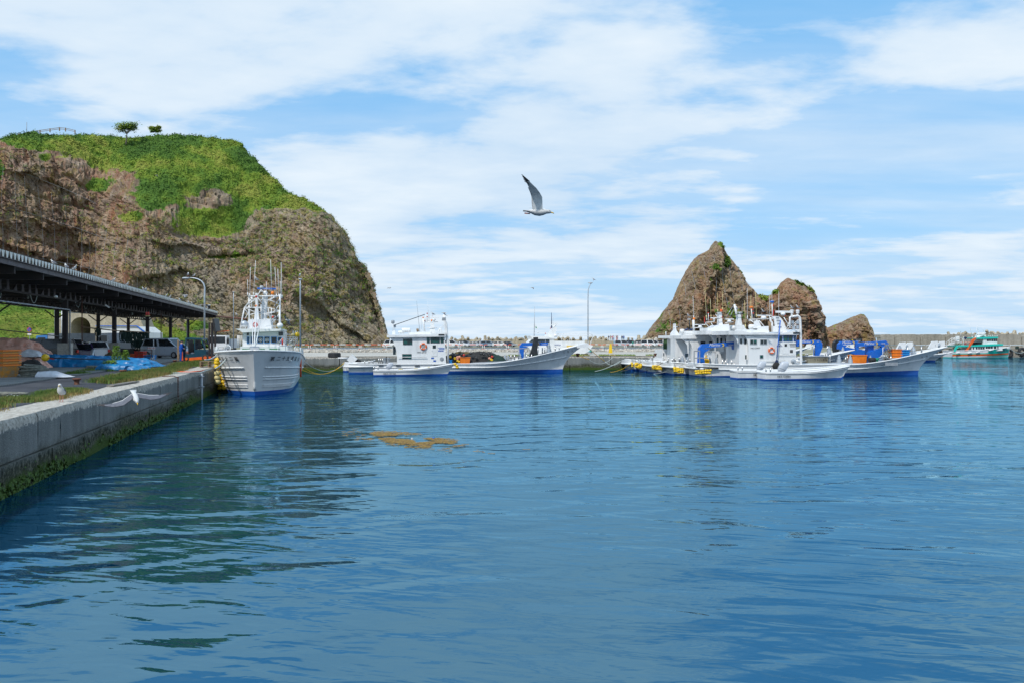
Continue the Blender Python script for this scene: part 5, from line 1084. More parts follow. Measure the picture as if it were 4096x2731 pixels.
for zz, t0 in ((1.16, .70), (1.00, .72), (.66, .80), (.58, .84), (.50, .86)): hull_line(b1, lambda t, z=zz: z-.35*(1-t), t0, .985, .035 if zz < .9 else .05)
m = MB(); m.tube([Vector((.02+.55*((z+.3)/3)**1.3, 0, z)) for z in [.32+.235*k for k in range(11)]], .09, 8); m.build('stem_bar', 'white_gel', b1.r, True)
for s, y, z in (('第', 1.05, 0), ('二', 1.38, .01), ('十', 1.68, .0), ('五', 1.95, -.01), ('豊', 2.18, -.03), ('栄', 2.38, -.06), ('丸', 2.55, -.1)):
 for sd in (1, -1):
  # a spot on the bow where the hull is that wide
  best = min([(abs(abs(b1.hp(t, 2.28, 1).y)-y), t) for t in [.6+.4*k/200 for k in range(201)]])[1]
  P = b1.hp(best, 2.28+z, sd); P2 = b1.hp(best-.02, 2.28+z, sd); d = (P-P2); ang = atan2(d.y, d.x); Pu = b1.hp(best, 2.55+z, sd)
  tx = (P2-P).normalized() if sd > 0 else (P-P2).normalized(); up = (Pu-P).normalized(); nn = tx.cross(up).normalized(); up = nn.cross(tx)
  o = text(s, 'lettering', 'lettering_black', b1.r, (0, 0, 0), .34, (0, 0, 0), .004); M = Matrix((tx, up, nn)).transposed().to_4x4(); M.translation = P+nn*.03; o.matrix_local = M
for sd in (1, -1): m = MB(); P = b1.hp(.91, 2.12, sd); m.ball(P, .1, 10, 6, (1.6, 1, .7)); m.build('anchor_fairlead', 'white_gel', b1.r, True)
# rails round the foredeck
for sd in (1, -1):
 for k in range(6):
  t0, t1 = .60+k*.062, .65+k*.062; A, C = b1.hp(t0, b1.zs(t0), sd), b1.hp(t1, b1.zs(t1), sd); m = MB()
  m.tube([A, A+Vector((0, 0, .28)), A.lerp(C, .12)+Vector((0, 0, .36)), A.lerp(C, .88)+Vector((0, 0, .36)), C+Vector((0, 0, .28)), C], .03, 6); m.tube([A.lerp(C, .5), A.lerp(C, .5)+Vector((0, 0, .36))], .025, 5); m.build('bow_rail', 'white_gel', b1.r, True)
m = MB(); m.lathe([(.16, -.28), (.2, -.26), (.2, .26), (.16, .28)], (.3, 0, 2.85), 12, 'y'); m.build('anchor_roller', 'steel', b1.r, angle=40)
# wheelhouse
BL = -7.0
b1.fr('wheelhouse', 'white_paint', [(430, 1000), (430, 785), (465, 770), (870, 770), (905, 790), (905, 1000)], BL, BL-4.5)
b1.fr('casing', 'white_paint', [(400, 1100), (400, 955), (940, 955), (940, 1100)], BL+.5, BL-8)
b1.fr('bridge_wing', 'white_paint', [(345, 757), (895, 757), (895, 778), (425, 800), (400, 780)], BL+.5, BL-5)
wn = [(483, 500, 850, 920), (528, 570, 850, 915), (605, 658, 850, 915), (682, 732, 850, 915), (760, 815, 850, 915), (838, 868, 855, 915)]
def bwin(x0, x1, y0, y1, lx, frame='blue_plastic', pane='dark_glass'):
 A, C = b1.f((x0, y0), lx), b1.f((x1, y1), lx); e = .03; ya, yb = sorted((A.y, C.y)); m = MB()
 for (p, q, r, s) in ((ya-e, yb+e, C.z-e, C.z), (ya-e, yb+e, A.z, A.z+e), (ya-e, ya, C.z, A.z), (yb, yb+e, C.z, A.z)): m.box((lx, p, r), (lx+.05, q, s))
 w = m.build('window', frame, b1.r); m = MB(); m.box((lx+.002, ya, C.z), (lx+.02, yb, A.z)); m.build('pane', pane, b1.r if False else w)
 return w, (ya+yb)/2, (A.z+C.z)/2, yb-ya
for k, (x0_, x1_, y0_, y1_) in enumerate(wn):
 w, yc, zc, wd_ = bwin(x0_, x1_, y0_, y1_, BL)
 if k in (2, 3):
  m = MB(); m.ring((BL+.04, yc, zc), wd_*.36, .02, 16, 5, 'x'); m.build('clear_view_ring', 'white_gel', w, True)
  m = MB(); m.lathe([(.05, 0), (.05, .05)], (BL+.02, yc, zc), 10, 'x'); m.build('wiper_hub', 'white_gel', w)
for x0_, x1_, y0_, y1_ in ((483, 495, 810, 825), (550, 580, 810, 825), (845, 885, 797, 828)): bwin(x0_, x1_, y0_, y1_, BL+.02, 'black_paint')
b1.tb('fire_pipe', 'red_paint', [(883, 865, BL+.4), (883, 955, BL+.4)], .09, 8)
b1.fr('upper_house', 'white_paint', [(480, 760), (495, 650), (745, 650), (760, 760)], BL-1.0, BL-3.5)
b1.fr('mast_tower', 'white_paint', [(560, 650), (575, 480), (572, 350), (600, 350), (600, 480), (618, 650)], BL-1.6, BL-2.2)
b1.fr('mast_tower', 'white_paint', [(640, 650), (648, 480), (652, 380), (712, 380), (705, 480), (700, 650)], BL-2.4, BL-3.0)
for a, c, r in (((400, 755), (452, 515), .08), ((452, 515), (545, 400), .06), ((505, 760), (502, 380), .09), ((855, 760), (855, 370), .10), ((845, 755), (850, 545), .07), ((450, 515), (725, 517), .08), ((725, 517), (850, 550), .05), ((490, 385), (885, 385), .09), ((560, 420), (750, 430), .06),
    ((452, 520), (640, 590), .05), ((640, 590), (840, 550), .05), ((500, 600), (640, 560), .05), ((520, 400), (620, 480), .06), ((600, 400), (660, 480), .05), ((700, 440), (820, 390), .06), ((740, 440), (790, 390), .05), ((640, 310), (600, 380), .05), ((640, 310), (700, 380), .05), ((700, 600), (840, 620), .05),
    ((720, 520), (740, 640), .06), ((760, 520), (745, 720), .05), ((680, 700), (850, 600), .05), ((700, 740), (800, 650), .05), ((650, 640), (850, 660), .04), ((455, 640), (505, 560), .04), ((790, 560), (850, 480), .05), ((640, 480), (640, 660), .06), ((505, 470), (575, 420), .05), ((450, 530), (505, 600), .05), ((860, 560), (780, 690), .05), ((855, 480), (740, 430), .05), ((860, 400), (790, 500), .05), ((530, 380), (530, 520), .05), ((760, 385), (760, 440), .05), ((600, 515), (690, 560), .05), ((690, 590), (840, 560), .05), ((460, 755), (505, 650), .06), ((620, 330), (660, 330), .05), ((684, 480), (684, 700), .08)):
 b1.tb('mast_frame', 'white_gel', [(*a, BL-1.5-(hash(a) % 5)*.12), (*c, BL-1.5-(hash(c) % 5)*.12)], r)
for a, c in (((558, 1000, 0.2), (590, 500, BL+.3)), ((546, 1000, -.2), (540, 640, BL+.2)), ((565, 1000, .1), (635, 660, BL+.2))): b1.tb('foremast_stay', 'white_gel', [a, c], .06 if a[0] == 558 else .045)
# radar bar on top
m = MB(); A, C = b1.f((597, 297), BL-2), b1.f((812, 303), BL-2); m.bar(A, C, .1, .12); o = m.build('radar_scanner', 'crane_blue', b1.r, angle=30)
mid_ = (A+C)/2; tx = text('FURUNO', 'lettering', 'lettering_white', b1.r, (mid_.x+.056, mid_.y, mid_.z), .13, (pi/2, 0, pi/2))
m = MB(); P = b1.f((645, 285), BL-2); m.lathe([(.12, -.1), (.14, .0), (.14, .05), (.1, .12)], P, 12); m.build('radar_motor', 'grey_white', b1.r, True)
m = MB(); P = b1.f((688, 350), BL-2); m.ball(P, .17, 14, 9, (1, 1, 1)); m.lathe([(.07, -.5), (.07, -.1)], P, 8); m.build('radome', 'white_gel', b1.r, True)
for (x, y, r, mt) in ((772, 350, .2, 'orange_plastic'), (585, 392, .13, 'red_paint'), (585, 742, .12, 'red_paint'), (775, 622, .12, 'red_paint'), (585, 498, .13, 'orange_plastic')):
 m = MB(); P = b1.f((x, y), BL-1.2); r *= .6; m.lathe([(r*.7, -r), (r, -r*.7), (r, r*.7), (r*.6, r)], P, 9); m.build('signal_lamp', mt, b1.r, True)
for (x, y, r, lx) in ((855, 720, .22, -6.2), (450, 700, .26, -8)):
 m = MB(); P = b1.f((x, y), lx); m.ball(P, r, 14, 8, (.8, 1, .9)); m.build('search_light' if x < 500 else 'liferaft_canister', 'galvanised' if x < 500 else 'white_gel', b1.r, True)
m = MB(); P = b1.f((572, 712), BL-.9); m.ring(P, .15, .035, 14, 6, 'x'); m.build('small_lifebuoy', 'red_paint', b1.r, True)
for x, y0, y1, xt in ((487, 370, 195, 485), (510, 380, 55, 518), (553, 370, -20, 577), (762, 385, -30, 748), (815, 385, 55, 797), (842, 385, 75, 830), (860, 385, 210, 858), (878, 400, 70, 868), (874, 400, 0, 868), (702, 380, 220, 700)):
 b1.tb('antenna', 'white_gel', [(x, y0, BL-1.8), (xt, y1, BL-1.8)], .026, 5); b1.tb('antenna_base', 'white_gel', [(x, y0+10, BL-1.8), (x, y0-25, BL-1.8)], .06, 6)
for k in range(9): b1.tb('wing_rail', 'white_gel', [(410+k*12 if k < 5 else 690+k*14, 757, BL+.4), (410+k*12 if k < 5 else 690+k*14, 722, BL+.4)], .03, 5)
b1.tb('wing_rail', 'white_gel', [(405, 735, BL+.4), (440, 722, BL+.4), (485, 722, BL+.4)], .035); b1.tb('wing_rail', 'white_gel', [(685, 730, BL+.4), (745, 722, BL+.4), (830, 730, BL+.4)], .035)
# racks at the sides behind the wheelhouse
for y in (820, 850, 870, 895, 920): b1.tb('side_rack', 'white_gel', [(905, y, -9), (1050, y+4, -12)], .035)
for x in (930, 965, 1005, 1030, 1052): b1.tb('side_rack', 'white_gel', [(x, 780 if x > 1000 else 850, -10), (x, 960, -10)], .045)
for x in (370, 385, 400, 420, 462, 475): b1.tb('side_rack', 'white_gel', [(x, 830, -9), (x+6, 960, -9)], .05)
b1.tb('davit', 'white_gel', [(850, 545, -8.5), (858, 760, -8.5)], .12, 8); b1.tb('hose', 'black_paint', [(800, 400, -8), (812, 600, -8), (822, 690, -8)], .05)
for x in (480, 620, 790): b1.fr('deck_locker', 'deck_green', [(x-60, 1010), (x-55, 980), (x+55, 980), (x+60, 1010)], -3.0, -3.6)
fb = thing('mooring_buoy', 'yellow buoy hung on the side rack of the big bow-on boat', 'buoy', world(b1, b1.f((1052, 822), -10)), 0); m = MB(); m.ball((0, 0, 0), .19, 14, 9, (1, 1, 1.05)); m.build('float', 'yellow_plastic', fb, True); m = MB(); m.ball((-.3, 0, -.03), .18, 12, 8, (1.2, 1, .8)); m.build('cover', 'pale_yellow', fb, True)
hs = MB(); hs.tube([world(b1, b1.f((1078, 1035), -5)), world(b1, b1.f((1092, 1080), -5)), world(b1, b1.f((1090, 1300), -5))], .07, 8); tag(hs.build('hose', 'red_white', None, True), 'orange hose hanging into the water beside the bow-on boat', 'hose')
# fender floats between boat and quay
def floats(name, label, pts, Y, r, mat='yellow_plastic', group='columns of fender floats at the quay'):
 t = thing(name, label, 'fenders', W(*pts[0], Y), 0, group)
 for i, (x, y) in enumerate(pts): m = MB(); m.ball(W(x, y, Y)-W(*pts[0], Y), r, 10, 8, (1, 1, .92)); m.build('float', mat if isinstance(mat, str) else mat[i], t, True)
 m = MB(); m.tube([W(*p, Y)-W(*pts[0], Y) for p in pts], .03, 5); m.build('rope', 'rope_grey', t); return t
floats('fender_floats', 'column of large pale and yellow floats on the quay corner by the bow-on boat', vv(Vb, (142, 1112), (138, 1140), (138, 1185), (140, 1258), (140, 1310), (144, 1355)), 46.0, .20, ['yellow_plastic', 'yellow_plastic', 'yellow_plastic', 'pale_yellow', 'pale_yellow', 'pale_yellow'])
floats('fender_floats', 'long chain of small yellow floats squeezed beside the bow-on hull', vv(Vb, (165, 1180), (185, 1240), (200, 1280), (207, 1315), (207, 1355), (210, 1392), (214, 1425)), 47.5, .14)
floats('fender_floats', 'darker yellow floats hanging behind the column of large floats', vv(Vb, (168, 1300), (166, 1345), (168, 1390), (170, 1430)), 48.5, .14)
# ================================================================ MIDDLE DISTANCE
# net heap, buoys and bin on the foredeck of the lone boat
def heap(name, label, cat, P, rx, ry, h, mat, seed, rough=.25, a=0, n=40, fl=.9, group=None):
 t = np.linspace(0, 2*pi, n+1)[:-1]; rr = np.linspace(0, 1, 16); T, R = np.meshgrid(t, rr, indexing='ij')
 X = R*np.cos(T)*rx; Y = R*np.sin(T)*ry; p = np.stack([X/ rx*2, Y/ry*2, X*0+seed], -1)
 Z = h*np.clip(1-R**2.2, 0, 1)*(fl+rough*fbm(p, 4, seed))+rough*h*.3*fbm(p*3, 3, seed+1)*(R < .98); Z = np.where(R > .99, -.02, Z)
 m = MB(); m.grid([[(X[i % n, j], Y[i % n, j], Z[i % n, j]) for j in range(16)] for i in range(n+1)]); o = m.build(name, mat, None, True); o.location = P; o.rotation_euler = (0, 0, a)
 return tag(o, label, cat, group)
def onb(b, xy, ly): return world(b, b.p(xy, ly))
heap('net_heap', 'heap of black fishing net on the foredeck of the lone boat', 'net', onb(b2, V2(500, 1318), .2), 2.9, 1.2, 1.15, 'net_black', 3, a=FA)
heap('net_heap', 'brown and ochre net piled behind the black net', 'net', onb(b2, V2(400, 1310), 1.0), 4.3, 1.1, 1.25, 'net_brown', 8, a=FA)
heap('net_heap', 'tangle of dark rope and net beside the gallows post', 'net', onb(b2, V2(140, 1325), .2), 1.5, 1.2, 1.15, 'net_black', 12, a=FA)
heap('net_heap', 'low tangle of net and teal rope at the forward end of the heap', 'net', onb(b2, V2(720, 1305), -.2), 1.3, 1.0, .9, 'net_green', 15, a=FA)
heap('net_heap', 'grey net hanging by the folded black crane', 'net', onb(b2, V2(1310, 1265), -.6), .6, .5, .6, 'net_green', 19, a=FA)
by = [('black_paint', 'black net float', (240, 1200), (150, 1210), (122, 1230), (365, 1185), (515, 1190), (555, 1200), (620, 1195), (668, 1195), (635, 1215), (445, 1250), (270, 1235), (100, 1205)), ('yellow_plastic', 'yellow net float', (75, 1235), (135, 1250), (140, 1262), (180, 1292), (200, 1302), (655, 1270), (668, 1280)),
   ('pink_buoy', 'pale pink net float', (175, 1240), (180, 1262), (205, 1235), (635, 1255)), ('red_paint', 'red net float', (268, 1210), (672, 1232))]
for mt, nm, *ps in by:
 for k, q in enumerate(ps):
  m = MB(); m.ball((0, 0, 0), .14 if mt != 'yellow_plastic' else .13, 10, 7, (1.1, 1, 1)); o = m.build('float_ball', mt, None, True); o.location = onb(b2, V2(*q), -.95)
  tag(o, nm+' lying in the net heap on the lone boat', 'float', nm+'s in the net heap')
def bin_(name, label, P, w, d, h, mat, a=0, group=None, cat='crate'):
 t = thing(name, label, cat, P, a, group); m = MB(); tk = .04
 lo, hi = (.9, 1.0)
 def ringpts(s, z): return [Vector((-w/2*s, -d/2*s, z)), Vector((w/2*s, -d/2*s, z)), Vector((w/2*s, d/2*s, z)), Vector((-w/2*s, d/2*s, z))]
 A, B_, C, D = ringpts(lo, 0), ringpts(hi, h), ringpts(hi*.93, h), ringpts(lo*.93, .04)
 for i in range(4): j = (i+1) % 4; m.quad(A[i], A[j], B_[j], B_[i]); m.quad(B_[i], B_[j], C[j], C[i]); m.quad(C[i], C[j], D[j], D[i])
 m.quad(*D); m.quad(*A[::-1]); m.build('body', mat, t)
 m = MB(); R = [p*1.0 for p in ringpts(1.03, h-.03)]
 for i in range(4): m.bar(R[i], R[(i+1) % 4], .05, .07)
 m.build('rim', mat, t); return t
bin_('bin', 'orange bin in front of the black net on the lone boat', onb(b2, V2(285, 1325), -1.3), 1.05, .7, .62, 'orange_plastic', FA, cat='bin')
bin_('crate', 'blue crate under the orange one beside the gallows post of the lone boat', onb(b2, V2(78, 1345), -1.5), .35, .4, .5, 'blue_plastic', FA)
# bow fenders on skiff one
for k, (x, y) in enumerate(((143, 1338), (166, 1360), (176, 1385))):
 m = MB(); m.ball((0, 0, 0), .14, 10, 7, (1.2, 1, .9)); o = m.build('float_ball', 'yellow_plastic', None, True); o.location = onb(sk1, V2(x, y), -.1); tag(o, 'yellow float hanging at the bow of the skiff beside the lone boat', 'float', 'yellow floats at the skiff bow')
for x, y in ((1215, 1300), (1250, 1297), (1510, 1290), (1545, 1290), (1765, 1262)):
 m = MB(); m.ball((0, 0, 0), .1, 9, 6, (1.3, 1, .8)); o = m.build('float_ball', 'pale_yellow', None, True); o.location = onb(sk1, V1(x, y), -.5); tag(o, 'pale yellow float lying inside the skiff beside the lone boat', 'float', 'pale floats inside the skiff')
lifering(b2, V1(1662, 872), 14.5, -1.85, 'orange_paint', label='orange lifebuoy with black emblem on the lone boat deckhouse', group='lifebuoys on deckhouse walls', mark='兄')
# small boat behind its stern, covered outboard
bs = Boat('skiff', 'small white skiff behind the lone boat stern, its boxy outboard cowl tilted up', WX(1440, 80.2), 80.2, FA, 'small white skiffs')
bs.hull(bs.p((1376, 1490)).x, bs.p((1480, 1490)).x, bs.p((1500, 1480)).x, 2.2, .95, 1.2, deckz=.3, boot=.15, rail=.7)
m = MB(); P = bs.p(V1(322, 1110), -.5); m.cbox(P, (.8, .6, .8), (0, .75, 0)); bs.part('outboard_cover', 'white_gel', m, angle=30)
m = MB(); P = bs.p(V1(430, 1145), -.3); m.ball(P, .3, 10, 7, (1.2, 1, .7)); bs.part('rope_bag', 'rubber', m, True)
# ---- covered tour boat on the wharf behind the lone boat
tb_ = Boat('tour_boat', 'white tour boat with a bare awning frame standing ashore behind the lone boat', WX(2240, 92), 92, FA, None)
tb_.r.location.z = 0
p = tb_.p
def tw(name, mat, poly, ya, yb): return tb_.wall(name, mat, vv(V2, *poly), ya, yb)
tw('hull', 'white_paint', [(1200, 1115), (1130, 1070), (2060, 1060), (2110, 1075), (2060, 1150), (1990, 1190), (1300, 1200)], -1.4, 1.4)
tw('deckhouse', 'white_paint', [(1185, 1080), (1190, 1030), (1245, 975), (1555, 975), (1560, 1010), (1990, 1010), (1990, 1080)], -1.3, 1.3)
tw('roof', 'white_paint', [(1240, 985), (1215, 940), (1400, 945), (1555, 962), (1560, 982)], -1.4, 1.4)
m = MB(); q = [tb_.p(V2(*c), -1.3) for c in ((1195, 1030), (1240, 985), (1250, 985), (1250, 1030))]; m.prism([(v.x, v.z) for v in q], 'y', -1.3, -1.33); tb_.part('window', 'dark_glass', m)
for a, c in (((1320, 988), (1425, 1030)), ((1432, 988), (1488, 1030))): tb_.win(V2(*a), V2(*c), -1.3, 'navy_paint', 'dark_glass', 2 if a[0] < 1400 else 1)
tw('mast', 'white_paint', [(1410, 950), (1530, 835), (1555, 820), (1600, 825), (1555, 965)], -.5, -.35); tw('mast', 'white_paint', [(1410, 950), (1530, 835), (1555, 820), (1600, 825), (1555, 965)], .35, .5)
for x, y, r in ((1553, 810, .32), (1572, 935, .55)): tb_.dome(V2(x, y), r, -.3, sc=(1, 1, .8))
tb_.radar(V2(1515, 782), V2(1600, 782), 0); tb_.radar(V2(1545, 762), V2(1600, 762), 0)
tb_.dome(V2(1327, 890), .22, -.2, name='satellite_dome'); tb_.pipe('dome_post', 'white_gel', vv(V2, (1327, 935), (1327, 895)), -.2, .05)
for x, y in ((1432, 905), (1505, 833)): tb_.lamp(V2(x, y), .1, -.3, 'red_paint')
tb_.antenna(V2(1520, 830), V2(1518, 610), 0, .06, 'navy_paint'); tb_.antenna(V2(1540, 760), V2(1537, 600), 0, .02); tb_.antenna(V2(1272, 940), V2(1278, 520), -.3, .05, 'grey_white')
m = MB(); q = [tb_.p(V2(*c), -.3) for c in ((1278, 770), (1300, 790), (1335, 850), (1280, 835))]; m.prism([(v.x, v.z) for v in q], 'y', -.31, -.29); fl = tb_.part('flag', 'white_gel', m)
m = MB(); q = [tb_.p(V2(*c), -.32) for c in ((1290, 805), (1305, 812), (1308, 832), (1292, 830))]; m.prism([(v.x, v.z) for v in q], 'y', -.325, -.315); tb_.part('flag_mark', 'green_paint', m, parent=fl)
for ly in (-1.2, 1.2):
 tb_.pipe('awning_bar', 'white_gel', vv(V2, (1600, 910 if ly > 0 else 935), (2065, 905 if ly > 0 else 935), (2110, 938)), ly, .045)
 for a, c in (((1660, 935), (1665, 1010)), ((1777, 935), (1777, 1010)), ((1975, 935), (1965, 1010)), ((2110, 938), (2075, 1060))): tb_.pipe('awning_post', 'white_gel', vv(V2, a, c), ly, .04)
for x in (1600, 1740, 1860, 1975, 2065): tb_.pipe('awning_bar', 'white_gel', [V2(x, 925), V2(x, 925)], 0, .035, lys=[-1.2, 1.2])
for x0_ in (1735, 1800): m = MB(); A, C = tb_.p(V2(x0_, 1078), -1.45), tb_.p(V2(x0_+60, 1110), -1.45); m.box((A.x, -1.6, C.z), (C.x, -1.42, A.z)); tb_.part('life_float', 'yellow_plastic', m)
tb_.txt('知床観光船', V2(1605, 1065), 5, -1.42, 'lettering_blue')
m = MB()
for x in (1990, 2010, 2040, 2075): m.tube([tb_.p(V2(x, 1010), -1.3), tb_.p(V2(x, 1060), -1.3)], .03, 5)
tb_.part('stern_rail', 'white_gel', m)
m = MB(); A = tb_.p(V2(1350, 1200), 0);
for x in (1300, 1700, 1990): c = tb_.p(V2(x, 1190), 0); m.box((c.x-.2, -1.2, 1.6), (c.x+.2, 1.2, c.z+.05))
tb_.part('cradle', 'grey_wood', m)
# ---- barrier hoops, guard rail, rubble
HB = Frame(WX(1240, 110.0), 110.0, FA)
def HP(x, y, z=0): c, s = cos(FA), sin(FA); return Vector((HB.o[0]+x*c-y*s, HB.o[1]+x*s+y*c, z))
def hoop(loc, label):
 t = thing('barrier_hoop', label, 'barrier', loc, FA, 'striped hoops along the wharf road'); w, h, r = 3.5, .88, .16
 pts = [(0, 0)]+[(r-r*cos(a), h-r+r*sin(a)) for a in [pi/2*k/4 for k in range(5)]]+[(w*k/7, h) for k in range(1, 7)]+[(w-r+r*sin(a), h-r+r*cos(a)) for a in [pi/2*k/4 for k in range(5)]]+[(w, 0)]
 # red and white lengths are separate sleeves
 P3 = [Vector((x, 0, z)) for x, z in pts]; seg = [('red_white', 0, 1, 0, .35), ]
 def sub(i0, i1, mat):
  m = MB(); m.tube(P3[i0:i1+1], .052, 6); m.build('sleeve', mat, t, True)
 P3.insert(1, Vector((0, 0, .25))); P3.insert(-1, Vector((w, 0, .25)))
 n = len(P3)-1; cuts_ = [0, 1, 2, 7, 9, 11, n-7 if n-7 > 11 else 12, n-2, n-1, n]; cols = ['red_white', 'white_gel', 'red_white', 'white_gel', 'red_white', 'white_gel', 'red_white', 'white_gel', 'red_white']
 for i in range(len(cuts_)-1): sub(cuts_[i], cuts_[i+1], cols[i])
 m = MB(); m.box((-.25, -.22, -.28), (.25, .22, 0.02)); m.box((w-.25, -.22, -.28), (w+.25, .22, .02)); m.build('foot_block', 'pale_concrete', t); return t
h0 = hoop(HP(.05, 0, 1.9), 'red and white striped hoop, one of the row along the wharf road')
for k in range(-2, 17):
 if k: copy_tree(h0, loc=HP(.05+k*3.78, 0, 1.9))
gr = thing('guard_rail', 'grey corrugated steel guard rail behind the striped hoops', 'guard rail', HP(0, 0, 1.6), FA)
for k in range(16):
 x0_ = -1.2+k*4.2; m = MB(); pr = [(0, .62), (-.07, .56), (0, .48), (-.0, .44), (-.07, .37), (0, .30)]
 m.grid([[Vector((x, .35+y, z+.12)) for x in (x0_, x0_+4.18)] for y, z in pr], flip=True); m.build('beam', 'galvanised', gr)
 if k % 1 == 0: m = MB(); m.tube([(x0_+2, .5, -.1), (x0_+2, .5, .7)], .06, 6); m.build('post', 'grey_white', gr, True)
def stones(name, mat, pts, sizes, seed, label, parent=None, stuff=True, cat='stones'):
 r_ = np.random.default_rng(seed); ico = bmesh.new(); bmesh.ops.create_icosphere(ico, subdivisions=1, radius=1); base = np.array([v.co for v in ico.verts]); F = np.array([[v.index for v in f.verts] for f in ico.faces]); ico.free()
 Vs, Fs = [], []
 for i, (p, s) in enumerate(zip(pts, sizes)):
  q = base*(1+.35*(r_.random((len(base), 1))-.5))*s*(.7+.6*r_.random(3)); a = r_.random()*6; c, d = cos(a), sin(a); q = q @ np.array([[c, d, 0], [-d, c, 0], [0, 0, 1]]); Vs.append(q+p); Fs.append(F+len(base)*i)
 me = bpy.data.meshes.new(name); me.from_pydata(np.concatenate(Vs).tolist(), [], np.concatenate(Fs).tolist()); o = link(name, me, mat, parent); o['kind'] = 'stuff';
 if label: o['label'] = label
 return o
r_ = np.random.default_rng(4); pts = []
for k in range(2600): x = r_.uniform(-6, 62); y = r_.uniform(-1.6, .9); v = HP(x, y, 1.62+max(0, (y+1.6))*.16+r_.uniform(0, .1)); pts.append((v.x, v.y, v.z))
stones('rubble_stones', 'rubble_stone', np.array(pts), r_.uniform(.08, .26, 2600), 5, 'pale rubble stones banked under the guard rail')
g = MB(); g.grid([[HP(-7, -1.7, 1.6), HP(63, -1.7, 1.6)], [HP(-7, 1.2, 1.93), HP(63, 1.2, 1.93)]]); kind(g.build('rubble_bank', 'rubble_stone'), 'structure')
# grass line on the wharf edge
def tufts(name, mat, pts, h, seed, label, n_bl=9, w=.02, kindv='stuff', cat=None, spread=.1):
 r_ = np.random.default_rng(seed); pts = np.asarray(pts, float); n = len(pts)*n_bl; P = np.repeat(pts, n_bl, 0)+np.c_[r_.normal(size=(n, 2))*spread, np.zeros(n)]
 a = r_.uniform(0, 2*pi, n); H = h*(.35+.9*r_.random(n)); ln = r_.uniform(.05, .55, n)*H; d = np.c_[np.cos(a), np.sin(a), 0*a]; s = np.c_[-np.sin(a), np.cos(a), 0*a]*w*(.6+r_.random((n, 1)))
 mid_ = P+d*(ln*.35)[:, None]+np.c_[0*a, 0*a, H*.6]; top = P+d*ln[:, None]+np.c_[0*a, 0*a, H]
 Vv = np.stack([P-s, P+s, mid_+s*.9, top, mid_-s*.9], 1).reshape(-1, 3); me = bpy.data.meshes.new(name); me.vertices.add(len(Vv)); me.vertices.foreach_set('co', Vv.reshape(-1).astype(np.float32))
 me.loops.add(n*5); me.loops.foreach_set('vertex_index', np.arange(n*5, dtype=np.int32)); me.polygons.add(n); me.polygons.foreach_set('loop_start', np.arange(0, n*5, 5, dtype=np.int32)); me.update(calc_edges=True)
 o = link(name, me, mat); o['kind'] = kindv; o['label'] = label; return o
P_('grass_blades', (.10, .20, .03), .7, c2=(.20, .28, .06), c3=(.36, .30, .10), scale=.9, lo=.36, hi=.66)
pts = []
for k in range(1300):
 x = random.uniform(0, 60); y = random.gauss(.5, .25);
 if vnoise(np.array([x*.35, 0, 0.])) > -.25: v = FP(x, abs(y)+.12, ZQ); pts.append(tuple(v))
tufts('grass', 'grass_blades', pts, .17, 6, 'strip of grass growing along the wharf edge behind the boats', 7, .03, spread=.14)
# ---- sea wall with stairs, and the wave-breaking blocks behind it
sw = thing('sea_wall', 'long sandy concrete sea wall behind the parked cars', 'wall', (0, 240, 0))
xs_ = [WX(px, 240) for px in range(1480, 2700, 75)]
for a, c in zip(xs_[:-1], xs_[1:]):
 if WX(2465, 240) < (a+c)/2 < WX(2520, 240): continue
 m = MB(); m.box((a+.06, 0, -3), (c-.06, 3.5, 3.35)); m.box((a, .1, -3), (c, 3.4, 3.3)); m.build('wall_block', 'seawall_concrete', sw)
m = MB(); m.box((WX(2345, 233), -8, -1), (WX(2430, 233), 0, 2.35)); m.build('low_block', 'seawall_concrete', sw)
st = thing('stairs', 'concrete stairs with pale railings up to the sea wall', 'stairs', (WX(2495, 238), 236, 0)); x0_ = WX(2468, 238)-st.location.x; x1_ = WX(2524, 238)-st.location.x
for k in range(8): m = MB(); m.box((x0_, -4+k*.9, 1), (x1_, 8, 1.55+.225*(k+1))); m.build('step', 'seawall_concrete', st)
for x in (x0_, x1_): m = MB(); m.tube([(x, -4, 2.4), (x, 3.5, 4.3)], .07, 6); m.tube([(x, -4, 1.4), (x, -4, 2.4)], .06, 6); m.tube([(x, 3.5, 3.2), (x, 3.5, 4.3)], .06, 6); m.tube([(x, 0, 2.2), (x, 0, 3.4)], .05, 6); m.build('railing', 'orange_paint' if x < 0 else 'white_gel', st, True)
def tetra_mesh():
 m = MB(); dirs = [Vector((0, 0, 1)), Vector((.94, 0, -.33)), Vector((-.47, .82, -.33)), Vector((-.47, -.82, -.33))]
 for d in dirs: m.tube([Vector((0, 0, 0)), d*.55, d*1.62, d*1.72], lambda u: .62-.22*min(1, u*1.1) if u < .95 else .28, 9)
 return m
tm0 = tetra_mesh().build('tetrapod', 'seawall_concrete', None, True, angle=50)
tm0.location = (WX(1815, 247), 247, 3.4); first = [True]
def put_tetra(px, py, Y, s, lab, grp, mat=None):
 o = tm0 if first[0] else tm0.copy()
 if not first[0]: COL.objects.link(o)
 first[0] = False; o.location = (WX(px, Y), Y, WZ(py, Y)); o.scale = (s, s, s); o.rotation_euler = (random.uniform(0, 6), random.uniform(0, 6), random.uniform(0, 6)); tag(o, lab, 'concrete block', grp)
random.seed(21)
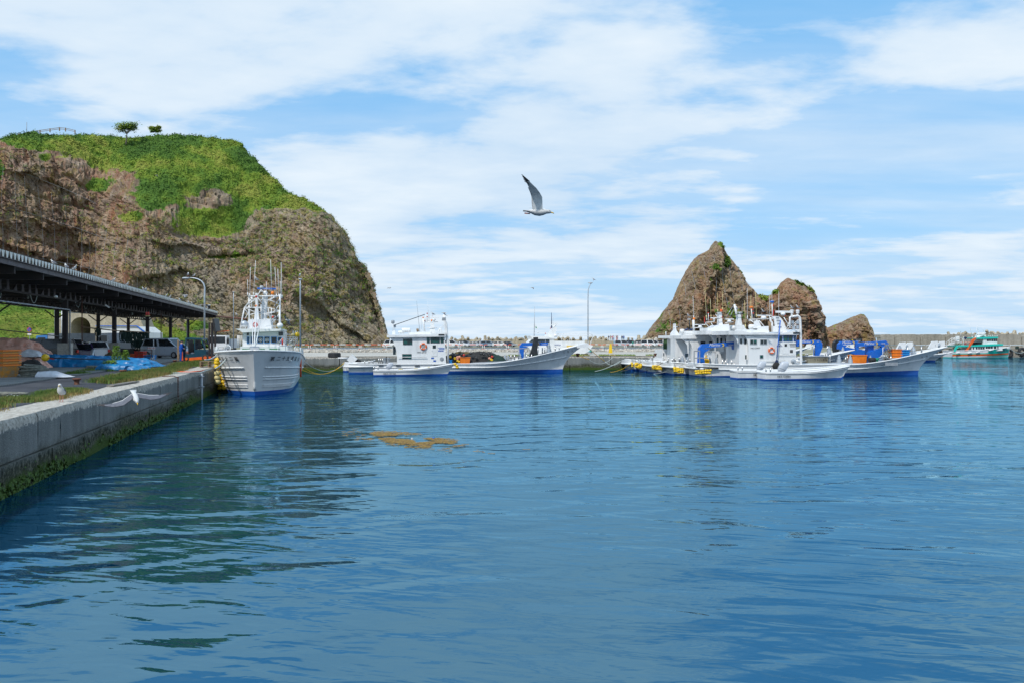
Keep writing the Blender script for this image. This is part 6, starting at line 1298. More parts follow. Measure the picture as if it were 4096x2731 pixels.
for x, y in ((75, 1000), (180, 1005), (265, 985), (335, 1000), (420, 1000), (470, 1005), (575, 988), (640, 995), (700, 1003), (757, 998), (835, 990), (900, 998), (975, 1002), (1030, 1002), (1075, 998), (1120, 995), (1165, 988), (1590, 995), (1640, 985), (1710, 988), (1780, 1000), (1850, 1000), (1935, 998), (2060, 1000), (2135, 990), (2185, 995), (2250, 998)):
 put_tetra(*V2(x, y+14), 246, .95, 'four-legged concrete block showing over the sea wall behind the car park', 'concrete blocks behind the sea wall')
for x, y in ((835, 500), (920, 500), (970, 520), (1050, 500), (1120, 510), (350, 620)): put_tetra(*Vf(x, y+42), 246, .95, 'four-legged concrete block showing over the sea wall behind the car park', 'concrete blocks behind the sea wall')
for x in (1350, 1425, 1500): put_tetra(V3(x, 0)[0]-170, 1362, 246, 1.1, 'four-legged concrete block showing over the sea wall behind the car park', 'concrete blocks behind the sea wall')
for x, y in ((575, 760), (640, 760), (690, 755), (350, 770), (425, 775), (770, 765), (820, 760)): put_tetra(*V3(x, y+16), 246, .8, 'four-legged concrete block showing over the sea wall behind the car park', 'concrete blocks behind the sea wall')
ms = MB(); P = W(*V3(872, 838), 213); ms.lathe([(.9, 0), (1.15, .6), (1.2, 1.8), (1.0, 3.4), (.55, 4.9), (.2, 5.6)], (0, 0, 0), 7); o = ms.build('standing_stone', 'rubble_stone', None, angle=25); o.location = P; o.scale = (.75, .5, .36); tag(o, 'tall grey upright stone beside the parked cars', 'stone')
# ---- breakwater on the right
bw = thing('breakwater', 'high stained concrete breakwater wall on the right', 'wall', (0, 160, 0))
X0 = WX(3478, 160)
for k in range(12):
 a = X0+k*5.6+(0 if k else 2.5); c = X0+(k+1)*5.6; m = MB(); z1 = 4.75
 q = [(a+.08, 2.4), (c-.08, 2.4), (c-.08, 4.2), (c-1.1, z1), (a+1.1, z1), (a+.08, 4.2)]
 m.prism(q, 'y', 0, 2); m.prism([(a+.0, -2), (c, -2), (c, 2.35), (a, 2.35)], 'y', .05, 3); m.prism([(a, 4.0), (c, 4.0), (c, z1-.06), (a, z1-.06)], 'y', .35, 3); m.build('wall_panel', 'breakwater_concrete', bw)
m = MB(); m.prism([(X0-14, -1), (X0+78, -1), (X0+78, 1.75), (X0-14, 1.75)], 'y', -9, .02); m.build('lower_quay', 'breakwater_concrete', bw); m = MB(); m.prism([(X0-14, -1), (X0+78, -1), (X0+78, .45), (X0-14, .45)], 'y', -9.7, -9); m.build('footing', 'breakwater_concrete', bw)
for k in range(14):
 x = WX(3600, 151)+k*2.9; m = MB(); m.tube([(x, -8.6, 1.75), (x, -8.6, 2.5), (x+2.6, -8.6, 2.5), (x+2.6, -8.6, 1.75)], .05, 6); m.build('low_railing', 'white_gel', bw, True)
for x, y, s in ((775, 310, 1.0), (925, 320, .9), (1050, 300, 1.2), (1120, 300, 1.0), (1210, 310, .9), (1270, 312, .9), (1580, 280, 1.2), (1655, 295, .95), (1750, 290, 1.0), (1840, 295, 1.1), (1940, 295, 1.0), (2010, 300, .9), (2120, 290, 1.2), (2180, 300, .9), (2320, 300, 1.0)):
 put_tetra(*V6(x, y+22), 164.5, .55*s, 'four-legged concrete block lying on top of the right-hand breakwater', 'concrete blocks on the breakwater')
for x, y in ((2035, 690), (2310, 668), (530, 680), (2195, 580), (2220, 580)):
 s = 1 if x not in (2195, 2220) else .35; P = W(*V6(x, y), 150.2); m = MB(); m.ring((0, 0, 0), .5, .22 if s == 1 else .2, 18, 8, 'y'); o = m.build('tyre_fender', 'rubber' if s == 1 else 'net_green', None, True); o.location = P; o.scale = (1.25*s, 1.25*s, 1.35*s)
 tag(o, {2035: 'black tyre fender right behind the green boat bow', 2310: 'big black tyre hanging on the breakwater at the right edge', 530: 'black tyre fender left of the green boat on the breakwater'}.get(x, 'small green ring hanging on the breakwater railing'), 'tyre', 'tyre fenders' if s == 1 else 'small rings on the railing')
# gangway
gw = thing('gangway', 'white gangway stairs with railings on a green scissor stand by the breakwater', 'stairs', W(*V6(860, 600), 151)); o_ = gw.location
def g6(x, y, dy=0): return W(*V6(x, y), 151)-o_+Vector((0, dy, 0))
for k in range(8): m = MB(); a = g6(740+k*15, 555-k*11); m.box((a.x, -.5, a.z), (a.x+.5, .5, a.z+.08)); m.build('step', 'white_gel', gw)
for dy in (-.5, .5):
 m = MB(); m.tube([g6(735, 555, dy), g6(860, 465, dy)], .05, 6); m.tube([g6(738, 470, dy), g6(862, 378, dy), g6(1025, 378, dy)], .045, 6)
 for x, y, h in ((740, 552, 80), (800, 508, 80), (860, 465, 88), (905, 465, 88), (1020, 465, 88)): m.tube([g6(x, y, dy), g6(x, y-h, dy)], .04, 5)
 m.build('railing', 'white_gel', gw, True)
m = MB(); a, c = g6(858, 465), g6(1022, 478); m.box((a.x, -.5, c.z), (c.x, .5, a.z)); m.build('platform', 'white_gel', gw)
m = MB(); a, c = g6(918, 340), g6(978, 450); m.box((a.x, -.2, c.z), (c.x, .2, a.z)); m.build('fold_up_ramp', 'white_gel', gw)
m = MB()
for dy in (-.4, .4): m.bar(g6(870, 485, dy), g6(1030, 590, dy), .1); m.bar(g6(1020, 485, dy), g6(880, 590, dy), .1)
m.bar(g6(860, 595), g6(1040, 595), .9, .12); m.build('scissor_stand', 'deck_green', gw)
fp = MB(); fp.tube([g6(1020, 480)+o_, g6(1018, 235)+o_], .05, 6); tag(fp.build('flagpole', 'steel', None, True), 'bare metal pole standing beside the white gangway', 'pole')
# landing craft with white A-shaped hauler frames
def hauler(label, x0, y0, V_, Y, s=1.0):
 t = thing('net_hauler_frame', label, 'winch frame', W(*V_(x0, y0), Y), 0, 'white hauler frames on low boats'); o = t.location
 q = lambda x, y, dy=0: W(*V_(x0+x*s, y0+y*s), Y)-o+Vector((0, dy, 0))
 for dx, dy in ((0, -.2), (205, .5)):
  m = MB(); p_ = [q(dx, 0), q(dx+100, -150), q(dx+205, -158), q(dx+205, -60), q(dx+160, 0)] if dx else [q(0, 0), q(85, -150), q(207, -158), q(207, -20), q(180, -5)]
  m.prism([(v.x, v.z) for v in p_], 'y', dy, dy+.25); m.build('side_plate', 'white_gel', t)
 m = MB(); a, c = q(150, -70), q(260, -70); m.lathe([(.35*s, a.x), (.35*s, a.x+.05), (.24*s, a.x+.08), (.24*s, c.x-.08), (.35*s, c.x-.05), (.35*s, c.x)], (0, .1, a.z), 12, 'x'); m.build('drum', 'galvanised', t, angle=40); return t
Yl = 118
lb = Boat('work_boat', 'low pale work boat with white hauler frames behind the raft bow', WX(3620, Yl), Yl, 0.0, 'low pale work boats')
lb.hull(lb.p((3440, 1420)).x, lb.p((3740, 1420)).x, lb.p((3795, 1400)).x, 3.6, .95, 1.35, deckz=.8, boot=.2, rail=.7, dk='grey_white')
hauler('white slanted hauler frame nearest to the green boat', 315, 600, V6, Yl, 1.0)
hauler('white slanted hauler frame with a gull on it, behind the orange and blue crates', *(1500, 458), V5, Yl, .72)
lb2 = Boat('work_boat', 'low white work boat among the masts behind the raft foredecks', WX(3360, 124), 124, 0.0, 'low pale work boats')
lb2.hull(lb2.p((3200, 1420)).x, lb2.p((3480, 1420)).x, lb2.p((3530, 1400)).x, 3.6, 1.0, 1.3, deckz=.85, boot=.2, rail=.7, dk='grey_white')
hauler('white slanted hauler frame under the black crane boom', 620, 445, V5, 124, .62); hauler('small white hauler frame left of the blue crane post', 60, 460, V5, 124, .55)
lb3 = Boat('work_boat', 'white boat with raised bow between the raft and the work boats', WX(3330, 100), 100, 0.05, 'white fishing boats')
lb3.hull(lb3.p((3100, 1420)).x, lb3.p((3440, 1420)).x, lb3.p((3462, 1397)).x, 3.4, 1.1, 2.2, deckz=.7, boot=.2, rail=.7)
# cranes standing on the hidden boats D and C
crane(bD, V4(2085, 1080), V4(2140, 835), V4(1740, 835), .3, bh=14, w=.4, col=(9, 9))
crane(bC, V5(565, 590), V5(545, 335), V5(960, 312), .2, mat='black_paint', bh=13, w=.45, col=(8, 8)); crane(bD, V5(1120, 620), V5(620, 360), V5(900, 350), 1.0, bh=15, w=.45, col=(8, 8), txt='Marine')
for b_, x, y0, y1, ly, r in ((bD, 455, 520, 405, .3, .4), (bD, 670, 560, 420, .8, .45)): capstan(b_, V5(x, y0), V5(x, y1), ly, r)
for b_, x, y0, y1 in ((bD, 430, 520, 400), (bC, 760, 520, 415), (bD, 400, 560, 515), (bD, 120, 560, 520), (bD, 95, 560, 525)): b_.posts('bollard_post', 'stainless', [(V5(x, y0), V5(x, y1))], .5, .12)
# orange bins, blue crates, harbour box
bin_('bin', 'pair-wide orange bin under the crane hook on the nearest raft boat', onb(bE, V5(900, 675), .4), 1.55, .8, .85, 'orange_plastic', FA, cat='bin')
bt = onb(bE, V5(1490, 592), -.4)
for k in range(3): bin_('crate', ['bottom', 'middle', 'top'][k]+' orange crate of the stack on the deck table of the nearest raft boat', bt+Vector((0, 0, .34*k*.8)), 1.05, .7, .32, 'orange_plastic', FA, 'orange crates on the deck table')
bt = onb(bE, V5(1625, 592), -.4)
for k in range(4): bin_('crate', ['bottom', 'second', 'third', 'top'][k]+' blue crate of the stack beside the orange crates', bt+Vector((0, 0, .2*k)), .95, .65, .21, 'blue_plastic', FA, 'blue crates on the deck table')
bx = thing('storage_box', 'long tan box with harbour lettering on the raft, behind the gallows', 'box', onb(bD, V4(2060, 1215), -1.4), FA)
A = bD.p(V4(1890, 1100), -1.6)-bD.p(V4(2060, 1215), -1.6); C = bD.p(V4(2240, 1210), -1.6)-bD.p(V4(2060, 1215), -1.6)
m = MB(); m.box((A.x, -.5, 0), (C.x, .5, A.z), (-.08, 0)); m.build('body', 'tan_box', bx); m = MB(); m.box((A.x-.12, -.6, A.z), (C.x+.12, .6, A.z+.07)); m.build('lid', 'grey_metal', bx); m = MB(); m.box((A.x+.3, -.4, -.18), (C.x-.3, .4, 0)); m.build('skid', 'wood', bx)
text('ウトロ漁協', 'lettering', 'lettering_black', bx, ((A.x+C.x)/2+.3, -.505, A.z*.5), .3); text('57', 'lettering', 'lettering_black', bx, (C.x-.25, -.505, A.z*.78), .22)
# ---- green sightseeing boat
gb = Boat('sightseeing_boat', 'turquoise and white sightseeing boat with orange stripe at the breakwater', WX(3900, 146.5), 146.5, 0.0)
gb.hull(gb.p(V6(740, 760)).x, gb.p(V6(2015, 780)).x, gb.p(V6(2055, 600)).x, 3.9, 1.45, 2.1, 1.35, tb=.45, pb=1.0, pr=1.0, boot=.12, bot='teal_paint', top='white_paint', rail=0, deckz=.9)
m = MB()
for side in (-1,): m.grid([[gb.hp(t, z0+(gb.zs(t)-z0)*j/3, side)+Vector((0, side*.015, 0)) for t in [.56+.43*k/16 for k in range(17)]] for j, z0 in ((0, .3), (1, .3), (2, .3), (3, .3))], flip=False)
gb.part('bow_band', 'teal_paint', m, angle=30)
for zz, r0, mt, nm, t0 in ((.78, .10, 'teal_paint', 'green_stripe', 0), (.52, .17, 'orange_paint', 'orange_stripe', 0)):
 m = MB(); m.grid([[gb.hp(t0+(.985-t0)*k/24, zz+(.28*(k/24)**2)+dz*r0, -1)+Vector((0, -.03, 0)) for k in range(25)] for dz in (-1, 1)]); gb.part(nm, mt, m)
def gw_(name, mat, poly, ya, yb): return gb.wall(name, mat, vv(V6, *poly), ya, yb)
gw_('cabin', 'white_paint', [(1250, 655), (1250, 545), (1890, 530), (1900, 640), (1450, 660)], -1.75, 1.75); gw_('cabin_roof', 'teal_paint', [(990, 565), (960, 540), (1250, 530), (1700, 505), (1915, 500), (1910, 535), (1700, 545), (1250, 560)], -1.9, 1.9)
gw_('bridge', 'white_paint', [(1490, 515), (1490, 395), (1785, 390), (1785, 505)], -1.4, 1.4); gw_('bridge_roof', 'teal_paint', [(1265, 392), (1262, 375), (1350, 372), (1645, 358), (1805, 355), (1810, 385), (1640, 395), (1350, 400)], -1.6, 1.6)
gw_('stern_arch', 'teal_paint', [(870, 660), (915, 560), (985, 530), (1000, 545), (945, 590), (910, 660)], -1.85, -1.65); gw_('swoosh', 'orange_paint', [(1095, 650), (1160, 600), (1215, 500), (1270, 410), (1320, 372), (1355, 375), (1330, 410), (1285, 470), (1230, 540), (1190, 600), (1165, 650)], -1.95, -1.7)
for x0_, x1_ in ((1270, 1298), (1333, 1370), (1385, 1418), (1430, 1470), (1480, 1518), (1545, 1583), (1593, 1635), (1645, 1692), (1716, 1765), (1790, 1812)): gb.win(V6(x0_, 562 if x0_ < 1540 else 547), V6(x1_, 612 if x0_ < 1540 else 598), -1.75, 'black_paint', 'dark_glass', 1)
for x0_, x1_ in ((1570, 1608), (1618, 1650), (1663, 1707), (1717, 1752), (1760, 1785)): gb.win(V6(x0_, 395), V6(x1_, 447), -1.4, 'black_paint', 'dark_glass', 1)
gw_('bow_bulwark', 'white_gel', [(1890, 605), (1890, 590), (2050, 585), (2055, 602)], -.9, .9)
for k in range(15): x = 1010+k*18; gb.pipe('upper_rail_post', 'steel', vv(V6, (x, 530), (x, 450)), -1.8, .03, 5)
gb.pipe('upper_rail', 'steel', vv(V6, (1005, 450), (1490, 455)), -1.8, .04)
for x in (1340, 1385, 1425, 1465): gb.wall('seat_back', 'dark_steel', vv(V6, (x-18, 515), (x-18, 465), (x+15, 465), (x+15, 515)), -1.0, 1.0)
gb.wall('upper_bench', 'orange_plastic', vv(V6, (1180, 475), (1180, 458), (1260, 458), (1260, 475)), -1.2, .8); gb.wall('fire_box', 'red_paint', vv(V6, (1115, 520), (1115, 478), (1140, 478), (1140, 520)), -1.0, -.6)
gw_('mast_arch', 'white_gel', [(1380, 370), (1440, 320), (1545, 315), (1550, 355), (1500, 330), (1440, 345), (1410, 372)], -.6, .6); gb.radar(V6(1395, 275), V6(1548, 272), 0, V6(1470, 280), h=.2); gb.pipe('mast_post', 'white_gel', vv(V6, (1388, 370), (1385, 240)), 0, .1); gb.dome(V6(1385, 236), .22, 0)
for x, y in ((1325, 330), (1345, 315), (1605, 335), (1640, 340), (1690, 335), (1740, 340), (1785, 335)): gb.dome(V6(x, y), .2, -.3, name='deck_lamp')
for a, c in (((1265, 380), (1192, 60)), ((1350, 370), (1350, 150)), ((1385, 240), (1365, 110)), ((1500, 270), (1490, 150))): gb.antenna(V6(*a), V6(*c), 0, .035)
for x, y in ((800, 683), (968, 683), (1217, 683), (1390, 668), (1665, 627)):
 m = MB(); P = world(gb, gb.p(V6(x, y), -2.15)); m.lathe([(.05, -.5), (.12, -.4), (.13, .28), (.07, .4)], (0, 0, 0), 9, 'x'); o = m.build('boat_fender', 'white_gel', None, True); o.location = P; o.rotation_euler = (0, radians(-12), 0); tag(o, 'white sausage fender hanging on the turquoise boat side', 'fender', 'fenders on the turquoise boat')
text('知床丸', 'lettering', 'lettering_black', gb.r, (gb.p(V6(1830, 640), 0).x, -1.42, gb.p(V6(1830, 640), -1.5).z), .75, (pi/2, 0, .25))
m = MB(); m.tube([world(gb, gb.p(V6(1078, 520), -.5)), world(gb, gb.p(V6(1075, 350), -.5))], .04, 5); o = m.build('pole', 'white_gel', None); o.parent = None
tag(o, 'thin flag staff above the turquoise boat stern', 'flagpole')
m = MB(); q = [world(gb, gb.p(V6(*c), -.5)) for c in ((1078, 355), (1105, 362), (1150, 405), (1085, 410))]; m.prism([(v.x, v.z) for v in q], 'y', q[0].y-.01, q[0].y+.01); fl = m.build('flag', 'white_gel', None); tag(fl, 'white flag with dark emblem over the turquoise boat stern', 'flag')
m = MB(); c = (q[0]+q[2])/2; m.ball((c.x, q[0].y-.02, c.z), .33, 8, 6, (1, .05, .8)); m.build('emblem', 'navy_paint', fl)
# ---- ropes
def rope(label, a, c, sag, mat, r=.026, group='mooring ropes', n=16): m = MB(); m.tube(catenary(a, c, sag, n), r, 6); return tag(m.build('mooring_rope', mat, None, True), label, 'rope', group)
rope('upper yellow mooring rope left of the lone boat', W(*Vg(200, 880), 62), W(*Vg(1720, 755), 78), 1.0, 'rope_yellow', .032); rope('lower yellow mooring rope left of the lone boat', W(*Vg(170, 1000), 60), W(*Vg(1720, 800), 77.5), .75, 'rope_yellow', .032); rope('pale mooring rope drooping in front of the far quay', W(*Vg(215, 640), 66), W(*Vg(1740, 830), 79), .95, 'rope_pale', .03)
rope('yellow rope from the lone boat bow down to the far quay', W(*Vf(670, 730), 78.8), W(*Vf(1110, 1075), 80.5), .02, 'rope_yellow', .032); rope('yellow rope end hanging on the far quay edge', W(*Vf(305, 875), 80), W(*Vf(700, 1025), 81), .02, 'rope_yellow', .032)
rope('pale rope between the far quay and the raft, upper one', W(*Vf(695, 1025), 81), W(*Vf(1310, 970), 82.5), .6, 'rope_pale'); rope('pale rope to the farthest raft stern', W(*Vf(1110, 1075), 80.5), W(*Vf(1530, 1060), 80), .45, 'rope_pale'); rope('long rope sloping from the farthest raft stern into the water', W(*Vf(1500, 1070), 79.6), W(*Vf(850, 1335), 77.0), .15, 'rope_pale', .035)
for (x0_, y0_, x1_, y1_, mt, lb_) in ((610, 1160, 200, 1345, 'rope_grey', 'rope from the second farthest stern into the water'), (1010, 1180, 430, 1395, 'net_black', 'dark rope from the middle stern into the water'), (1390, 1215, 800, 1400, 'rope_pale', 'pale rope from the nearest stern into the water'), (400, 1200, 0, 1365, 'rope_yellow', 'yellowish rope low over the water left of the raft')): rope(lb_, W(*V3(x0_, y0_), 72), W(*V3(x1_, y1_), 75.0), .2, mt, .022)
rope('grey rope from the bow-on boat to the quay', W(*Vb(300, 1010), 45.8), W(*Vb(118, 1205), 44), .15, 'rope_pale', .045)
rope('dark rope from the bow-on boat towards the forklift', W(*Vb(160, 1020), 46), W(*Vb(0, 1105), 42), .15, 'rope_pale', .04); rope('rope in front of the turquoise boat bow', W(*V6(2060, 600), 147), W(*V6(2380, 655), 150), .6, 'rope_pale', .06)
# ================================================================ VEHICLES
def paint(name, c):
 if name not in MATS: P_(name, c, .25, c2=tuple(x*.9 for x in c), scale=1, coat=.1 if 'black' in name else .5, metal=.0)
for n_, c_ in (('car_white', (.75, .76, .78)), ('car_silver', (.42, .46, .52)), ('car_dark_blue', (.02, .035, .07)), ('car_black', (.012, .012, .014)), ('car_grey_blue', (.10, .16, .24)), ('car_red', (.4, .02, .03)), ('car_purple', (.05, .03, .10)), ('cab_blue', (.02, .16, .45))): paint(n_, c_)
CAR = {  # outline (x from the rear, z), roof points flagged by height; window outlines
 'sedan': dict(L=4.6, W=1.75, b=[(0, .35), (.05, .95), (.5, 1.05), (3.1, 1.0), (4.45, .78), (4.6, .5), (4.55, .3)], r=[(.6, 1.0), (1.35, 1.45), (2.6, 1.47), (3.45, .98)]),
 'hatch': dict(L=4.0, W=1.7, b=[(0, .35), (.03, .95), (2.9, 1.0), (3.85, .82), (4.0, .5), (3.95, .3)], r=[(.06, .95), (.5, 1.5), (2.3, 1.54), (3.25, 1.0)]),
 'suv': dict(L=4.6, W=1.85, b=[(0, .4), (.03, 1.1), (3.2, 1.12), (4.45, 1.0), (4.6, .6), (4.55, .35)], r=[(.06, 1.1), (.4, 1.68), (2.6, 1.72), (3.5, 1.12)]),
 'van': dict(L=4.7, W=1.8, b=[(0, .35), (.02, 1.1), (3.7, 1.1), (4.55, .95), (4.7, .55), (4.65, .3)], r=[(.03, 1.1), (.25, 1.85), (3.0, 1.88), (4.1, 1.08)]),
 'box': dict(L=4.5, W=1.7, b=[(0, .35), (.02, 1.05), (4.1, 1.05), (4.4, .9), (4.5, .55), (4.45, .3)], r=[(.02, 1.05), (.15, 1.95), (3.4, 1.97), (4.2, 1.02)]),
}
def car(kind_, mat, label, loc, rz, group='cars in the car park', detail=True, cat='car', name='parked_car', scale=1):
 d = CAR[kind_]; L, Wd = d['L'], d['W']; t = thing(name, label, cat, loc, rz, group); t.scale = (scale,)*3; h = Wd/2
 b = d['b']; low = [(b[0][0], b[0][1])]+b[1:]; r = d['r']
 m = MB(); rows = []
 for k, (y, ins, zi) in enumerate(((-h+.06, .05, .06), (-h, 0, 0), (h, 0, 0), (h-.06, .05, .06))):
  rows.append([(L/2-(L-x)+(ins if x < L/2 else -ins)*1.0, y, z-(zi if z > .6 else 0)) for x, z in low])
 rows = [[(p[0]-0, p[1], p[2]) for p in row] for row in rows]; m.grid(rows[:2]); m.grid(rows[2:]);
 m.grid([rows[0], rows[3]]); m.f.append(tuple(range(len(low)))[::1]); n0 = len(low)
 m.v += rows[1]; m.f.append(tuple(range(len(m.v)-n0, len(m.v)))); m.v += rows[2]; m.f.append(tuple(range(len(m.v)-n0, len(m.v)))[::-1])
 m.box((-L/2+.1, -h+.1, .22), (L/2-.15, h-.1, .5)); m.build('body', mat, t, angle=30)
 X = lambda x: x-L/2
 g = MB(); hb, ht = h-.06, h-.24
 P4 = [(X(x), z) for x, z in r]
 A = [Vector((P4[0][0], s*hb, P4[0][1])) for s in (-1, 1)]; B_ = [Vector((P4[1][0], s*ht, P4[1][1])) for s in (-1, 1)]; C = [Vector((P4[2][0], s*ht, P4[2][1])) for s in (-1, 1)]; D = [Vector((P4[3][0], s*hb, P4[3][1])) for s in (-1, 1)]
 cb = MB(); cb.v = [tuple(v) for v in (A[0], B_[0], C[0], D[0], A[1], B_[1], C[1], D[1])]; cb.f = [(0, 1, 2, 3), (7, 6, 5, 4), (0, 4, 5, 1), (1, 5, 6, 2), (2, 6, 7, 3), (3, 7, 4, 0)]; cab = cb.build('cabin', mat, t)
 # panes, a little proud of the cabin
 def pane(q, off):
  c = sum(q, Vector())/4; nn = (q[1]-q[0]).cross(q[3]-q[0]).normalized(); nn = nn if nn.dot(off) > 0 else -nn
  w = MB(); q2 = [c+(p-c)*Vector((1, 1, 1)).x*.86+nn*.015 for p in q]; w.quad(*q2);
  q3 = [p-nn*.02 for p in q2]; [w.quad(q2[i], q2[(i+1) % 4], q3[(i+1) % 4], q3[i]) for i in range(4)]; w.build('window', 'car_glass', t)
 for s in (0, 1):
  o = Vector((0, -1 if s == 0 else 1, 0)); mid1 = A[s].lerp(D[s], .50); mid2 = B_[s].lerp(C[s], .55)
  pane([A[s], B_[s], mid2, mid1], o); pane([mid1, mid2, C[s], D[s]], o)
 pane([D[0], C[0], C[1], D[1]], Vector((1, 0, .5))); pane([A[0], B_[0], B_[1], A[1]], Vector((-1, 0, .5)))
 for x in (.8, L-.85):
  for s in (-1, 1):
   w = MB(); w.lathe([(.26, -.1), (.32, -.09), (.32, .09), (.26, .1)], (X(x), s*(h-.08), .32), 14, 'y'); o = w.build('wheel', 'rubber', t, angle=40)
   w = MB(); w.lathe([(.19, 0), (.19, s*.012)], (X(x), s*(h+.022), .32), 12, 'y'); w.build('rim', 'steel', o)
 if detail:
  z0 = b[-3][1]-.12
  for s in (-1, 1):
   w = MB(); w.box((L/2-.14, s*(h-.42), z0-.08), (L/2+.0, s*(h-.08), z0+.06)); w.build('headlight', 'lamp_glass', t); w = MB(); w.box((-L/2-.02, s*(h-.2), .75), (-L/2+.08, s*(h-.02), 1.0)); w.build('tail_light', 'red_paint', t)
   w = MB(); w.cbox((X(r[3][0])-.25, s*(h+.08), 1.02), (.12, .16, .12)); w.build('mirror', mat, t)
 return t
ZG = ZQ
rs = random.Random(3)
cars = [('box', 'car_white', 1564, 150, 'white van behind the stern of the lone boat deckhouse', 188), ('van', 'car_white', 1806, -12, 'white van, first of the row right of the lone boat deckhouse', 196), ('sedan', 'car_white', 1845, -14, 'white wagon beside the first white van of the row', 202), ('suv', 'car_dark_blue', 1864, -20, 'dark blue car half hidden behind the white wagon', 207), ('sedan', 'car_silver', 1898, -14, 'silver saloon in the middle of the row behind the net heap', 202),
  ('hatch', 'car_white', 1929, -18, 'white hatchback right of the silver saloon', 205), ('suv', 'car_silver', 1940, -22, 'pale blue van top showing behind the white hatchback', 211), ('suv', 'car_grey_blue', 1955, -14, 'slate blue sport utility car in the row', 203), ('hatch', 'car_white', 2000, -12, 'white hatchback with dark windows in front of the dark blue one', 202), ('hatch', 'car_dark_blue', 1985, -16, 'dark hatchback hidden behind the white one with dark windows', 207), ('hatch', 'car_dark_blue', 2036, -14, 'dark blue hatchback at the end of the row, left of the blue crane', 203),
  ('van', 'car_silver', 2491, -8, 'silver van at the foot of the sea wall stairs', 205), ('van', 'car_dark_blue', 2522, -14, 'dark green van beside the silver van', 209), ('sedan', 'car_white', 2552, -12, 'low white wagon between two dark vans', 205), ('van', 'car_black', 2572, -14, 'black van right of the low white wagon', 209), ('box', 'car_white', 2596, -30, 'white van with roof lights, fifth from the stairs', 207), ('van', 'car_white', 2619, -32, 'second white van of the pair by the standing stone', 209), ('van', 'car_dark_blue', 2639, -25, 'dark blue van beside the green canvas screen', 211), ('hatch', 'car_red', 2655, -20, 'red car roof peeping over the dark blue van', 214),
  ('hatch', 'car_silver', 1605, 10, 'silver car hidden behind the lone boat deckhouse, seen past its roof bracket', 198)]
for kd, mt, px, rz, lb_, Y in cars: car(kd, mt, lb_, (WX(px, Y), Y, ZG), radians(rz), detail=False)
# ---- vehicles under and by the shed
def veh(kind_, mat, px, Y, rz, label, name='parked_car', cat='car', s=1, zf=ZQ+.05, grp=None): return car(kind_, mat, label, (WX(px, Y), Y, zf), radians(rz), grp, True, cat, name, s)
v_ = veh('van', 'car_black', 176, 57, 172, 'black van parked under the shed behind the blue tarpaulin', 'parked_van', 'van', .98)
v_ = veh('van', 'car_silver', 668, 72, -14, 'silver van parked beside the shed pillars with orange indicator', 'parked_van', 'van', 1.0)
v_ = veh('box', 'car_silver', 660, 80, -14, 'grey van behind the silver van', 'parked_van', 'van', 1.0)
v_ = veh('suv', 'car_white', 375, 64, 130, 'white sport utility car parked behind the shed pillar', 'parked_car', 'car', .95)
v_ = veh('hatch', 'car_purple', 335, 62, 120, 'dark purple hatchback between the pillar and the white car', 'parked_car', 'car', .95)
v_ = veh('box', 'car_white', 300, 66, 120, 'pale van half hidden behind the concrete pillar', 'parked_van', 'van', .95)
def truck(label, px, Y, rz, cabmat, box=None, s=1.0, cargo='grey_metal'):
 t = thing('truck', label, 'truck', (WX(px, Y), Y, ZQ+.05), radians(rz)); t.scale = (s,)*3
 m = MB(); m.prism([(2.6, .6), (2.6, 1.4), (2.45, 2.25), (1.1, 2.3), (1.0, .6)], 'y', -.95, .95); m.build('cab', cabmat, t, angle=30)
 for y in (-.96, .96): m = MB(); m.prism([(2.35, 1.35), (2.28, 2.05), (1.35, 2.05), (1.35, 1.35)], 'y', y-.01, y+.01); m.build('window', 'car_glass', t)
 m = MB(); m.quad((2.615, -.85, 1.42), (2.615, .85, 1.42), (2.475, .82, 2.15), (2.475, -.82, 2.15)); m.build('windscreen', 'car_glass', t)
 m = MB(); m.box((2.6, -.95, .45), (2.72, .95, .75)); m.build('bumper', 'grey_white', t); m = MB(); m.box((-3.2, -.5, .55), (1.6, .5, .75)); m.build('chassis', 'black_paint', t)
 for s_ in (-1, 1): m = MB(); m.box((2.6, s_*.6, .8), (2.66, s_*.9, 1.0)); m.build('headlight', 'lamp_glass', t); m = MB(); m.box((2.4, s_*1.0, 1.4), (2.5, s_*1.2, 1.9)); m.build('mirror', 'black_paint', t)
 if box: m = MB(); m.box((-3.3, -1.05, .85), (.95, 1.05, box)); m.build('cargo_box', cargo, t)
 else:
  m = MB(); m.box((-3.3, -1.0, .8), (.95, 1.0, .92)); m.build('flatbed', cargo, t)
  for y in (-1.0, .96): m = MB(); m.box((-3.3, y, .92), (.95, y+.04, 1.35)); m.build('side_board', cargo, t)
  m = MB(); m.box((-3.34, -1.0, .92), (-3.3, 1.0, 1.35)); m.build('tail_board', cargo, t)
 for x in (1.8, -2.0):
  for y in (-.85, .85): m = MB(); m.lathe([(.36, -.12), (.42, -.1), (.42, .1), (.36, .12)], (x, y, .42), 14, 'y'); w = m.build('wheel', 'rubber', t, angle=40)
 return t
truck('blue cab truck with grey box body behind the shed pillars', 250, 82, 172, 'cab_blue', 2.5, 1.0); truck('grey flatbed truck between the shed pillars', 500, 79, 158, 'car_silver', None, 1.1, 'grey_white'); truck('white truck facing the water behind the forklift', 893, 84, -82, 'car_white', 1.9, 1.0, 'grey_white')
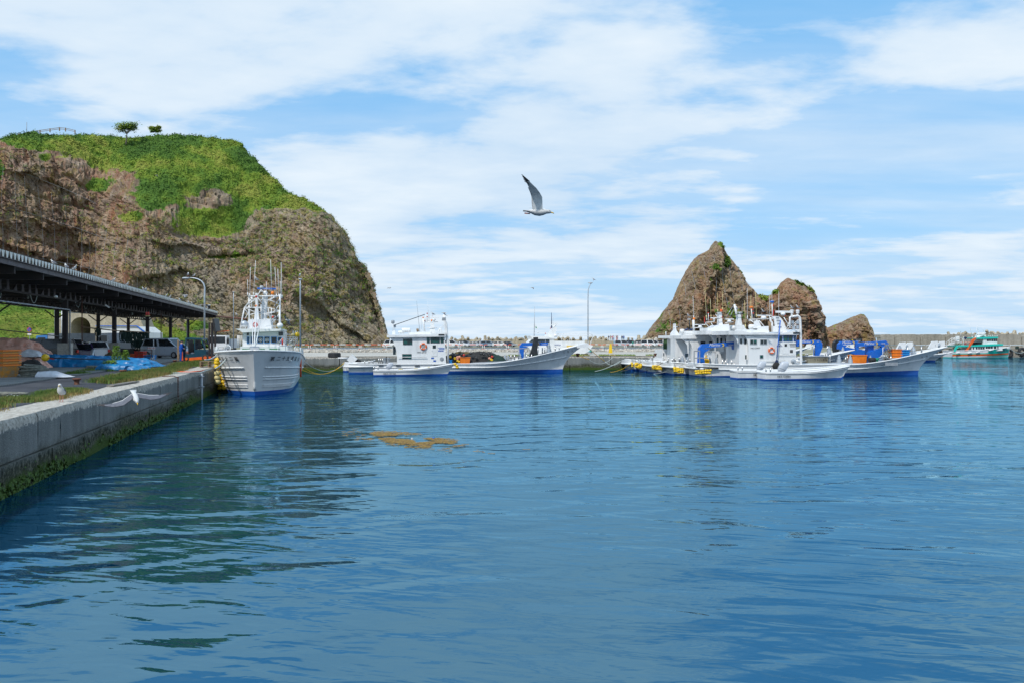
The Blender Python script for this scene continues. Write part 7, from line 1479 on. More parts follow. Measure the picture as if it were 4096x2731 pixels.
# ================================================================ FISH SHED
ZE = 7.62
sh = thing('fish_market_shed', 'long open shed with dark steel frame and corrugated roof along the quay', 'shed', Q(0, 9, ZQ)); SO = sh.location.copy()
def q(s, t, z): return Q(s, t, z)-SO
ribs = MB()
def rib(s0):
 m = MB(); w0, w1, hh = .055, .185, .34; z = ZE+.06
 pts = [(-w0, 0), (w0, 0), (w1, hh), (-w1, hh)];
 A = [q(s0+a, 9.0, z+b_) for a, b_ in pts]; B2 = [q(s0+a, 24, z+b_) for a, b_ in pts]
 m.quad(*A); m.quad(*B2[::-1]); [m.quad(A[i], B2[i], B2[(i+1) % 4], A[(i+1) % 4]) for i in range(4)]
 n = len(m.v); C = [q(s0+a, 8.93, z+b_) for a, b_ in ((-w1-.01, hh), (w1+.01, hh), (w1+.01, hh+.035), (-w1-.01, hh+.035))]; D = [q(s0+a, 24, z+b_) for a, b_ in ((-w1-.01, hh), (w1+.01, hh), (w1+.01, hh+.035), (-w1-.01, hh+.035))]
 m.quad(*C); [m.quad(C[i], D[i], D[(i+1) % 4], C[(i+1) % 4]) for i in range(4)]
 e_ = MB(); A = [q(s0+a, 8.9, z+b_) for a, b_ in pts]; B2 = [q(s0+a, 8.93, z+b_) for a, b_ in pts]; e_.quad(*A); e_.quad(*B2[::-1]); [e_.quad(A[i], B2[i], B2[(i+1) % 4], A[(i+1) % 4]) for i in range(4)]
 return m, e_
P_('roof_sheet', (.10, .105, .10), .7, c2=(.045, .05, .045), scale=2.5); P_('rib_white', (.80, .82, .80), .5, c2=(.55, .57, .52), scale=3)
for k in range(193): a_, e_ = rib(10+k*.5); a_ = a_.build('roof_rib', 'roof_sheet', sh); e_.build('end_cap', 'rib_white', a_)
m = MB(); m.quad(q(8, 9, ZE+.08), q(107, 9, ZE+.08), q(107, 24, ZE+.08), q(8, 24, ZE+.08)); m.build('roof_deck', 'grey_metal', sh)
for k in range(17): m = MB(); m.bar(q(8+k*5.82, 9.1, ZE-.10), q(8+k*5.82+5.8, 9.1, ZE-.10), .12, .30); m.bar(q(8+k*5.82, 9.0, ZE+.04), q(8+k*5.82+5.8, 9.0, ZE+.04), .2, .03); m.build('fascia_beam', 'fascia_steel', sh)
for k in range(24): s0 = 10+k*4.2; m = MB(); m.bar(q(s0, 9.2, ZE-.35), q(s0, 23, ZE-.35), .12, .5); m.bar(q(s0, 9.2, ZE-.6), q(s0, 23, ZE-.6), .25, .03); m.build('roof_beam', 'dark_steel', sh)
for t, zb in ((12.3, 6.55), (19.3, 6.55)):
 m = MB(); m.bar(q(10, t, zb), q(106, t, zb), .22, .12); m.build('truss_chord', 'dark_steel', sh); m = MB(); m.bar(q(10, t, ZE-.15), q(106, t, ZE-.15), .22, .12); m.build('truss_chord', 'dark_steel', sh)
 for k in range(80): # lattice of tapered plates
  s0 = 10.5+k*1.2; m = MB(); w, n_ = .52, .30
  a = [q(s0-w/2, t, zb), q(s0+w/2, t, zb), q(s0+n_/2, t, zb+.4), q(s0+w/2, t, ZE-.15), q(s0-w/2, t, ZE-.15), q(s0-n_/2, t, zb+.4)]; d_ = QV*.03; m.quad(*a); m.quad(*[p+d_ for p in a][::-1]); [m.quad(a[i], a[i]+d_, a[(i+1) % 6]+d_, a[(i+1) % 6]) for i in range(6)]
  m.build('truss_plate', 'fascia_steel', sh)
 for k in range(20): s0 = 11+k*4.8; m = MB(); m.bar(q(s0, t-.05, zb), q(s0+1.1, t-.05, ZE-.2), .08); m.build('truss_brace', 'dark_steel', sh)
for t, ss, zt in ((12.3, (17, 31, 45.2, 59.2, 73.2, 86.6, 100), 2.3), (19.3, (37, 51.5, 66, 80.5, 95), 2.3)):
 for s0 in ss:
  m = MB(); m.bar(q(s0, t, 3.15), q(s0, t, 6.55), .34, .34, up=QU); m.build('column', 'dark_steel', sh)
  m = MB(); c = q(s0, t, 0); R = Matrix.Rotation(atan2(QU.y, QU.x), 3, 'Z')
  n = len(m.v); m.box((-.42, -.42, ZQ-.2-SO.z), (.42, .42, 3.2-SO.z)); m.v = [tuple(R @ Vector(p)+Vector((c.x, c.y, 0))) for p in m.v]; m.build('column_base', 'pale_concrete', sh)
  m = MB(); m.bar(q(s0, t-1.1, 6.5), q(s0, t, 5.6), .1); m.bar(q(s0, t+1.1, 6.5), q(s0, t, 5.6), .1); m.build('knee_brace', 'dark_steel', sh)
# market floor edge
g = MB(); z = ZQ+.32; g.quad(Q(30, 11.2, z), Q(100, 11.2, z), Q(100, 24, z), Q(30, 24, z)); g.quad(Q(30, 11.2, ZQ), Q(100, 11.2, ZQ), Q(100, 11.2, z), Q(30, 11.2, z)); kind(g.build('market_floor', 'old_concrete'), 'structure')
# pipe, cables and lamps under the roof
def wtube(name, mat, pts, r, label, cat, group=None): m = MB(); m.tube(pts, r, 6); return tag(m.build(name, mat, None, True), label, cat, group)
wtube('drain_pipe', 'galvanised', [Q(24, 11.6, 5.75), Q(44.4, 11.8, 5.75), Q(44.6, 11.8, 5.7), Q(44.6, 11.8, 2.0)], .055, 'grey pipe running under the truss and down the nearest pillar', 'pipe')
wtube('rust_pole', 'rust', [Q(46.5, 11.5, 6.9), Q(46.5, 11.5, 3.3)], .04, 'thin rusty pole right of the nearest pillar', 'pole'); wtube('rust_pole', 'rust', [Q(76.5, 11.5, 6.6), Q(76.5, 11.5, 1.7)], .05, 'thin rusty pole beside the third pillar', 'pole'); wtube('rust_pole', 'grey_metal', [Q(91, 11, 6.6), Q(91, 11, 1.7)], .04, 'thin grey pole by the fourth pillar', 'pole')
rl = random.Random(8)
for k in range(26):
 s0 = 22+rl.random()*70; t = rl.choice((11.8, 12.8)); z0 = 6.4; L_ = rl.uniform(.3, 1.1); a = Q(s0, t, z0); c = Q(s0+rl.uniform(.3, 1.3), t, z0)
 m = MB(); m.tube(catenary(a, c, L_*.5, 8), .022, 5); tag(m.build('cable', rl.choice(['net_black', 'rope_pale', 'net_green', 'rope_grey']), None, True), 'loop of cable hanging under the shed truss', 'cable', 'cables under the shed roof')
for k, (px, py, Y, lb_) in enumerate(((224, 1188, 45, 'round white lamp under the truss by the nearest pillar'), (430, 1226, 55, 'tilted lamp fixture hanging by the second pillar'))):
 m = MB(); P = W(px, py, Y); m.ball((0, 0, 0), .11, 10, 7, (1, 1, .8)) if k == 0 else m.cbox((0, 0, 0), (.35, .12, .1), (0, .6, .3)); o = m.build('lamp', 'lamp_glass', None, k == 0); o.location = P; tag(o, lb_, 'lamp', 'lamps under the shed roof')
for k, (px, lb_) in enumerate(((586, 'left one of the two red-capped amber lamps hanging from the shed truss'), (594, 'right one of the two red-capped amber lamps hanging from the shed truss'))):
 P = W(px, 1262, 66); t = thing('hanging_lamp', lb_, 'lamp', P, 0, 'amber lamps of the shed'); m = MB(); m.lathe([(.05, .3), (.07, .25), (.08, .1), (.14, 0)], (0, 0, 0), 10); m.build('socket', 'red_paint', t, True); m = MB(); m.ball((0, 0, -.03), .13, 10, 7, (1, 1, .7)); m.build('bulb', 'pale_yellow', t, True)
wtube('wooden_rail', 'wood', [W(322, 1308, 62), W(462, 1323, 66)], .06, 'bamboo rail between two shed pillars', 'rail'); wtube('wooden_rail', 'wood', [W(455, 1323, 66), W(600, 1330, 75)], .05, 'rail loaded with dark green rope coils', 'rail')
def coil(px, py, Y, n, h, seed, label, mat='net_green'):
 r_ = random.Random(seed); t = thing('rope_coil', label, 'rope', W(px, py, Y), 0, 'rope coils hung on the shed rail')
 m = MB()
 for k in range(n):
  w = r_.uniform(.10, .2); H = h*r_.uniform(.6, 1); x = r_.uniform(-.15, .15); pts = [(x+w*cos(a), r_.uniform(-.08, .08), -H/2+H/2*sin(a)) for a in [2*pi*i/10 for i in range(11)]]; m.tube(pts, .035, 5, cap=False)
 m.build('loops', mat, t, True); return t
for k in range(13): coil(486+k*8.3, 1322+k*.7, 68+k*.6, 6, 1.15+.5*(k > 5), k, 'bundle of dark green rope loops hanging on the rail between the shed pillars')
coil(393, 1312, 63, 5, .8, 44, 'small bundle of green rope on the left end of the bamboo rail')
for k in range(6): coil(545+k*8, 1362, 72, 5, .9, 60+k, 'lower bundle of dark green rope loops over the flatbed truck')
# roof end jib
wtube('rust_beam', 'rust', [W(866, 1266, 100), W(986, 1277, 78)], .12, 'rusty beam jutting from the end of the shed roof', 'beam')
# ---- behind the shed: green slope, tunnel portal, white hut
r2 = np.random.default_rng(9); n1, n2 = 90, 50; xs_ = np.linspace(-190, -72, n1); ws = np.linspace(0, 1, n2); X, Wt = np.meshgrid(xs_, ws, indexing='ij')
Hh = np.interp(X, [-190, -140, -118, -100, -84, -72], [26, 22, 17, 12, 4, 1.4]); Yy = 128+Wt*52+np.interp(X, [-120, -84], [0, 25]); Zz = 1.5+Hh*Wt**.8; Pp = np.stack([X, Yy, Zz], -1); Pp[..., 2] += (fbm(Pp*.12, 4, 2)*1.4+fbm(Pp*.6, 3, 3)*.3)*np.clip(Wt*6, 0, 1)
gg = np.clip(1.1-np.clip((Zz-12)/9, 0, 1)*.9+.35*fbm(Pp*.1, 3, 6), 0, 1); slope = finish_rock('green_slope', 'cliff_rock', Pp, np.stack([np.ones_like(gg), gg, gg*0+1, gg*0+1], -1), None, flip=False); kind(slope, 'structure', 'overgrown green slope behind the shed')
nn = normals(Pp); nn *= np.sign(nn[..., 2:3]+1e-9); pk = r2.choice(n1*n2, 40000, p=(gg/gg.sum()).reshape(-1)); o = leaves('slope_shrubs', 'foliage', Pp.reshape(-1, 3)[pk]+r2.normal(size=(40000, 3))*np.array([.5, .5, .35])+np.array([0, 0, .3]), nn.reshape(-1, 3)[pk], .19, None, seed=12); kind(o, 'stuff', 'leafy shrubs on the slope behind the shed')
tp = thing('tunnel_portal', 'stained concrete tunnel portal behind the shed pillars', 'tunnel portal', (WX(330, 150), 150, ZQ)); o_ = tp.location
def w_(px, py, dy=0): return W(px, py, 150)-o_+Vector((0, dy, 0))
arch = [(284, 1352), (284, 1308)]+[(322+40*cos(a)*-1, 1308-39*sin(a)) for a in [pi*k/10 for k in range(1, 10)]]+[(362, 1308), (362, 1352)]
out = [(262, 1395), (262, 1236), (392, 1236), (392, 1395)];
a_ = [w_(284, 1400)]+[w_(*p) for p in arch]+[w_(362, 1400)]; m = MB(); P1 = [w_(262, 1400), w_(262, 1236)];
L_ = a_; top_l = [Vector((p.x, p.y, w_(0, 1236).z)) for p in L_]; m.grid([L_, top_l]); m.grid([L_, [p+Vector((0, 9, 0)) for p in L_]])
for x0_, x1_ in ((262, 284), (362, 392)): a, c = w_(x0_, 1400), w_(x1_, 1236); m.quad((a.x, 0, a.z), (c.x, 0, a.z), (c.x, 0, c.z), (a.x, 0, c.z))
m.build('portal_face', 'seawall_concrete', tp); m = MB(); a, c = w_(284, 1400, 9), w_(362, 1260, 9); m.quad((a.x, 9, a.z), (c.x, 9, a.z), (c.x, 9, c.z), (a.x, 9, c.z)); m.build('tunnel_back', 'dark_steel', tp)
m = MB(); q_ = [w_(225, 1400), w_(225, 1290), w_(262, 1240), w_(262, 1400)]; m.prism([(v.x, v.z) for v in q_], 'y', .0, 4); m.build('wing_wall', 'seawall_concrete', tp); m = MB(); q_ = [w_(392, 1400), w_(392, 1240), w_(560, 1256), w_(580, 1310), (w_(580, 1400))]; m.prism([(v.x, v.z) for v in q_], 'y', -.6, 4); m.build('wing_wall', 'seawall_concrete', tp)
m = MB(); m.cbox(w_(335, 1247, -.15), (1.5, .1, .4)); m.build('name_plate', 'grey_metal', tp)
wh = thing('storage_hut', 'long low white corrugated hut with blue roof edge behind the shed', 'hut', (WX(480, 120), 120, ZQ)); o_ = wh.location
q_ = [W(*c, 120)-o_ for c in ((388, 1400), (388, 1306), (548, 1306), (580, 1330), (580, 1400))]; m = MB(); m.prism([(v.x, v.z) for v in q_], 'y', 0, 6); m.build('wall', 'white_paint', wh)
m = MB(); e_ = [W(*c, 120)-o_ for c in ((386, 1304), (549, 1304), (583, 1330))]; m.bar(e_[0]-Vector((0, .15, 0)), e_[1]-Vector((0, .15, 0)), .3, .12); m.bar(e_[1]-Vector((0, .15, 0)), e_[2]-Vector((0, .15, 0)), .3, .12); m.build('roof_edge', 'crane_blue', wh)
for k in range(46): m = MB(); x = q_[0].x+.08+k*(q_[3].x-q_[0].x-.2)/46; m.box((x, -.03, 0), (x+.06, .0, min(q_[1].z-.1, q_[1].z-.1-(x-q_[2].x)*.72 if x > q_[2].x else 99))); m.build('wall_rib', 'white_gel', wh)
sg = thing('road_sign', 'round blue no-parking sign on a pole left of the black van', 'sign', (WX(119, 75), 75, ZQ)); m = MB(); m.tube([(0, 0, 0), (0, 0, 3.2)], .03, 6); m.build('pole', 'galvanised', sg)
zs_ = WZ(1319, 75)-ZQ; m = MB(); m.lathe([(.26, 0), (.26, -.02)], (0, -.04, zs_), 16, 'y'); m.build('disc', 'red_paint', sg); m = MB(); m.lathe([(.2, 0), (.2, -.03)], (0, -.045, zs_), 16, 'y'); m.build('disc_centre', 'crane_blue', sg); m = MB(); m.bar((-.15, -.085, zs_+.15), (.15, -.085, zs_-.15), .02, .05); m.build('slash', 'red_paint', sg); m = MB(); m.box((-.2, -.05, zs_-.55), (.2, -.03, zs_-.35)); m.build('plate', 'lettering_white', sg)
lf = thing('ladder_stand', 'pale blue ladder-like pipe stand beyond the nearest pillar', 'frame', (WX(235, 90), 90, ZQ)); o_ = lf.location
for x, r in ((222, .13), (249, .11)): m = MB(); m.tube([W(x, 1420, 90)-o_, W(x, 1215 if x == 222 else 1225, 90)-o_], r, 8); m.build('upright', 'galvanised', lf, True)
for y in (1252, 1276): m = MB(); m.tube([W(222, y, 90)-o_, W(249 if y > 1260 else 390, y, 90)-o_], .05, 6); m.build('rail', 'galvanised', lf, True)
# ================================================================ QUAYSIDE THINGS
def cloth(name, mat, label, cat, ctrl, n=46, seed=1, amp=.1, parent=None):
 """crumpled sheet over a smooth heap: ctrl gives the height over (u, v)"""
 u = np.linspace(0, 1, n); U, V_ = np.meshgrid(u, u, indexing='ij'); P, H = ctrl(U, V_); p3 = np.stack([P[..., 0], P[..., 1], H*1.2], -1)
 fold = (.9-np.abs(fbm(p3*np.array([.9, 2.2, 1.4]), 3, seed)))*amp*1.6+(.6-np.abs(vnoise(p3*np.array([2.0, 5.0, 3.0]), seed+5)))*amp*.5; H2 = np.maximum(H+fold*np.clip(H*3, .1, 1), .01); d = (fbm(p3*2.2, 3, seed+9)*amp*1.6)
 m = MB(); m.grid([[(P[i, j, 0]+d[i, j], P[i, j, 1]-d[i, j]*.6, H2[i, j]) for j in range(n)] for i in range(n)]); o = m.build(name, mat, parent, True); return tag(o, label, cat) if label else o
def at_(px, py, z=ZQ+.05): return G(px, py, z)
# orange crates stacked, left edge
cb_ = at_(2, 1506); kY = cb_.y
for k in range(7):
 hgt = .48 if k == 0 else .09; z = 0 if k == 0 else .48+(k-1)*.094
 t = thing('fish_crate', ['tall battered orange bin at the bottom of the crate stack', 'orange crate resting on the battered bin', 'third orange crate from the ground in the stack', 'middle orange crate of the stack', 'third orange crate from the top of the stack', 'second orange crate from the top of the stack', 'topmost orange crate of the stack by the pink tarpaulin'][k], 'crate', cb_+Vector((-.15, 0, z*kY/28)), -.12, 'stacked orange fish crates'); s_ = kY/28
 m = MB(); w, d_ = .62*s_, .42*s_; h_ = hgt*s_;
 if k == 0: m.v = [(-w*.86, -d_*.86, 0), (w*.86, -d_*.86, 0), (w*.86, d_*.86, 0), (-w*.86, d_*.86, 0), (-w, -d_, h_), (w, -d_, h_), (w, d_, h_), (-w, d_, h_)]; m.f = [(0, 3, 2, 1), (4, 5, 6, 7), (0, 1, 5, 4), (1, 2, 6, 5), (2, 3, 7, 6), (3, 0, 4, 7)]
 else: m.box((-w*.93, -d_*.93, 0), (w*.93, d_*.93, h_))
 m.build('body', 'old_orange' if k == 0 else 'orange_plastic' if k % 2 else 'old_orange', t); m = MB(); m.box((-w*1.03, -d_*1.04, h_-.05*s_), (w*1.03, d_*1.04, h_)); m.build('rim', 'old_orange' if k % 2 else 'orange_plastic', t)
m = MB(); o_ = cb_+Vector((-.2, -.55*kY/28, .9*kY/28))
for k in range(5): w = .16+.015*k; m.tube([(o_.x+w*cos(a), o_.y-.02*k, o_.z+(.35+.09*k)*(sin(a)-.3)*.8) for a in [pi+pi*i/10 for i in range(11)]], .012, 5)
tag(m.build('rope_loop', 'net_green', None, True), 'thin green rope looped over the front of the orange crates', 'rope')
# pink tarpaulin heap
def hump(x0, x1, y0, y1, hf):
 def c(U, V_): return np.stack([x0+(x1-x0)*U, y0+(y1-y0)*V_], -1), hf(U, V_)
 return c
pk_ = at_(60, 1470);
o = cloth('tarpaulin_heap', 'tarp_pink', 'salmon pink tarpaulin thrown over a tall heap behind the orange crates', 'tarpaulin', hump(-4.5, .75, -.2, 3.0, lambda U, V_: 1.65*np.sin(np.clip(V_*1.25, 0, 1)*pi)**.45*np.clip((1-U)*3.1, 0, 1)**.55*np.clip(U*6, 0, 1)**.4), 60, 4, .17); o.location = pk_+Vector((-.1, 1.5, 0))
o = cloth('tarpaulin_heap', 'tarp_pink', 'lower fold of pink tarpaulin spilling right of the orange crates', 'tarpaulin', hump(-1.3, .55, 0, 1.5, lambda U, V_: .85*np.sin(V_*pi)**.5*np.clip((1-U)*1.7, 0, 1)**.6*np.clip(U*5, 0, 1)), 50, 14, .13); o.location = at_(125, 1472)+Vector((0, -.3, 0))
o = cloth('tarpaulin_heap', 'tarp_white', 'grey-white sheet lying on top of the pink tarpaulin fold', 'tarpaulin', hump(-.8, .5, 0, .8, lambda U, V_: .35*np.sin(V_*pi)**.5*np.sin(U*pi)**.5), 36, 24, .1); o.location = at_(122, 1472)+Vector((0, -.15, .70))
o = cloth('white_sheet', 'tarp_white', 'crumpled white sheet spread on the concrete in front of the rope coil', 'sheet', hump(-.7, .75, 0, .8, lambda U, V_: .22*np.sin(V_*pi)**.6*np.clip((1-U)*2, 0, 1)), 44, 34, .07); o.location = at_(200, 1508)
# coiled grey rope
def pilerope(name, label, P, R, n, r, mat, seed, flat=1.0, ry=.5):
 r_ = random.Random(seed); m = MB()
 for k in range(n):
  a0 = r_.uniform(0, 6); rr = R*r_.uniform(.72, 1.0); dx, dz = r_.uniform(-.12, .12)*R, r*1.7*(k//2)*flat; tl = r_.uniform(-.12, .12)
  m.tube([(dx+rr*cos(a), ry*rr*sin(a), r+dz+rr*tl*cos(a)+.0) for a in [a0+2*pi*i/18 for i in range(19)]], r, 6, cap=False)
 o = m.build(name, mat, None, True); o.location = P; return tag(o, label, 'rope')
pilerope('rope_pile', 'thick grey mooring rope coiled beside the orange crates', at_(128, 1506)+Vector((0, .1, 0)), .66, 15, .04, 'rope_grey', 5, 1, .55); o = heap('net_heap', 'dark grey net bundled behind the coiled rope', 'net', at_(115, 1492), 1.0, .6, .75, 'net_black', 31);
pilerope('rope_pile', 'small coil of pale rope in front of the blue tarpaulin', at_(388, 1473)+Vector((0, 0, 0)), .7, 7, .035, 'rope_grey', 6, .6, .5)
pilerope('rope_pile', 'weathered rope lying on the asphalt at the left edge of the picture', G(40, 1583, ZQ), .55, 5, .035, 'rope_grey', 7, .5, .35)
wtube('white_pipe', 'white_gel', [G(28, 1581, ZQ+.05), G(40, 1574, ZQ+.12), G(50, 1581, ZQ+.04), G(84, 1582, ZQ+.04)], .02, 'bent white plastic pipe lying by the weathered rope', 'pipe')
# blue tarpaulin row
o = cloth('blue_tarpaulin', 'tarp_blue', 'long low heap under a blue tarpaulin along the shed edge', 'tarpaulin', hump(-4.6, 5.2, 0, 2.2, lambda U, V_: (.74-.35*U)*np.sin(V_*pi)**.4*np.clip(U*14, 0, 1)**.5*np.clip((1-U)*8, 0, 1)**.6), 90, 44, .13); o.location = at_(276, 1468)+Vector((0, .2, 0))
o = cloth('blue_tarpaulin', 'tarp_blue', 'blue tarpaulin end draped over weeds and a steel beam', 'tarpaulin', hump(-2.2, .8, 0, 1.5, lambda U, V_: .42*np.sin(V_*pi)**.45*np.clip((1-U)*2.2, 0, 1)*np.clip(U*8, 0, 1)), 46, 54, .1); o.location = at_(510, 1480)+Vector((0, .3, 0))
o = heap('net_heap', 'grey and green fishing net heap on top of the blue tarpaulin', 'net', at_(225, 1445)+Vector((0, .6, .55)), 1.3, .7, .6, 'net_brown', 41); o.data.materials.clear(); o.data.materials.append(MATS['rope_grey'])
o = heap('net_heap', 'tan net heap between the white car and the second pillar', 'net', at_(428, 1440), 1.1, .8, 1.0, 'net_brown', 43)
P = W(181, 1429, 44.0); t = thing('marker_buoy', 'big yellow ball buoy on a long black pole lying across the blue tarpaulin', 'buoy', P); m = MB(); m.ball((0, 0, 0), .225, 18, 12); m.build('ball', 'yellow_plastic', t, True); m = MB(); m.tube([W(150, 1426, 44)-P, W(181, 1429, 44)-P, W(452, 1438, 46)-P], .035, 7); m.build('pole', 'black_paint', t, True)
m = MB(); m.tube([Vector((.25, -.05, -.02)), Vector((.35, -.1, -.05)), Vector((.6, -.1, -.1))], .03, 6); m.build('red_knot', 'red_paint', t, True)
wtube('black_pole', 'black_paint', [W(-10, 1318, 40), W(252, 1347, 44)], .03, 'long black pole slanting above the pink tarpaulin', 'pole')
m = MB(); a, c = at_(385, 1462), at_(505, 1466); m.bar(a+Vector((0, 0, .25)), c+Vector((0, 0, .2)), .14, .28); tag(m.build('steel_beam', 'rust', None), 'rusty steel beam lying in the weeds before the blue tarpaulin', 'beam')
wtube('post', 'galvanised', [at_(365, 1448), at_(364, 1448)+Vector((0, .3, 1.0))], .12, 'short grey iron post standing in the blue tarpaulin', 'post')
for k, (px, py, s_) in enumerate(((207, 1466, .26), (188, 1456, .2), (220, 1461, .16), (230, 1462, .16))):
 o = heap('stone', ['large grey stone holding down the blue tarpaulin', 'brown flat stone left of the large grey stone', 'small stone right of the large grey stone', 'smallest stone at the tarpaulin edge'][k], 'stone', at_(px, py)+Vector((0, -.3, 0)), s_*1.4, s_, s_*1.4, 'rubble_stone', 70+k, .15, n=12)
# bollards
def bollard(px, py, s_, label):
 t = thing('bollard', label, 'bollard', G(px, py, ZQ), 0, 'rusty mooring bollards on the quay'); m = MB(); m.lathe([(.2*s_, 0), (.17*s_, .05), (.165*s_, .26*s_), (.2*s_, .31*s_)], (0, 0, 0), 20); m.build('post', 'rust', t, angle=40)
 m = MB(); m.lathe([(.2*s_, .30*s_), (.29*s_, .36*s_), (.3*s_, .41*s_), (.26*s_, .46*s_), (.1*s_, .48*s_)], (0, 0, 0), 20); m.build('cap', 'rust', t, True); return t
bollard(307, 1536, .55, 'nearest rusty mushroom bollard on the dark asphalt'); bollard(492, 1499, .6, 'second rusty bollard with a teal rope around it'); bollard(699, 1452, .55, 'third bollard, small and far along the quay')
pilerope('rope_pile', 'teal rope wound round the second bollard', G(492, 1501, ZQ), .42, 4, .03, 'rope_pale', 9, .6, .6)
wtube('teal_rope', 'rope_pale', [G(497, 1497, ZQ+.1), G(520, 1495, ZQ+.1), G(545, 1499, ZQ+.03), G(600, 1496, ZQ+.03), G(720, 1489, ZQ+.05), G(800, 1489, ZQ+.04), G(858, 1470, ZQ+.02)], .03, 'teal rope running along the quay from the second bollard', 'rope')
wtube('orange_hose', 'red_white', [G(570, 1480, ZQ+.05), G(690, 1484, ZQ+.05), G(760, 1487, ZQ+.06), G(815, 1481, ZQ+.06)], .035, 'orange hose lying along the weeds on the quay', 'hose')
m = MB(); a, c = G(440, 1546, ZQ), G(545, 1529, ZQ); m.bar(a+Vector((0, 0, .05)), c+Vector((0, 0, .05)), .25, .05); tag(m.build('plank', 'grey_wood', None), 'weathered plank lying on the quay edge between weed clumps', 'plank')
# pallets and the quay corner
for k in range(3):
 t = thing('pallet', ['bottom', 'middle', 'top'][k]+' wooden pallet of the pile beside the forklift', 'pallet', W(836, 1469-k*9, 48.5), atan2(QU.y, QU.x)-pi/2, 'wooden pallets');
 for j in range(5): m = MB(); m.box((-.55, -.55+j*.24, .1), (.55, -.55+j*.24+.12, .13)); m.build('board', 'wood', t)
 for j in (-.5, 0, .44): m = MB(); m.box((j, -.55, 0), (j+.08, .55, .1)); m.build('bearer', 'wood', t)
# chain and pipe on the quay face
def qp(px, z, out=.05): return Q(Qs(px, -out), -out, z)
wtube('drain_pipe', 'grey_white', [qp(806, 1.5, .12), qp(806, -.4, .12)], .075, 'grey pipe fixed upright on the quay face', 'pipe')
for z in (1.35, .75): m = MB(); c = qp(806, z, .12); m.cbox(c, (.24, .24, .05)); tag(m.build('pipe_clamp', 'grey_white', None), 'clamp ring on the quay-face pipe', 'clamp', 'clamps on the quay-face pipe')
m = MB(); r_ = random.Random(2)
for k in range(26): c = qp(712, 1.62-k*.075, .10); m.ring((c.x, c.y, c.z), .035, .013, 8, 4, 'x' if k % 2 else 'y')
m.tube([Q(Qs(712, 0)-.1, .7, ZQ+.02), Q(Qs(712, 0), .2, ZQ+.03), qp(712, 1.62, .08)], .02, 5); tag(m.build('chain', 'rust', None, True), 'rusty chain hanging down the quay face into the water', 'chain')
# forklift
fk = thing('forklift', 'teal and orange forklift with raised forks on the quay', 'forklift', (WX(812, 62), 62, ZQ), 0); o_ = fk.location
def k_(x, y, dy=0): return W(*Vd(x, y), 62)-o_+Vector((0, dy, 0))
def kp(name, mat, poly, ya, yb): q_ = [k_(*c) for c in poly]; m = MB(); m.prism([(v.x, v.z) for v in q_], 'y', ya, yb); return m.build(name, mat, fk, angle=30)
P_('forklift_teal', (.004, .045, .075), .4, c2=(.006, .055, .085), scale=2)
kp('roof', 'forklift_teal', [(1262, 1285), (1262, 1262), (1300, 1255), (1530, 1265), (1545, 1290)], -.55, .55)
for a, c, w in (((1278, 1280), (1255, 1540), .09), ((1415, 1280), (1420, 1540), .07), ((1530, 1280), (1600, 1480), .09)):
 for dy in (-.5, .5): m = MB(); m.bar(k_(*a, dy), k_(*c, dy), w); m.build('cab_post', 'forklift_teal', fk)
kp('body', 'forklift_teal', [(1245, 1640), (1250, 1530), (1420, 1520), (1430, 1450), (1560, 1450), (1605, 1480), (1620, 1560), (1600, 1640)], -.55, .55); kp('counterweight', 'orange_paint', [(1180, 1640), (1190, 1500), (1230, 1480), (1250, 1500), (1255, 1640)], -.5, .5); kp('footplate', 'orange_paint', [(1270, 1660), (1275, 1590), (1640, 1560), (1690, 1570), (1700, 1640), (1640, 1660)], -.58, .58)
kp('door_glass', 'car_glass', [(1432, 1290), (1520, 1290), (1545, 1440), (1430, 1450)], -.56, -.54); kp('rear_glass', 'car_glass', [(1315, 1295), (1400, 1295), (1400, 1500), (1312, 1505)], -.54, -.52); kp('seat', 'black_paint', [(1340, 1500), (1345, 1400), (1385, 1340), (1400, 1340), (1400, 1500)], -.25, .25)
for x, w in ((1648, .1), (1690, .14)):
 for dy in (-.35, .35): m = MB(); m.bar(k_(x, 1010, dy), k_(x, 1600, dy), w, .12); m.build('mast_rail', 'dark_steel', fk)
kp('carriage', 'black_paint', [(1705, 950), (1740, 940), (1770, 1160), (1735, 1165)], -.5, .5)
for dy in (-.3, .3): m = MB(); m.bar(k_(1760, 1160, dy), k_(1930, 1140, dy), .12, .05); m.bar(k_(1742, 1070, dy), k_(1765, 1165, dy), .1, .06); m.build('fork', 'rust' if dy < 0 else 'orange_paint', fk)
for x, r in ((1290, .22), (1600, .3)):
 for dy in (-.5, .5): m = MB(); c = k_(x, 1650, dy); m.lathe([(r*.8, -.1), (r, -.08), (r, .08), (r*.8, .1)], (c.x, dy, r), 14, 'y'); w = m.build('wheel', 'rubber', fk, angle=40); m = MB(); m.lathe([(r*.5, 0), (r*.5, .02)], (c.x, dy-.13, r), 10, 'y'); m.build('rim', 'orange_paint', w)
for c in ((1558, 1330), (1605, 1350)): m = MB(); m.cbox(k_(*c, -.4), (.22, .12, .18)); m.build('work_light', 'black_paint', fk)
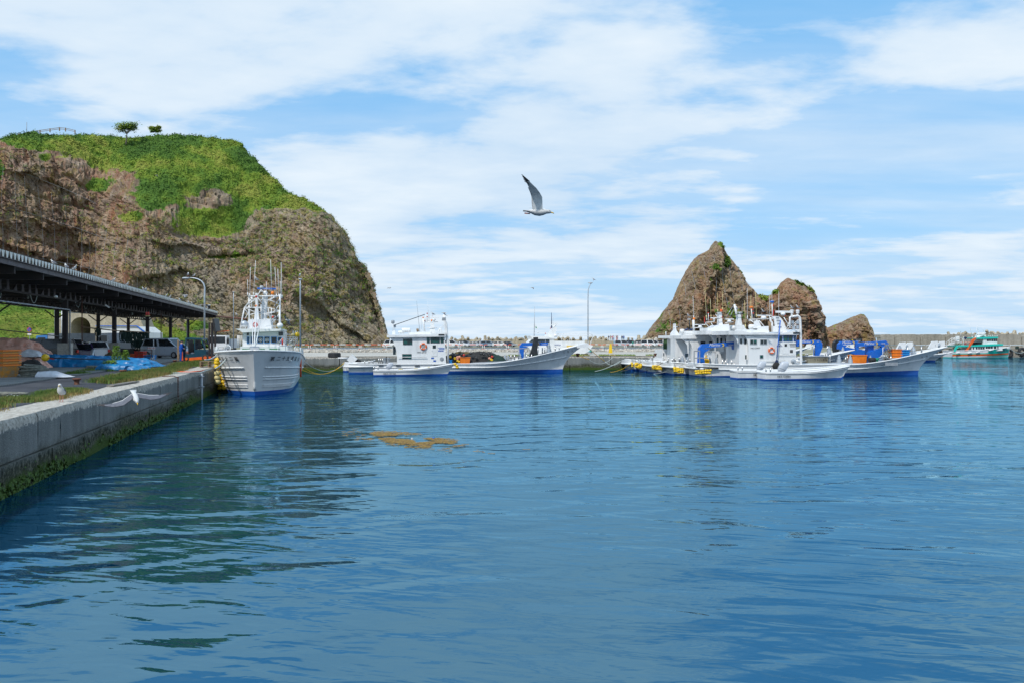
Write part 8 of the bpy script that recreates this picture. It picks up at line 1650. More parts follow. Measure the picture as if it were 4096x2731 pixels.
# cart, crates, cone sign near the silver van
def wbox(name, mat, px0, py0, px1, py1, Y, d_, label, cat, group=None): a, c = W(px0, py0, Y), W(px1, py1, Y); t = thing(name, label, cat, ((a.x+c.x)/2, Y, c.z), 0, group); w, h_ = abs(c.x-a.x), a.z-c.z; m = MB(); m.v = []; m.box((-w*.45, 0, 0), (w*.45, d_, h_*.92), (-w*.04, -.02)); m.build('body', mat, t); m = MB(); m.box((-w*.51, -.03, h_*.9), (w*.51, d_+.03, h_)); m.build('rim', mat, t); return t
wbox('crate', 'blue_plastic', 575, 1419, 613, 1437, 66, .6, 'blue crate on the ground beside the red cart', 'crate'); wbox('cart', 'red_paint', 537, 1404, 574, 1432, 67, .6, 'red plastic cart under the shed edge', 'cart'); wbox('bin', 'red_white', 520, 1414, 540, 1432, 68, .5, 'small red bin left of the red cart', 'bin')
cr_ = thing('pipe_rack', 'low rusty pipe rack above the blue crate', 'rack', W(550, 1435, 65)); o_ = cr_.location
for y in (1398, 1412, 1424): m = MB(); m.tube([W(552, y, 65)-o_, W(607, y, 65)-o_], .025, 5); m.build('rail', 'rust', cr_)
for x in (553, 580, 606): m = MB(); m.tube([W(x, 1396, 65)-o_, W(x, 1436, 65)-o_], .025, 5); m.build('post', 'rust', cr_)
bn = thing('warning_board', 'small white board with red and black writing on a pale post by the silver van', 'sign', W(616, 1440, 62)); o_ = bn.location; m = MB(); a, c = W(592, 1387, 62)-o_, W(621, 1396, 62)-o_; m.box((a.x, -.02, c.z), (c.x, .02, a.z)); m.build('board', 'lettering_white', bn); text('車両進入禁止', 'lettering', 'red_paint', bn, ((a.x+c.x)/2, -.03, (a.z+c.z)/2), .12); m = MB(); m.tube([(0, 0, 0), W(614, 1358, 62)-o_], .035, 6); m.build('post', 'grey_white', bn)
cp = MB(); c = W(712, 1442, 58); cp.box((c.x-.06, c.y, c.z), (c.x+.06, c.y+.05, c.z+1.65)); tag(cp.build('timber_post', 'wood', None), 'upright timber beside the man in blue overalls', 'post')
# street lamps
def lampost(name, label, px, pyb, Y, pyt, arm, r=.09, top=None):
 t = thing(name, label, 'street lamp', W(px, pyb, Y)); o_ = t.location; m = MB(); pts = [Vector((0, 0, 0)), W(px, pyt+30, Y)-o_];
 if arm: pts += [W(*c, Y)-o_ for c in arm]
 else: pts += [W(px, pyt, Y)-o_]
 r *= .6; m.tube(pts, lambda u: r*(1-.45*u), 8); m.build('pole', 'galvanised', t, True)
 h_ = W(*(arm[-1] if arm else (px, pyt)), Y)-o_; m = MB(); m.ball(h_+Vector((-.25 if arm else 0, 0, -.03)), top or .3, 12, 7, (1.5 if arm else 1, .8, .42)); m.build('lamp_head', 'grey_white', t, True); return t
lampost('street_lamp', 'curved street lamp behind the forklift with a gull on its head', 818, 1400, 76, 1160, [(819, 1150), (815, 1136), (805, 1124), (790, 1116), (770, 1112), (752, 1112)], .16, .26)
lampost('street_lamp', 'straight bare light pole left of the bow-on boat', 934, 1400, 80, 1168, None, .10, .12); lampost('street_lamp', 'tall straight lamp post just right of the bow-on boat', 1201, 1425, 74, 1116, None, .15, .2)
lampost('street_lamp', 'slender curved street lamp with a gull on it, right of the lone boat bow', 2352, 1405, 96, 1165, [(2353, 1160), (2357, 1146), (2363, 1136), (2369, 1131)], .13, .22)
# wharf clutter
t = thing('trolley', 'trolley loaded with teal nets behind the lone boat bow', 'trolley', W(2345, 1413, 103)); o_ = t.location; m = MB(); a, c = W(2315, 1400, 103)-o_, W(2375, 1413, 103)-o_; m.box((a.x, 0, c.z+.1), (c.x, 1, c.z+.2)); m.build('bed', 'grey_metal', t); o = heap('net_load', '', '', o_+Vector((0, .5, .25)), 1.0, .5, .7, 'blue_plastic', 90, n=20); del o['category']; del o['label']; o.parent = t; o.location = (0, .5, .25); o.data.materials.clear(); o.data.materials.append(MATS['net_teal'] if 'net_teal' in MATS else P_('net_teal', (.02, .25, .25), .8, c2=(.05, .35, .33), scale=6))
for x in (-.7, .7): m = MB(); m.lathe([(.12, 0), (.12, .06)], (x, -.02, .12), 10, 'y'); m.build('wheel', 'rubber', t)
for k, (px, py, lb_) in enumerate(((1330, 1431, 'black tyre lying on the far wharf with a pink rope'),)): m = MB(); m.lathe([(.55, 0), (.66, .1), (.66, .42), (.55, .52)], (0, 0, 0), 18); o = m.build('tyre', 'rubber', None, angle=30); o.location = G(px, py-1, ZQ)+Vector((0, .8, 0)); tag(o, lb_, 'tyre')
cn = MB(); cn.prism([(-.28, 0), (-.12, 1.4), (.12, 1.4), (.28, 0)], 'y', -.2, .2); o = cn.build('standing_sign', 'yellow_plastic', None); o.location = W(2442, 1414, 103); tag(o, 'yellow folding sign standing on the wharf below the stairs', 'sign')
wtube('white_pipe', 'white_gel', [G(1352, 1431.5, ZQ+.05), G(1392, 1431.5, ZQ+.05)], .09, 'white pipe lying on the far wharf edge', 'pipe')
bollard(2311, 1426, .8, 'rusty bollard on the far wharf wound with yellow rope'); bollard(2621, 1424, .7, 'rusty bollard on the far wharf behind the middle raft boat')
# weeds along the left quay
def weeds(s0, s1, t0, t1, n, h, seed, lab, mat='grass_blades'):
 r_ = random.Random(seed); pts = []
 for k in range(n): s = r_.uniform(s0, s1); f = sin((s-s0)/(s1-s0)*pi)**.4; t = (t0+t1)/2+(t1-t0)/2*r_.uniform(-1, 1)*f; p = Q(s, t, ZQ); pts.append(tuple(p))
 pts = [p for p in pts if vnoise(np.array([p[0]*.9, p[1]*.9, 1.3]))+.5*vnoise(np.array([p[0]*2.9, p[1]*2.9, 1.3])) > -.08]; return tufts('weeds', mat, pts, h*.9, seed, lab, 24, .0045, spread=.13)
weeds(-3, .6, .55, 1.7, 260, .10, 3, 'low green and yellow weeds at the left end of the quay edge'); weeds(-3, .6, .5, 1.8, 200, .08, 4, 'dry weed stalks at the left end of the quay edge', 'dry_weeds')
weeds(3.5, 10.5, 1.0, 2.3, 800, .15, 5, 'green weed clump behind the standing gull'); weeds(3.5, 10.5, .8, 2.2, 420, .12, 6, 'dry weeds mixed into the clump behind the standing gull', 'dry_weeds')
weeds(14, 33, .9, 2.9, 1300, .22, 7, 'tall green weeds along the quay edge by the second bollard'); weeds(14, 33, .8, 2.6, 600, .18, 8, 'dry weeds by the second bollard', 'dry_weeds'); weeds(33, 46, .8, 3.4, 800, .24, 9, 'far green weeds along the quay towards the pallets')
weeds(24, 40, 4.6, 6.6, 700, .16, 10, 'grass in front of the blue tarpaulin end'); weeds(-1, 4, .9, 1.4, 90, .06, 11, 'thin weeds around the standing gull', 'dry_weeds')
# bushes by the shed pillar
rb = np.random.default_rng(7)
for px, py, w, h_, lb_ in ((466, 1478, .42, 1.35, 'tall leafy weed bush growing at the second pillar'), (502, 1478, .36, 1.1, 'leafy weed bush right of the second pillar'), (440, 1480, .8, .5, 'low weed bush at the foot of the second pillar')):
 c = at_(px, py-2); t = thing('weed_bush', lb_, 'bush', c); n = 700; a = rb.uniform(0, 6.3, n); z = rb.random(n)**.8*h_; rr = w*np.sqrt(rb.random(n))*(1-.55*z/h_); p = np.c_[rr*np.cos(a), rr*np.sin(a)*.6, z+.05]
 leaves('foliage', 'foliage', p, np.tile([0, -.5, .5], (n, 1)), .042, t, seed=int(px));
 m = MB(); [m.tube([(0, 0, 0), (w*.5*sin(k*2.1), .1*k-.2, h_*.75)], .015, 4) for k in range(5)]; m.build('stems', 'grass_blades', t)
# ---- two trees and railing on top of the cliff
def tree(px, pyb, Y, H, Wd, lab, flat, seed):
 r_ = np.random.default_rng(seed); base = W(px, pyb, Y); t = thing('tree', lab, 'tree', base, 0, 'trees on the cliff top'); m = MB(); fork = Vector((H*.02, 0, H*.42)); m.tube([Vector((-.1*H*.3, 0, -.5)), Vector((0, 0, H*.2)), fork], lambda u: H*.035*(1-.45*u), 7); cent = []
 for k in range(11):
  a = 2*pi*k/11+r_.uniform(-.3, .3); rr = Wd*.5*r_.uniform(.35, .95); tip = Vector((rr*cos(a)+H*.03, rr*.6*sin(a), H*(flat+(.95-flat)*r_.random()))); mid_ = fork.lerp(tip, .5)+Vector((0, 0, -.04*H)); m.tube([fork, mid_, tip], lambda u: H*.016*(1-.75*u), 5); cent.append(tip); cent.append(tip.lerp(mid_, .45))
 m.build('trunk', 'bark', t, True); n = 2400; c = np.array([tuple(v) for v in cent])[r_.integers(0, len(cent), n)]; p = c+r_.normal(size=(n, 3))*np.array([Wd*.085, Wd*.07, H*.055]); leaves('crown', 'cliff_leaves', p, np.tile([0, -.5, .7], (n, 1)), .19, t, seed=seed); return t
tree(506, 572, 205, 6.0, 8.6, 'flat-topped tree on the cliff edge', .62, 3); tree(620, 545, 215, 2.9, 3.6, 'small round tree right of the flat-topped tree', .35, 4)
rl_ = thing('railing', 'brown wooden railing on the cliff top at the left', 'railing', W(75, 545, 215)); o_ = rl_.location; pts = [(78, 543), (98, 545), (115, 534), (160, 528), (200, 522), (238, 517), (262, 519), (300, 528)]
for i, c in enumerate(pts): m = MB(); m.bar(W(*c, 215)-o_+Vector((0, 0, -.6)), W(*c, 215)-o_+Vector((0, 0, .5)), .22 if i else .6); m.build('post', 'wood', rl_)
for dz in (.4, 0): m = MB(); [m.bar(W(*pts[i], 215)-o_+Vector((0, 0, dz)), W(*pts[i+1], 215)-o_+Vector((0, 0, dz)), .12) for i in range(len(pts)-1)]; m.build('rail', 'wood', rl_)
wtube('mast', 'grey_metal', [W(107, 545, 215), W(107, 490, 215)], .07, 'thin mast standing above the cliff-top railing', 'mast')
# rockfall net cables
def netting(name, label, P, iu, rows, mat, r, off, par=None):
 t = thing(name, label, 'rockfall net'); nu, nw = P.shape[:2]; C = P.mean(axis=(0, 1)); n = normals(P); n *= np.where(n[..., 1:2] > 0, -1, 1)
 def sm(a):
  k = np.ones(15)/15; pad = np.pad(a, ((7, 7), (0, 0)), 'edge'); return np.stack([np.convolve(pad[:, i], k, 'valid') for i in range(3)], -1)
 for i, j0, j1 in iu: a = sm(P[i, j0:j1:5]); a[:, 1] -= off; m = MB(); m.tube([Vector(v) for v in a], r, 4, cap=False); m.build('vertical_cable', mat, t)
 for j, i0, i1 in rows: a = sm(P[i0:i1:6, j]); a[:, 1] -= off*.9; m = MB(); m.tube([Vector(v) for v in a], r*.9, 4, cap=False); m.build('cross_cable', mat, t)
r_ = random.Random(4); netting('rockfall_net', 'grey steel cables hanging over the cliff face against falling rock', CP, [(int(70+k*9.6+r_.randint(-2, 2)), 30, 195-int(abs(k-12)*3)) for k in range(27)], [(60, 70, 330), (100, 75, 330), (140, 80, 320), (178, 90, 290)], 'grey_metal', .028, 1.2)
netting('rockfall_net', 'grey cables of the rockfall net over the pointed rock', R1[1], [(60+k*17, 30, 180) for k in range(13)], [(70, 60, 260), (120, 80, 250)], 'grey_metal', .045, 1.0); netting('rockfall_net', 'cables of the rockfall net over the rounded rock', R2[1], [(70+k*13, 20, 155) for k in range(10)], [(60, 70, 190), (110, 70, 190)], 'rust', .045, 1.0)
# ================================================================ PEOPLE
SK = {'skin': (.50, .30, .22), 'hair': (.02, .015, .012)}
P_('skin', SK['skin'], .6); P_('hair', SK['hair'], .7)
for n_, c_ in (('cloth_blue', (.015, .09, .42)), ('cloth_navy', (.012, .02, .05)), ('cloth_brown', (.34, .20, .06)), ('cloth_pink', (.60, .15, .28)), ('cloth_red', (.42, .02, .03)), ('cloth_tan', (.30, .24, .17)), ('cloth_dark', (.025, .03, .032)), ('cloth_white', (.6, .6, .6)), ('cloth_teal', (.03, .30, .24))): P_(n_, c_, .85, c2=tuple(x*.75 for x in c_), scale=6, spec=.2)
def person(label, loc, rz, top, legs, hat=None, pose='stand', lean=0, h=1.7, group=None):
 """one continuous skinned body; arms bent for holding something"""
 V_ = {'pel': (0, 0, .93), 'ch': (lean*.3, 0, 1.22), 'nk': (lean, 0, 1.46), 'hd': (lean*1.25+.02, 0, 1.60), 'ht': (lean*1.3+.02, 0, 1.70), 'ls': (lean, .18, 1.40), 'rs': (lean, -.18, 1.40),
    'le': (lean+.04, .25, 1.12), 're': (lean+.04, -.25, 1.12), 'lh': (lean+.26, .16, 1.05), 'rh': (lean+.26, -.16, 1.05), 'lk': (.03, .11, .50), 'rk': (.03, -.11, .50), 'la': (0, .13, .09), 'ra': (0, -.13, .09), 'lt': (.16, .15, .04), 'rt': (.16, -.15, .04), 'lp': (0, .09, .90), 'rp': (0, -.09, .90)}
 if pose == 'lean': V_.update(lh=(lean+.34, .18, 1.15), rh=(lean+.34, -.18, 1.15))
 if pose == 'raise': V_.update(le=(.22, .2, 1.35), re=(.22, -.2, 1.35), lh=(.24, .06, 1.58), rh=(.24, -.06, 1.58))
 if pose == 'down': V_.update(le=(.0, .25, 1.12), re=(0, -.25, 1.12), lh=(.05, .26, .84), rh=(.05, -.26, .84))
 R = dict(pel=.15, ch=.15, nk=.06, hd=.098, ht=.085, ls=.075, rs=.075, le=.05, re=.05, lh=.042, rh=.042, lk=.07, rk=.07, la=.05, ra=.05, lt=.04, rt=.04, lp=.1, rp=.1)
 E = ['pel ch', 'ch nk', 'nk hd', 'hd ht', 'nk ls', 'nk rs', 'ls le', 'rs re', 'le lh', 're rh', 'pel lp', 'pel rp', 'lp lk', 'rp rk', 'lk la', 'rk ra', 'la lt', 'ra rt']; K = list(V_)
 me = bpy.data.meshes.new('b'); me.from_pydata([V_[k] for k in K], [tuple(K.index(x) for x in e.split()) for e in E], []); o = bpy.data.objects.new('b', me); COL.objects.link(o)
 md = o.modifiers.new('s', 'SKIN'); sv = me.skin_vertices[0].data
 for i, k in enumerate(K): sv[i].radius = (R[k], R[k]*(1.25 if k in ('pel', 'ch') else 1)); sv[i].use_root = (k == 'pel')
 o.modifiers.new('d', 'SUBSURF').levels = 1; dg = bpy.context.evaluated_depsgraph_get(); m2 = bpy.data.meshes.new_from_object(o.evaluated_get(dg)); bpy.data.objects.remove(o)
 t = thing('person', label, 'person', loc, rz, group); t.scale = (h/1.72,)*3; m2.name = 'body'
 for mt in (top, legs, 'skin', 'rubber'): m2.materials.append(MATS[mt])
 for p in m2.polygons:
  c = p.center; arm = c.x > lean+.17 and c.z < 1.7 and c.z > .95
  p.material_index = 2 if c.z > 1.47 or arm else 3 if c.z < .09 else 1 if c.z < .92 else 0; p.use_smooth = True
 link('body', m2, None, t); hx = lean*1.27+.02
 m = MB(); m.ball((hx-.02, 0, 1.66), .112, 12, 8, (1.05, .95, .85)); m.v = [(x, y, max(z, 1.62+.3*(x-hx))) for x, y, z in m.v]; m.build('hair' if not hat else 'hat', 'hair' if not hat else hat, t, True)
 if hat: m = MB(); m.lathe([(.17, 1.655), (.1, 1.69)], (hx+.02, 0, 0), 12); m.build('brim', hat, t)
 m = MB(); m.cbox((hx+.10, 0, 1.59), (.04, .03, .045)); [m.ball((hx+.085, s*.036, 1.625), .012, 6, 4) for s in (-1, 1)]; m.build('nose', 'skin', t); m = MB(); [m.ball((hx+.088, s*.036, 1.63), .012, 6, 4) for s in (-1, 1)]; m.cbox((hx+.09, 0, 1.55), (.02, .05, .01)); m.build('eyes_and_mouth', 'hair', t);
 return t
Yw = 241.5; zt = 3.35
for px, rz, top, legs, hat, pose, lean, lb_ in ((2435, 90, 'cloth_navy', 'cloth_tan', 'cloth_white', 'lean', .1, 'person in navy top and pale hat leaning on the sea wall railing'), (2443, 90, 'cloth_brown', 'cloth_tan', None, 'lean', .12, 'person in ochre top on the sea wall beside the navy one'), (2450, 90, 'cloth_pink', 'cloth_tan', 'cloth_white', 'lean', .1, 'person in pink top with white hat on the sea wall'), (2455, 100, 'cloth_white', 'cloth_blue', None, 'lean', .1, 'person in white next to the pink top on the sea wall'),
 (2466, 200, 'cloth_dark', 'cloth_navy', None, 'raise', 0, 'person in dark jacket raising a camera on the sea wall'), (2471, 185, 'cloth_red', 'cloth_navy', None, 'stand', 0, 'person in red jacket beside the photographer on the sea wall'), (2488, 100, 'cloth_navy', 'cloth_dark', None, 'down', 0, 'person all in dark blue standing at the stairs top'), (2495, 95, 'cloth_blue', 'cloth_dark', None, 'down', 0, 'person with bright blue jacket right of the dark blue one')):
 person(lb_, (WX(px, Yw), Yw, zt), radians(rz), top, legs, hat, pose, lean, 1.72, 'people on the sea wall')
person('person in red top walking at the foot of the sea wall', (WX(2566, 222), 222, ZQ+.3), radians(-80), 'cloth_red', 'cloth_dark', None, 'down', 0, 1.7); person('person in teal top standing between the parked cars', (WX(2531, 200), 200, ZQ), radians(-90), 'cloth_teal', 'cloth_dark', None, 'down', 0, 1.7)
rg = thing('railing', 'pale railing on the sea wall where people lean', 'railing', (WX(2430, 242.4), 242.4, zt))
for k in range(6): m = MB(); m.tube([(k*.55, 0, 0), (k*.55, 0, 1)], .03, 5); m.build('post', 'white_gel', rg)
m = MB(); m.tube([(0, 0, 1), (2.75, 0, 1)], .03, 5); m.build('rail', 'white_gel', rg)
person('man in bright blue overalls and cap standing by the timber post', (WX(723, 60), 60, ZQ+.02), radians(20), 'cloth_blue', 'cloth_blue', 'cloth_dark', 'stand', .06, 1.72); person('man in dark work clothes and cap bending over something in his hands', (WX(735, 61.5), 61.5, ZQ+.02), radians(-150), 'cloth_dark', 'cloth_navy', 'cloth_dark', 'stand', .12, 1.68)
# ================================================================ GULLS
P_('feather_white', (.62, .62, .61), .75, c2=(.52, .52, .51), scale=8); P_('feather_grey', (.13, .135, .16), .75, c2=(.09, .095, .115), scale=14); P_('feather_dark', (.03, .027, .028), .75, c2=(.07, .06, .06), scale=10); P_('beak_yellow', (.75, .45, .02), .4); P_('leg_pink', (.45, .16, .12), .6); P_('feather_underwing', (.74, .76, .75), .8, c2=(.55, .58, .58), scale=12)
def gbody(t, pts, mat='feather_white', n=10):
 """pts: (x, z, half width, half height) from tail to bill base"""
 m = MB(); rows = []
 for x, z, w, h in pts: rows.append([Vector((x, w*cos(a), z+h*sin(a))) for a in [2*pi*k/n for k in range(n+1)]])
 m.grid(rows, flip=True); m.f.append(tuple(range(n))); m.f.append(tuple(len(m.v)-n-1+k for k in reversed(range(n)))); return m.build('body', mat, t, True)
def gull_stand(label, loc, rz, s=1.0, sit=False, grp='gulls perched about the harbour', src=None, name='seagull'):
 if src is not None: o = copy_tree(src, label=label, loc=loc, rz=rz); o.scale = (s*.92, s*.92, s*.92); return o
 t = thing(name, label, 'gull', loc, rz, grp); t.scale = (s,)*3; z = .13
 # upright bird about 0.45 m tall facing +x
 gbody(t, [(-.26, z+.08, .018, .01), (-.2, z+.10, .04, .02), (-.12, z+.12, .075, .055), (-.03, z+.15, .098, .09), (.05, z+.19, .098, .105), (.10, z+.25, .08, .085), (.115, z+.31, .052, .055), (.125, z+.345, .05, .046), (.15, z+.365, .046, .042), (.175, z+.36, .03, .03), (.19, z+.352, .012, .014)])
 for sd in (-1, 1):
  m = MB(); rows = []
  for x, zz, w, h in ((.08, z+.22, .088, .055), (.0, z+.20, .106, .062), (-.10, z+.155, .09, .05), (-.2, z+.11, .055, .03), (-.30, z+.07, .02, .012)): rows.append([Vector((x, sd*(w*cos(a)+.004), zz+h*sin(a)*1.05)) for a in [-pi*.28+pi*.8*k/6 for k in range(7)]])
  m.grid(rows, flip=sd > 0); m.build('wing', 'feather_grey', t, True)
  m = MB(); m.tube([(-.2, sd*.045, z+.10), (-.36, sd*.015, z+.055)], .02, 5, r2=.006); m.build('wing_tip', 'feather_dark', t, True)
  m = MB(); m.tube([(.0, sd*.035, z+.08), (.005, sd*.035, .015)], .009, 5); [m.tube([(.005, sd*.035, .012), (.06, sd*.035+a_, .006)], .006, 4) for a_ in (-.025, 0, .025)]; m.build('leg', 'leg_pink', t)
  m = MB(); m.ball((.165, sd*.036, z+.372), .008, 6, 4); m.build('eye', 'hair', t)
 m = MB(); m.tube([(.18, 0, z+.355), (.225, 0, z+.347), (.245, 0, z+.33)], .015, 6, r2=.006); m.build('beak', 'beak_yellow', t, True); return t
def wing(t, root, pts, chords, mats, sd, sweep=.0, thick=.012, name='wing', tipn=5):
 """pts: leading-edge spine points from shoulder to tip (bird space), chords: rearward chord vectors"""
 m = MB(); P = [Vector(p) for p in pts]; C = [Vector(c) for c in chords]; n = len(P); up_ = (P[1]-P[0]).cross(C[0]).normalized()*sd*-1.0; up_ = -up_ if up_.z < 0 and abs(up_.z) > .3 else up_; rows = [[P[i]+C[i]*u+up_*(thick*sin(pi*min(1, u*1.2+.1))) for u in (0, .12, .4, .75, 1)] for i in range(n)]
 m.grid(rows); m.grid([[p-up_*(thick*1.2) for p in r] for r in rows], flip=True); o = m.build(name, mats[0], t, True)
 # trailing white edge and separate outer feathers
 m = MB(); m.grid([[P[i]+C[i]*.97-up_*.004, P[i]+C[i]*1.12-up_*.004] for i in range(n-1)]); m.build('trailing_edge', mats[1], o)
 tip, tc = P[-1], C[-1]; d = (P[-1]-P[-2]).normalized(); L_ = (P[-1]-P[-2]).length
 for k in range(tipn):
  f = k/(tipn-1); a = tip-d*L_*.55*f+tc*(f*.9); e = a+d*L_*(.95-.45*f)+tc*(.12+.35*f); w = tc.normalized()*.018; m = MB(); m.quad(a-w, e-w*.4, e+d*.015, e+w*.5, a+w); m.quad(a+w-Vector((0, 0, .004)), e+w*.5-Vector((0, 0, .004)), e+d*.015-Vector((0, 0, .004)), e-w*.4-Vector((0, 0, .004)), a-w-Vector((0, 0, .004))); m.build('flight_feather', mats[2], o)
 return o
def gull_fly(label, loc, rz, s=1.0, lift=(.25, .25), pitch=0, roll=0, mats=('feather_grey', 'feather_white', 'feather_dark'), src=None, feet=True, grp='gulls in flight'):
 if src is not None: o = copy_tree(src, label=label, loc=loc, rz=rz); o.rotation_euler = (roll, pitch, rz); o.scale = (s,)*3; return o
 t = thing('flying_seagull', label, 'gull', loc, rz, grp); t.rotation_euler = (roll, pitch, rz); t.scale = (s,)*3
 gbody(t, [(-.30, .0, .075, .006), (-.22, .0, .06, .012), (-.15, -.002, .045, .035), (-.05, -.01, .075, .068), (.05, -.01, .082, .075), (.13, .0, .068, .062), (.19, .015, .046, .045), (.235, .02, .044, .042), (.27, .015, .032, .03), (.285, .01, .015, .015)])
 m = MB(); m.tube([(.275, 0, .008), (.325, 0, -.002), (.345, 0, -.018)], .016, 6, r2=.006); m.build('beak', 'beak_yellow', t, True)
 for sd in (-1, 1): m = MB(); m.ball((.25, sd*.037, .03), .008, 6, 4); m.build('eye', 'hair', t)
 if feet: m = MB(); m.cbox((-.2, .02, -.045), (.1, .03, .02)); m.cbox((-.24, -.02, -.05), (.06, .035, .02)); m.build('feet', 'leg_pink', t)
 for sd, lf in ((-1, lift[0]), (1, lift[1])):
  c1, s1 = cos(lf), sin(lf); c2, s2 = cos(lf*.55), sin(lf*.55)
  bk = .10 if lf > 1 else 0; p0 = Vector((.10, sd*.05, .035)); p1 = p0+Vector((.09-bk*1.2, sd*.26*c1, .26*s1)); p2 = p1+Vector((-.05-bk, sd*.22*c2, .22*s2)); p3 = p2+Vector((-.13-bk*.3, sd*.17*c2, .15*s2))
  wing(t, None, [p0, p0.lerp(p1, .5), p1, p1.lerp(p2, .5)+Vector((.01, 0, 0)), p2, p3], [(-.19, 0, 0), (-.20, 0, 0), (-.2, 0, 0), (-.18, 0, 0), (-.15, 0, 0), (-.07, 0, 0)], mats, sd)
 return t
g0 = gull_stand('seagull standing on the quay edge by the near weeds, facing the camera', G(246, 1606, ZQ), radians(-75), 1.0, name='standing_seagull')
def perch(px, py, Y, rz, lb_, s=1.0): return gull_stand(lb_, W(px, py, Y), radians(rz), s, src=g0)
# on the shed roof: (px, py feet)
for px, py, rz, lb_ in ((214, 1046, 180, 'gull crouching on the shed roof, nearest to the left edge'), (266, 1060, 150, 'gull peeping over the ribs just left of the big roof gull'), (297, 1063, 0, 'large gull on the shed roof facing right'), (454, 1111, 10, 'gull on the shed roof between the big one and the curved lamp'), (508, 1131, 0, 'gull sitting with neck drawn in on the roof ribs'), (584, 1156, -60, 'upright white gull with stretched neck on the roof'), (575, 1156, 180, 'gull head low behind the upright white roof gull'), (664, 1182, 5, 'gull looking right in the middle of the roof'), (680, 1189, -20, 'gull preening right of the gull in the middle of the roof'), (720, 1202, 170, 'gull on the roof below the flying pair'), (755, 1210, 160, 'left gull of the pair under the curved lamp'), (768, 1214, 175, 'right gull of the pair under the curved lamp'), (801, 1226, 20, 'gull on the roof just left of the lamp pole'), (832, 1237, 180, 'last gull at the end of the shed roof')):
 s0 = Qs(px, 9.6); Y = Q(s0, 9.6).y; gull_stand(lb_, Q(s0, 9.6, ZE+.43), radians(rz), 1.05 if px != 297 else 1.15, src=g0)
for px, py, Y, rz, lb_ in ((752, 1108, 76, 100, 'gull standing on the head of the curved lamp'), (776, 1112, 76, 0, 'gull lying on the arm of the curved lamp'), (947, 1268, 84, 150, 'gull on the rusty beam at the roof end'), (1199, 1112, 74, 90, 'gull on top of the tall straight lamp post'), (2374, 1126, 96, 180, 'gull on the slender curved lamp right of the lone boat'),
 (1731, 1266, 76, 170, 'gull perched on the radar bar of the lone boat'), (1027, 1131, 54, 170, 'gull standing on top of the bow-on boat mast'), (1118, 1383, 50, 10, 'left gull on the bow-on boat foredeck'), (1160, 1385, 50, 10, 'right gull on the bow-on boat foredeck'), (2755, 1273, 73, 160, 'gull on the lamp post of the middle raft boat'), (3052, 1256, 67, 160, 'gull on the long radar bar of the nearest raft boat'), (3168, 1242, 67.5, 170, 'left gull on the gallows of the nearest raft boat'), (3191, 1240, 67.5, 180, 'right gull on the gallows of the nearest raft boat'), (2948, 1246, 71, 100, 'gull on the dish mast behind the nearest raft boat roof'), (3656, 1384, 118, 120, 'gull on the white hauler frame by the crates'), (606, 1452, 55, 20, 'gull walking on the quay by the forklift'), (599, 1450, 64, 0, 'gull on the ground near the red hose')):
 perch(px, py, Y, rz, lb_)
# flying gulls
gf = gull_fly('large gull flying right in mid sky, one wing raised high', W(2150, 848, 15.0), radians(4), 1.0, (radians(74), radians(20)), radians(3), 0, ('feather_underwing', 'feather_white', 'feather_dark'))
gq = gull_fly('gull gliding low past the quay wall with spread wings', W(541, 1585, 17.2), radians(-52), .97, (radians(-30), radians(-6)), radians(30), radians(2), feet=False)
for px, py, Y, rz, ro, s, lb_ in ((740, 1182, 72, 20, .1, 1.0, 'gull flying low over the roof middle'), (828, 1222, 74, 10, -.35, 1.3, 'gull with drooping wings landing at the roof end'), (1153, 1280, 56, 170, .5, .9, 'gull flying right of the bow-on boat mast'), (1778, 1252, 74, 200, -.4, .95, 'grey gull landing on the gallows post of the lone boat'), (1428, 1306, 90, 100, .3, .9, 'gull flying in front of the cliff left of the lone boat'), (2128, 1151, 110, 20, .1, 1.0, 'small distant gull in the sky left of the tall lamp'), (1552, 1152, 150, 0, .0, .9, 'left one of two tiny gulls beside the cliff'), (1560, 1151, 150, 0, .1, .9, 'right one of two tiny gulls beside the cliff'), (627, 702, 170, 160, .2, 1.2, 'tiny gull in front of the cliff plants'), (1435, 712, 190, 30, .2, 1.2, 'tiny gull in the hazy sky beyond the cliff shoulder')):
 if px == 1435: continue
 gull_fly(lb_, W(px, py, Y), radians(rz), s, src=gq, roll=ro)
# floating weed raft
r_ = np.random.default_rng(15); n = 3600; u = r_.normal(size=n)*.42; cx = WX(1600, 27)+u*1.15; c0 = G(1640, 1758, 0); xx = c0.x+r_.normal(size=n)*.85; yy = c0.y+r_.normal(size=n)*.55-(xx-c0.x)*.8
k_ok = fbm(np.c_[xx*1.3, yy*.9, 0*xx], 4, 3) > -.42; xx, yy = xx[k_ok], yy[k_ok]; ln = r_.uniform(.03, .16, len(xx)); a = r_.normal(size=len(xx))*.5;
w_ = r_.uniform(.004, .016, len(xx)); d = np.c_[np.cos(a), np.sin(a), 0*a]; s_ = np.c_[-np.sin(a), np.cos(a), 0*a]; P = np.c_[xx, yy, r_.uniform(.004, .035, len(xx))]; VV = np.stack([P-d*ln[:, None]-s_*w_[:, None], P+d*ln[:, None]-s_*w_[:, None], P+d*ln[:, None]+s_*w_[:, None]+np.array([0, 0, .01]), P-d*ln[:, None]+s_*w_[:, None]+np.array([0, 0, .01])], 1).reshape(-1, 3)
P_('kelp', (.06, .055, .012), .5, c2=(.28, .17, .03), c3=(.07, .03, .015), scale=14, lo=.35, hi=.65)
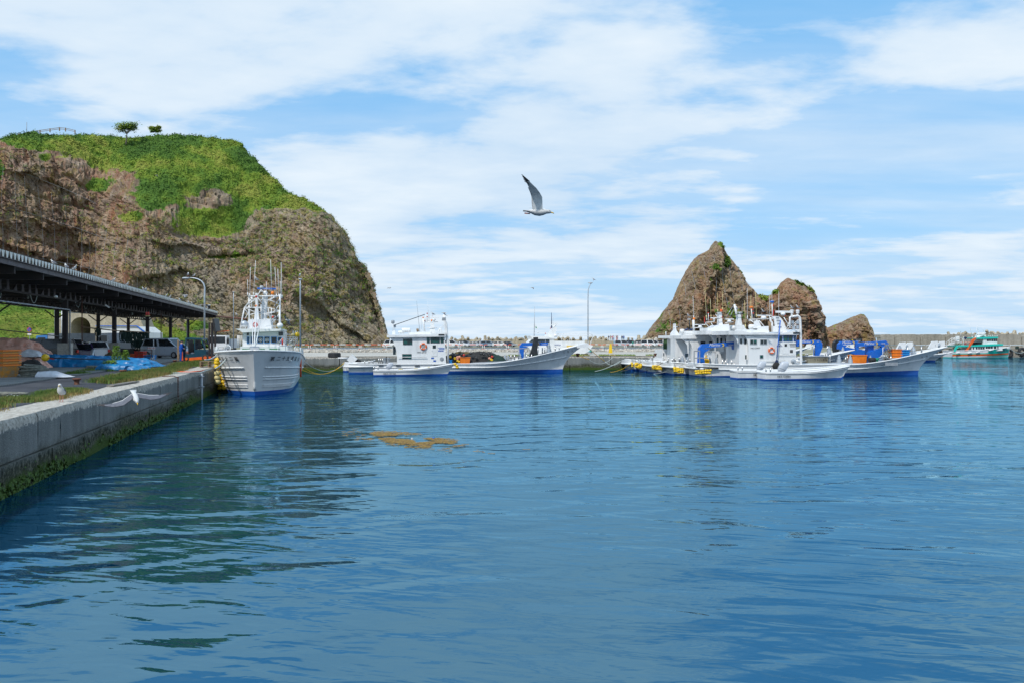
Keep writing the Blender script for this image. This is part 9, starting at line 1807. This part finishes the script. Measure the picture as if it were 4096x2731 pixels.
me = bpy.data.meshes.new('floating_seaweed'); me.from_pydata(VV.tolist(), [], [(4*i, 4*i+1, 4*i+2, 4*i+3) for i in range(len(xx))]); o = link('floating_seaweed', me, 'kelp'); o['kind'] = 'stuff'; o['label'] = 'raft of floating brown and yellow seaweed in the harbour'
m = MB(); m.lathe([(.03, 0), (.04, .07)], (0, 0, 0), 10); o = m.build('white_cup', 'white_gel', None); o.location = G(1648, 1758, .0); tag(o, 'white cup floating in the seaweed', 'cup'); m = MB(); m.lathe([(.025, 0), (.035, .02), (.035, .06), (.03, .07)], (0, 0, 0), 10); o = m.build('blue_can', 'crane_blue', None); o.location = G(1734, 1755, .0); tag(o, 'small blue can floating at the right of the seaweed', 'can')
# algae fringe at the waterline of the left quay
pts = []; rr = random.Random(1)
for k in range(5200): s = rr.uniform(-13, 26); z = max(-.02, rr.gauss(.06, .16)); nz_ = float(vnoise(np.array([s*.9, z*2, 1.])));
pts = [];
for k in range(4200): s = rr.uniform(-13, 24); z = abs(rr.gauss(0, .17)); p = Q(s, -.13, z); pts.append(tuple(p))
P_('algae', (.03, .07, .008), .7, c2=(.075, .14, .015), c3=(.02, .03, .008), scale=5)
pa = np.array(pts); nn_ = np.tile(np.array(-QV), (len(pa), 1)); kk = fbm(pa*np.array([1., 1., 2.]), 4, 8) > -.2; o = leaves('algae', 'algae', pa[kk]-np.array(QV)*.0, nn_[kk], .045, None, up=.1, seed=4); kind(o, 'stuff', 'green algae hanging on the foot of the quay wall')
# ================================================================ separate what is separate, and tell alike things apart
def split_islands(o, least=2):
 me = o.data; n = len(me.vertices); par = list(range(n))
 def find(a):
  while par[a] != a: par[a] = par[par[a]]; a = par[a]
  return a
 for e in me.edges:
  a, b = find(e.vertices[0]), find(e.vertices[1])
  if a != b: par[a] = b
 isl = {}
 for p in me.polygons: isl.setdefault(find(p.vertices[0]), []).append(p)
 if len(isl) < least: return
 nm = o.name.split('.')[0]
 for k, ps in enumerate(isl.values()):
  ids = sorted({v for p in ps for v in p.vertices}); mp_ = {v: i for i, v in enumerate(ids)}; m2 = bpy.data.meshes.new(nm)
  m2.from_pydata([tuple(me.vertices[i].co) for i in ids], [], [[mp_[v] for v in p.vertices] for p in ps]); sm = [p.use_smooth for p in ps]; m2.polygons.foreach_set('use_smooth', sm)
  for mt in me.materials: m2.materials.append(mt)
  c = bpy.data.objects.new(nm, m2); COL.objects.link(c); c.parent = o.parent; c.location = o.location; c.rotation_euler = o.rotation_euler; c.scale = o.scale; c.matrix_parent_inverse = o.matrix_parent_inverse
 bpy.data.objects.remove(o)
SPL = {'side_stripes', 'cradle', 'rib', 'guard_frame', 'vent_grille', 'grille', 'hoses', 'foot_block', 'stern_rail', 'side_plate', 'feet', 'eyes_and_mouth', 'brim'}
for o in [o for o in COL.objects if o.type == 'MESH' and o.parent and o.name.split('.')[0] in SPL and not o.children]: split_islands(o)
ORD = ['first', 'second', 'third', 'fourth', 'fifth', 'sixth', 'seventh', 'eighth', 'ninth', 'tenth', 'eleventh', 'twelfth', 'thirteenth', 'fourteenth', 'fifteenth', 'sixteenth', 'seventeenth', 'eighteenth', 'nineteenth', 'twentieth']
def nth(i): return ORD[i] if i < 20 else (['twenty', 'thirty', 'forty'][(i+1)//10-2]+('-'+ORD[(i+1) % 10-1] if (i+1) % 10 else 'th')).replace('ythh', 'ieth').replace('yth', 'ieth')
def order(grp, fmt, cond=lambda o: True):
 L_ = sorted([o for o in COL.objects if o.parent is None and o.get('group') == grp and cond(o)], key=lambda o: o.location.x/o.location.y if o.location.length > .1 else o.data.vertices[0].co.x/o.data.vertices[0].co.y)
 for i, o in enumerate(L_): o['label'] = fmt % nth(i)
order('striped hoops along the wharf road', 'red and white striped hoop, %s from the bow-on boat along the wharf road')
order('concrete blocks behind the sea wall', 'sandy four-legged concrete block, %s from the cliff behind the sea wall')
order('concrete blocks on the breakwater', 'grey four-legged concrete block, %s from the low rock end on top of the breakwater')
order('cables under the shed roof', 'loop of cable hanging under the shed truss, %s towards the bow-on boat')
order('rope coils hung on the shed rail', 'bundle of dark green rope loops on the shed rail, %s towards the silver van')
for g_, f_ in (('black net floats in the net heap', 'round black float in the net heap, %s from the gallows post'), ('yellow net floats in the net heap', 'round yellow float in the net heap, %s from the gallows post'), ('pale pink net floats in the net heap', 'pale pink float in the net heap, %s from the gallows post'), ('red net floats in the net heap', 'red float in the net heap, %s from the gallows post'), ('yellow floats at the skiff bow', 'yellow float at the bow of the skiff beside the lone boat, %s from its stern'), ('pale floats inside the skiff', 'pale yellow float lying in the skiff beside the lone boat, %s from its stern'), ('fenders on the turquoise boat', 'white sausage fender on the turquoise boat side, %s from the stern'), ('small rings on the railing', 'small green ring on the breakwater railing, %s from the turquoise boat'), ('clamps on the quay-face pipe', 'clamp ring on the quay-face pipe, %s one')): order(g_, f_)
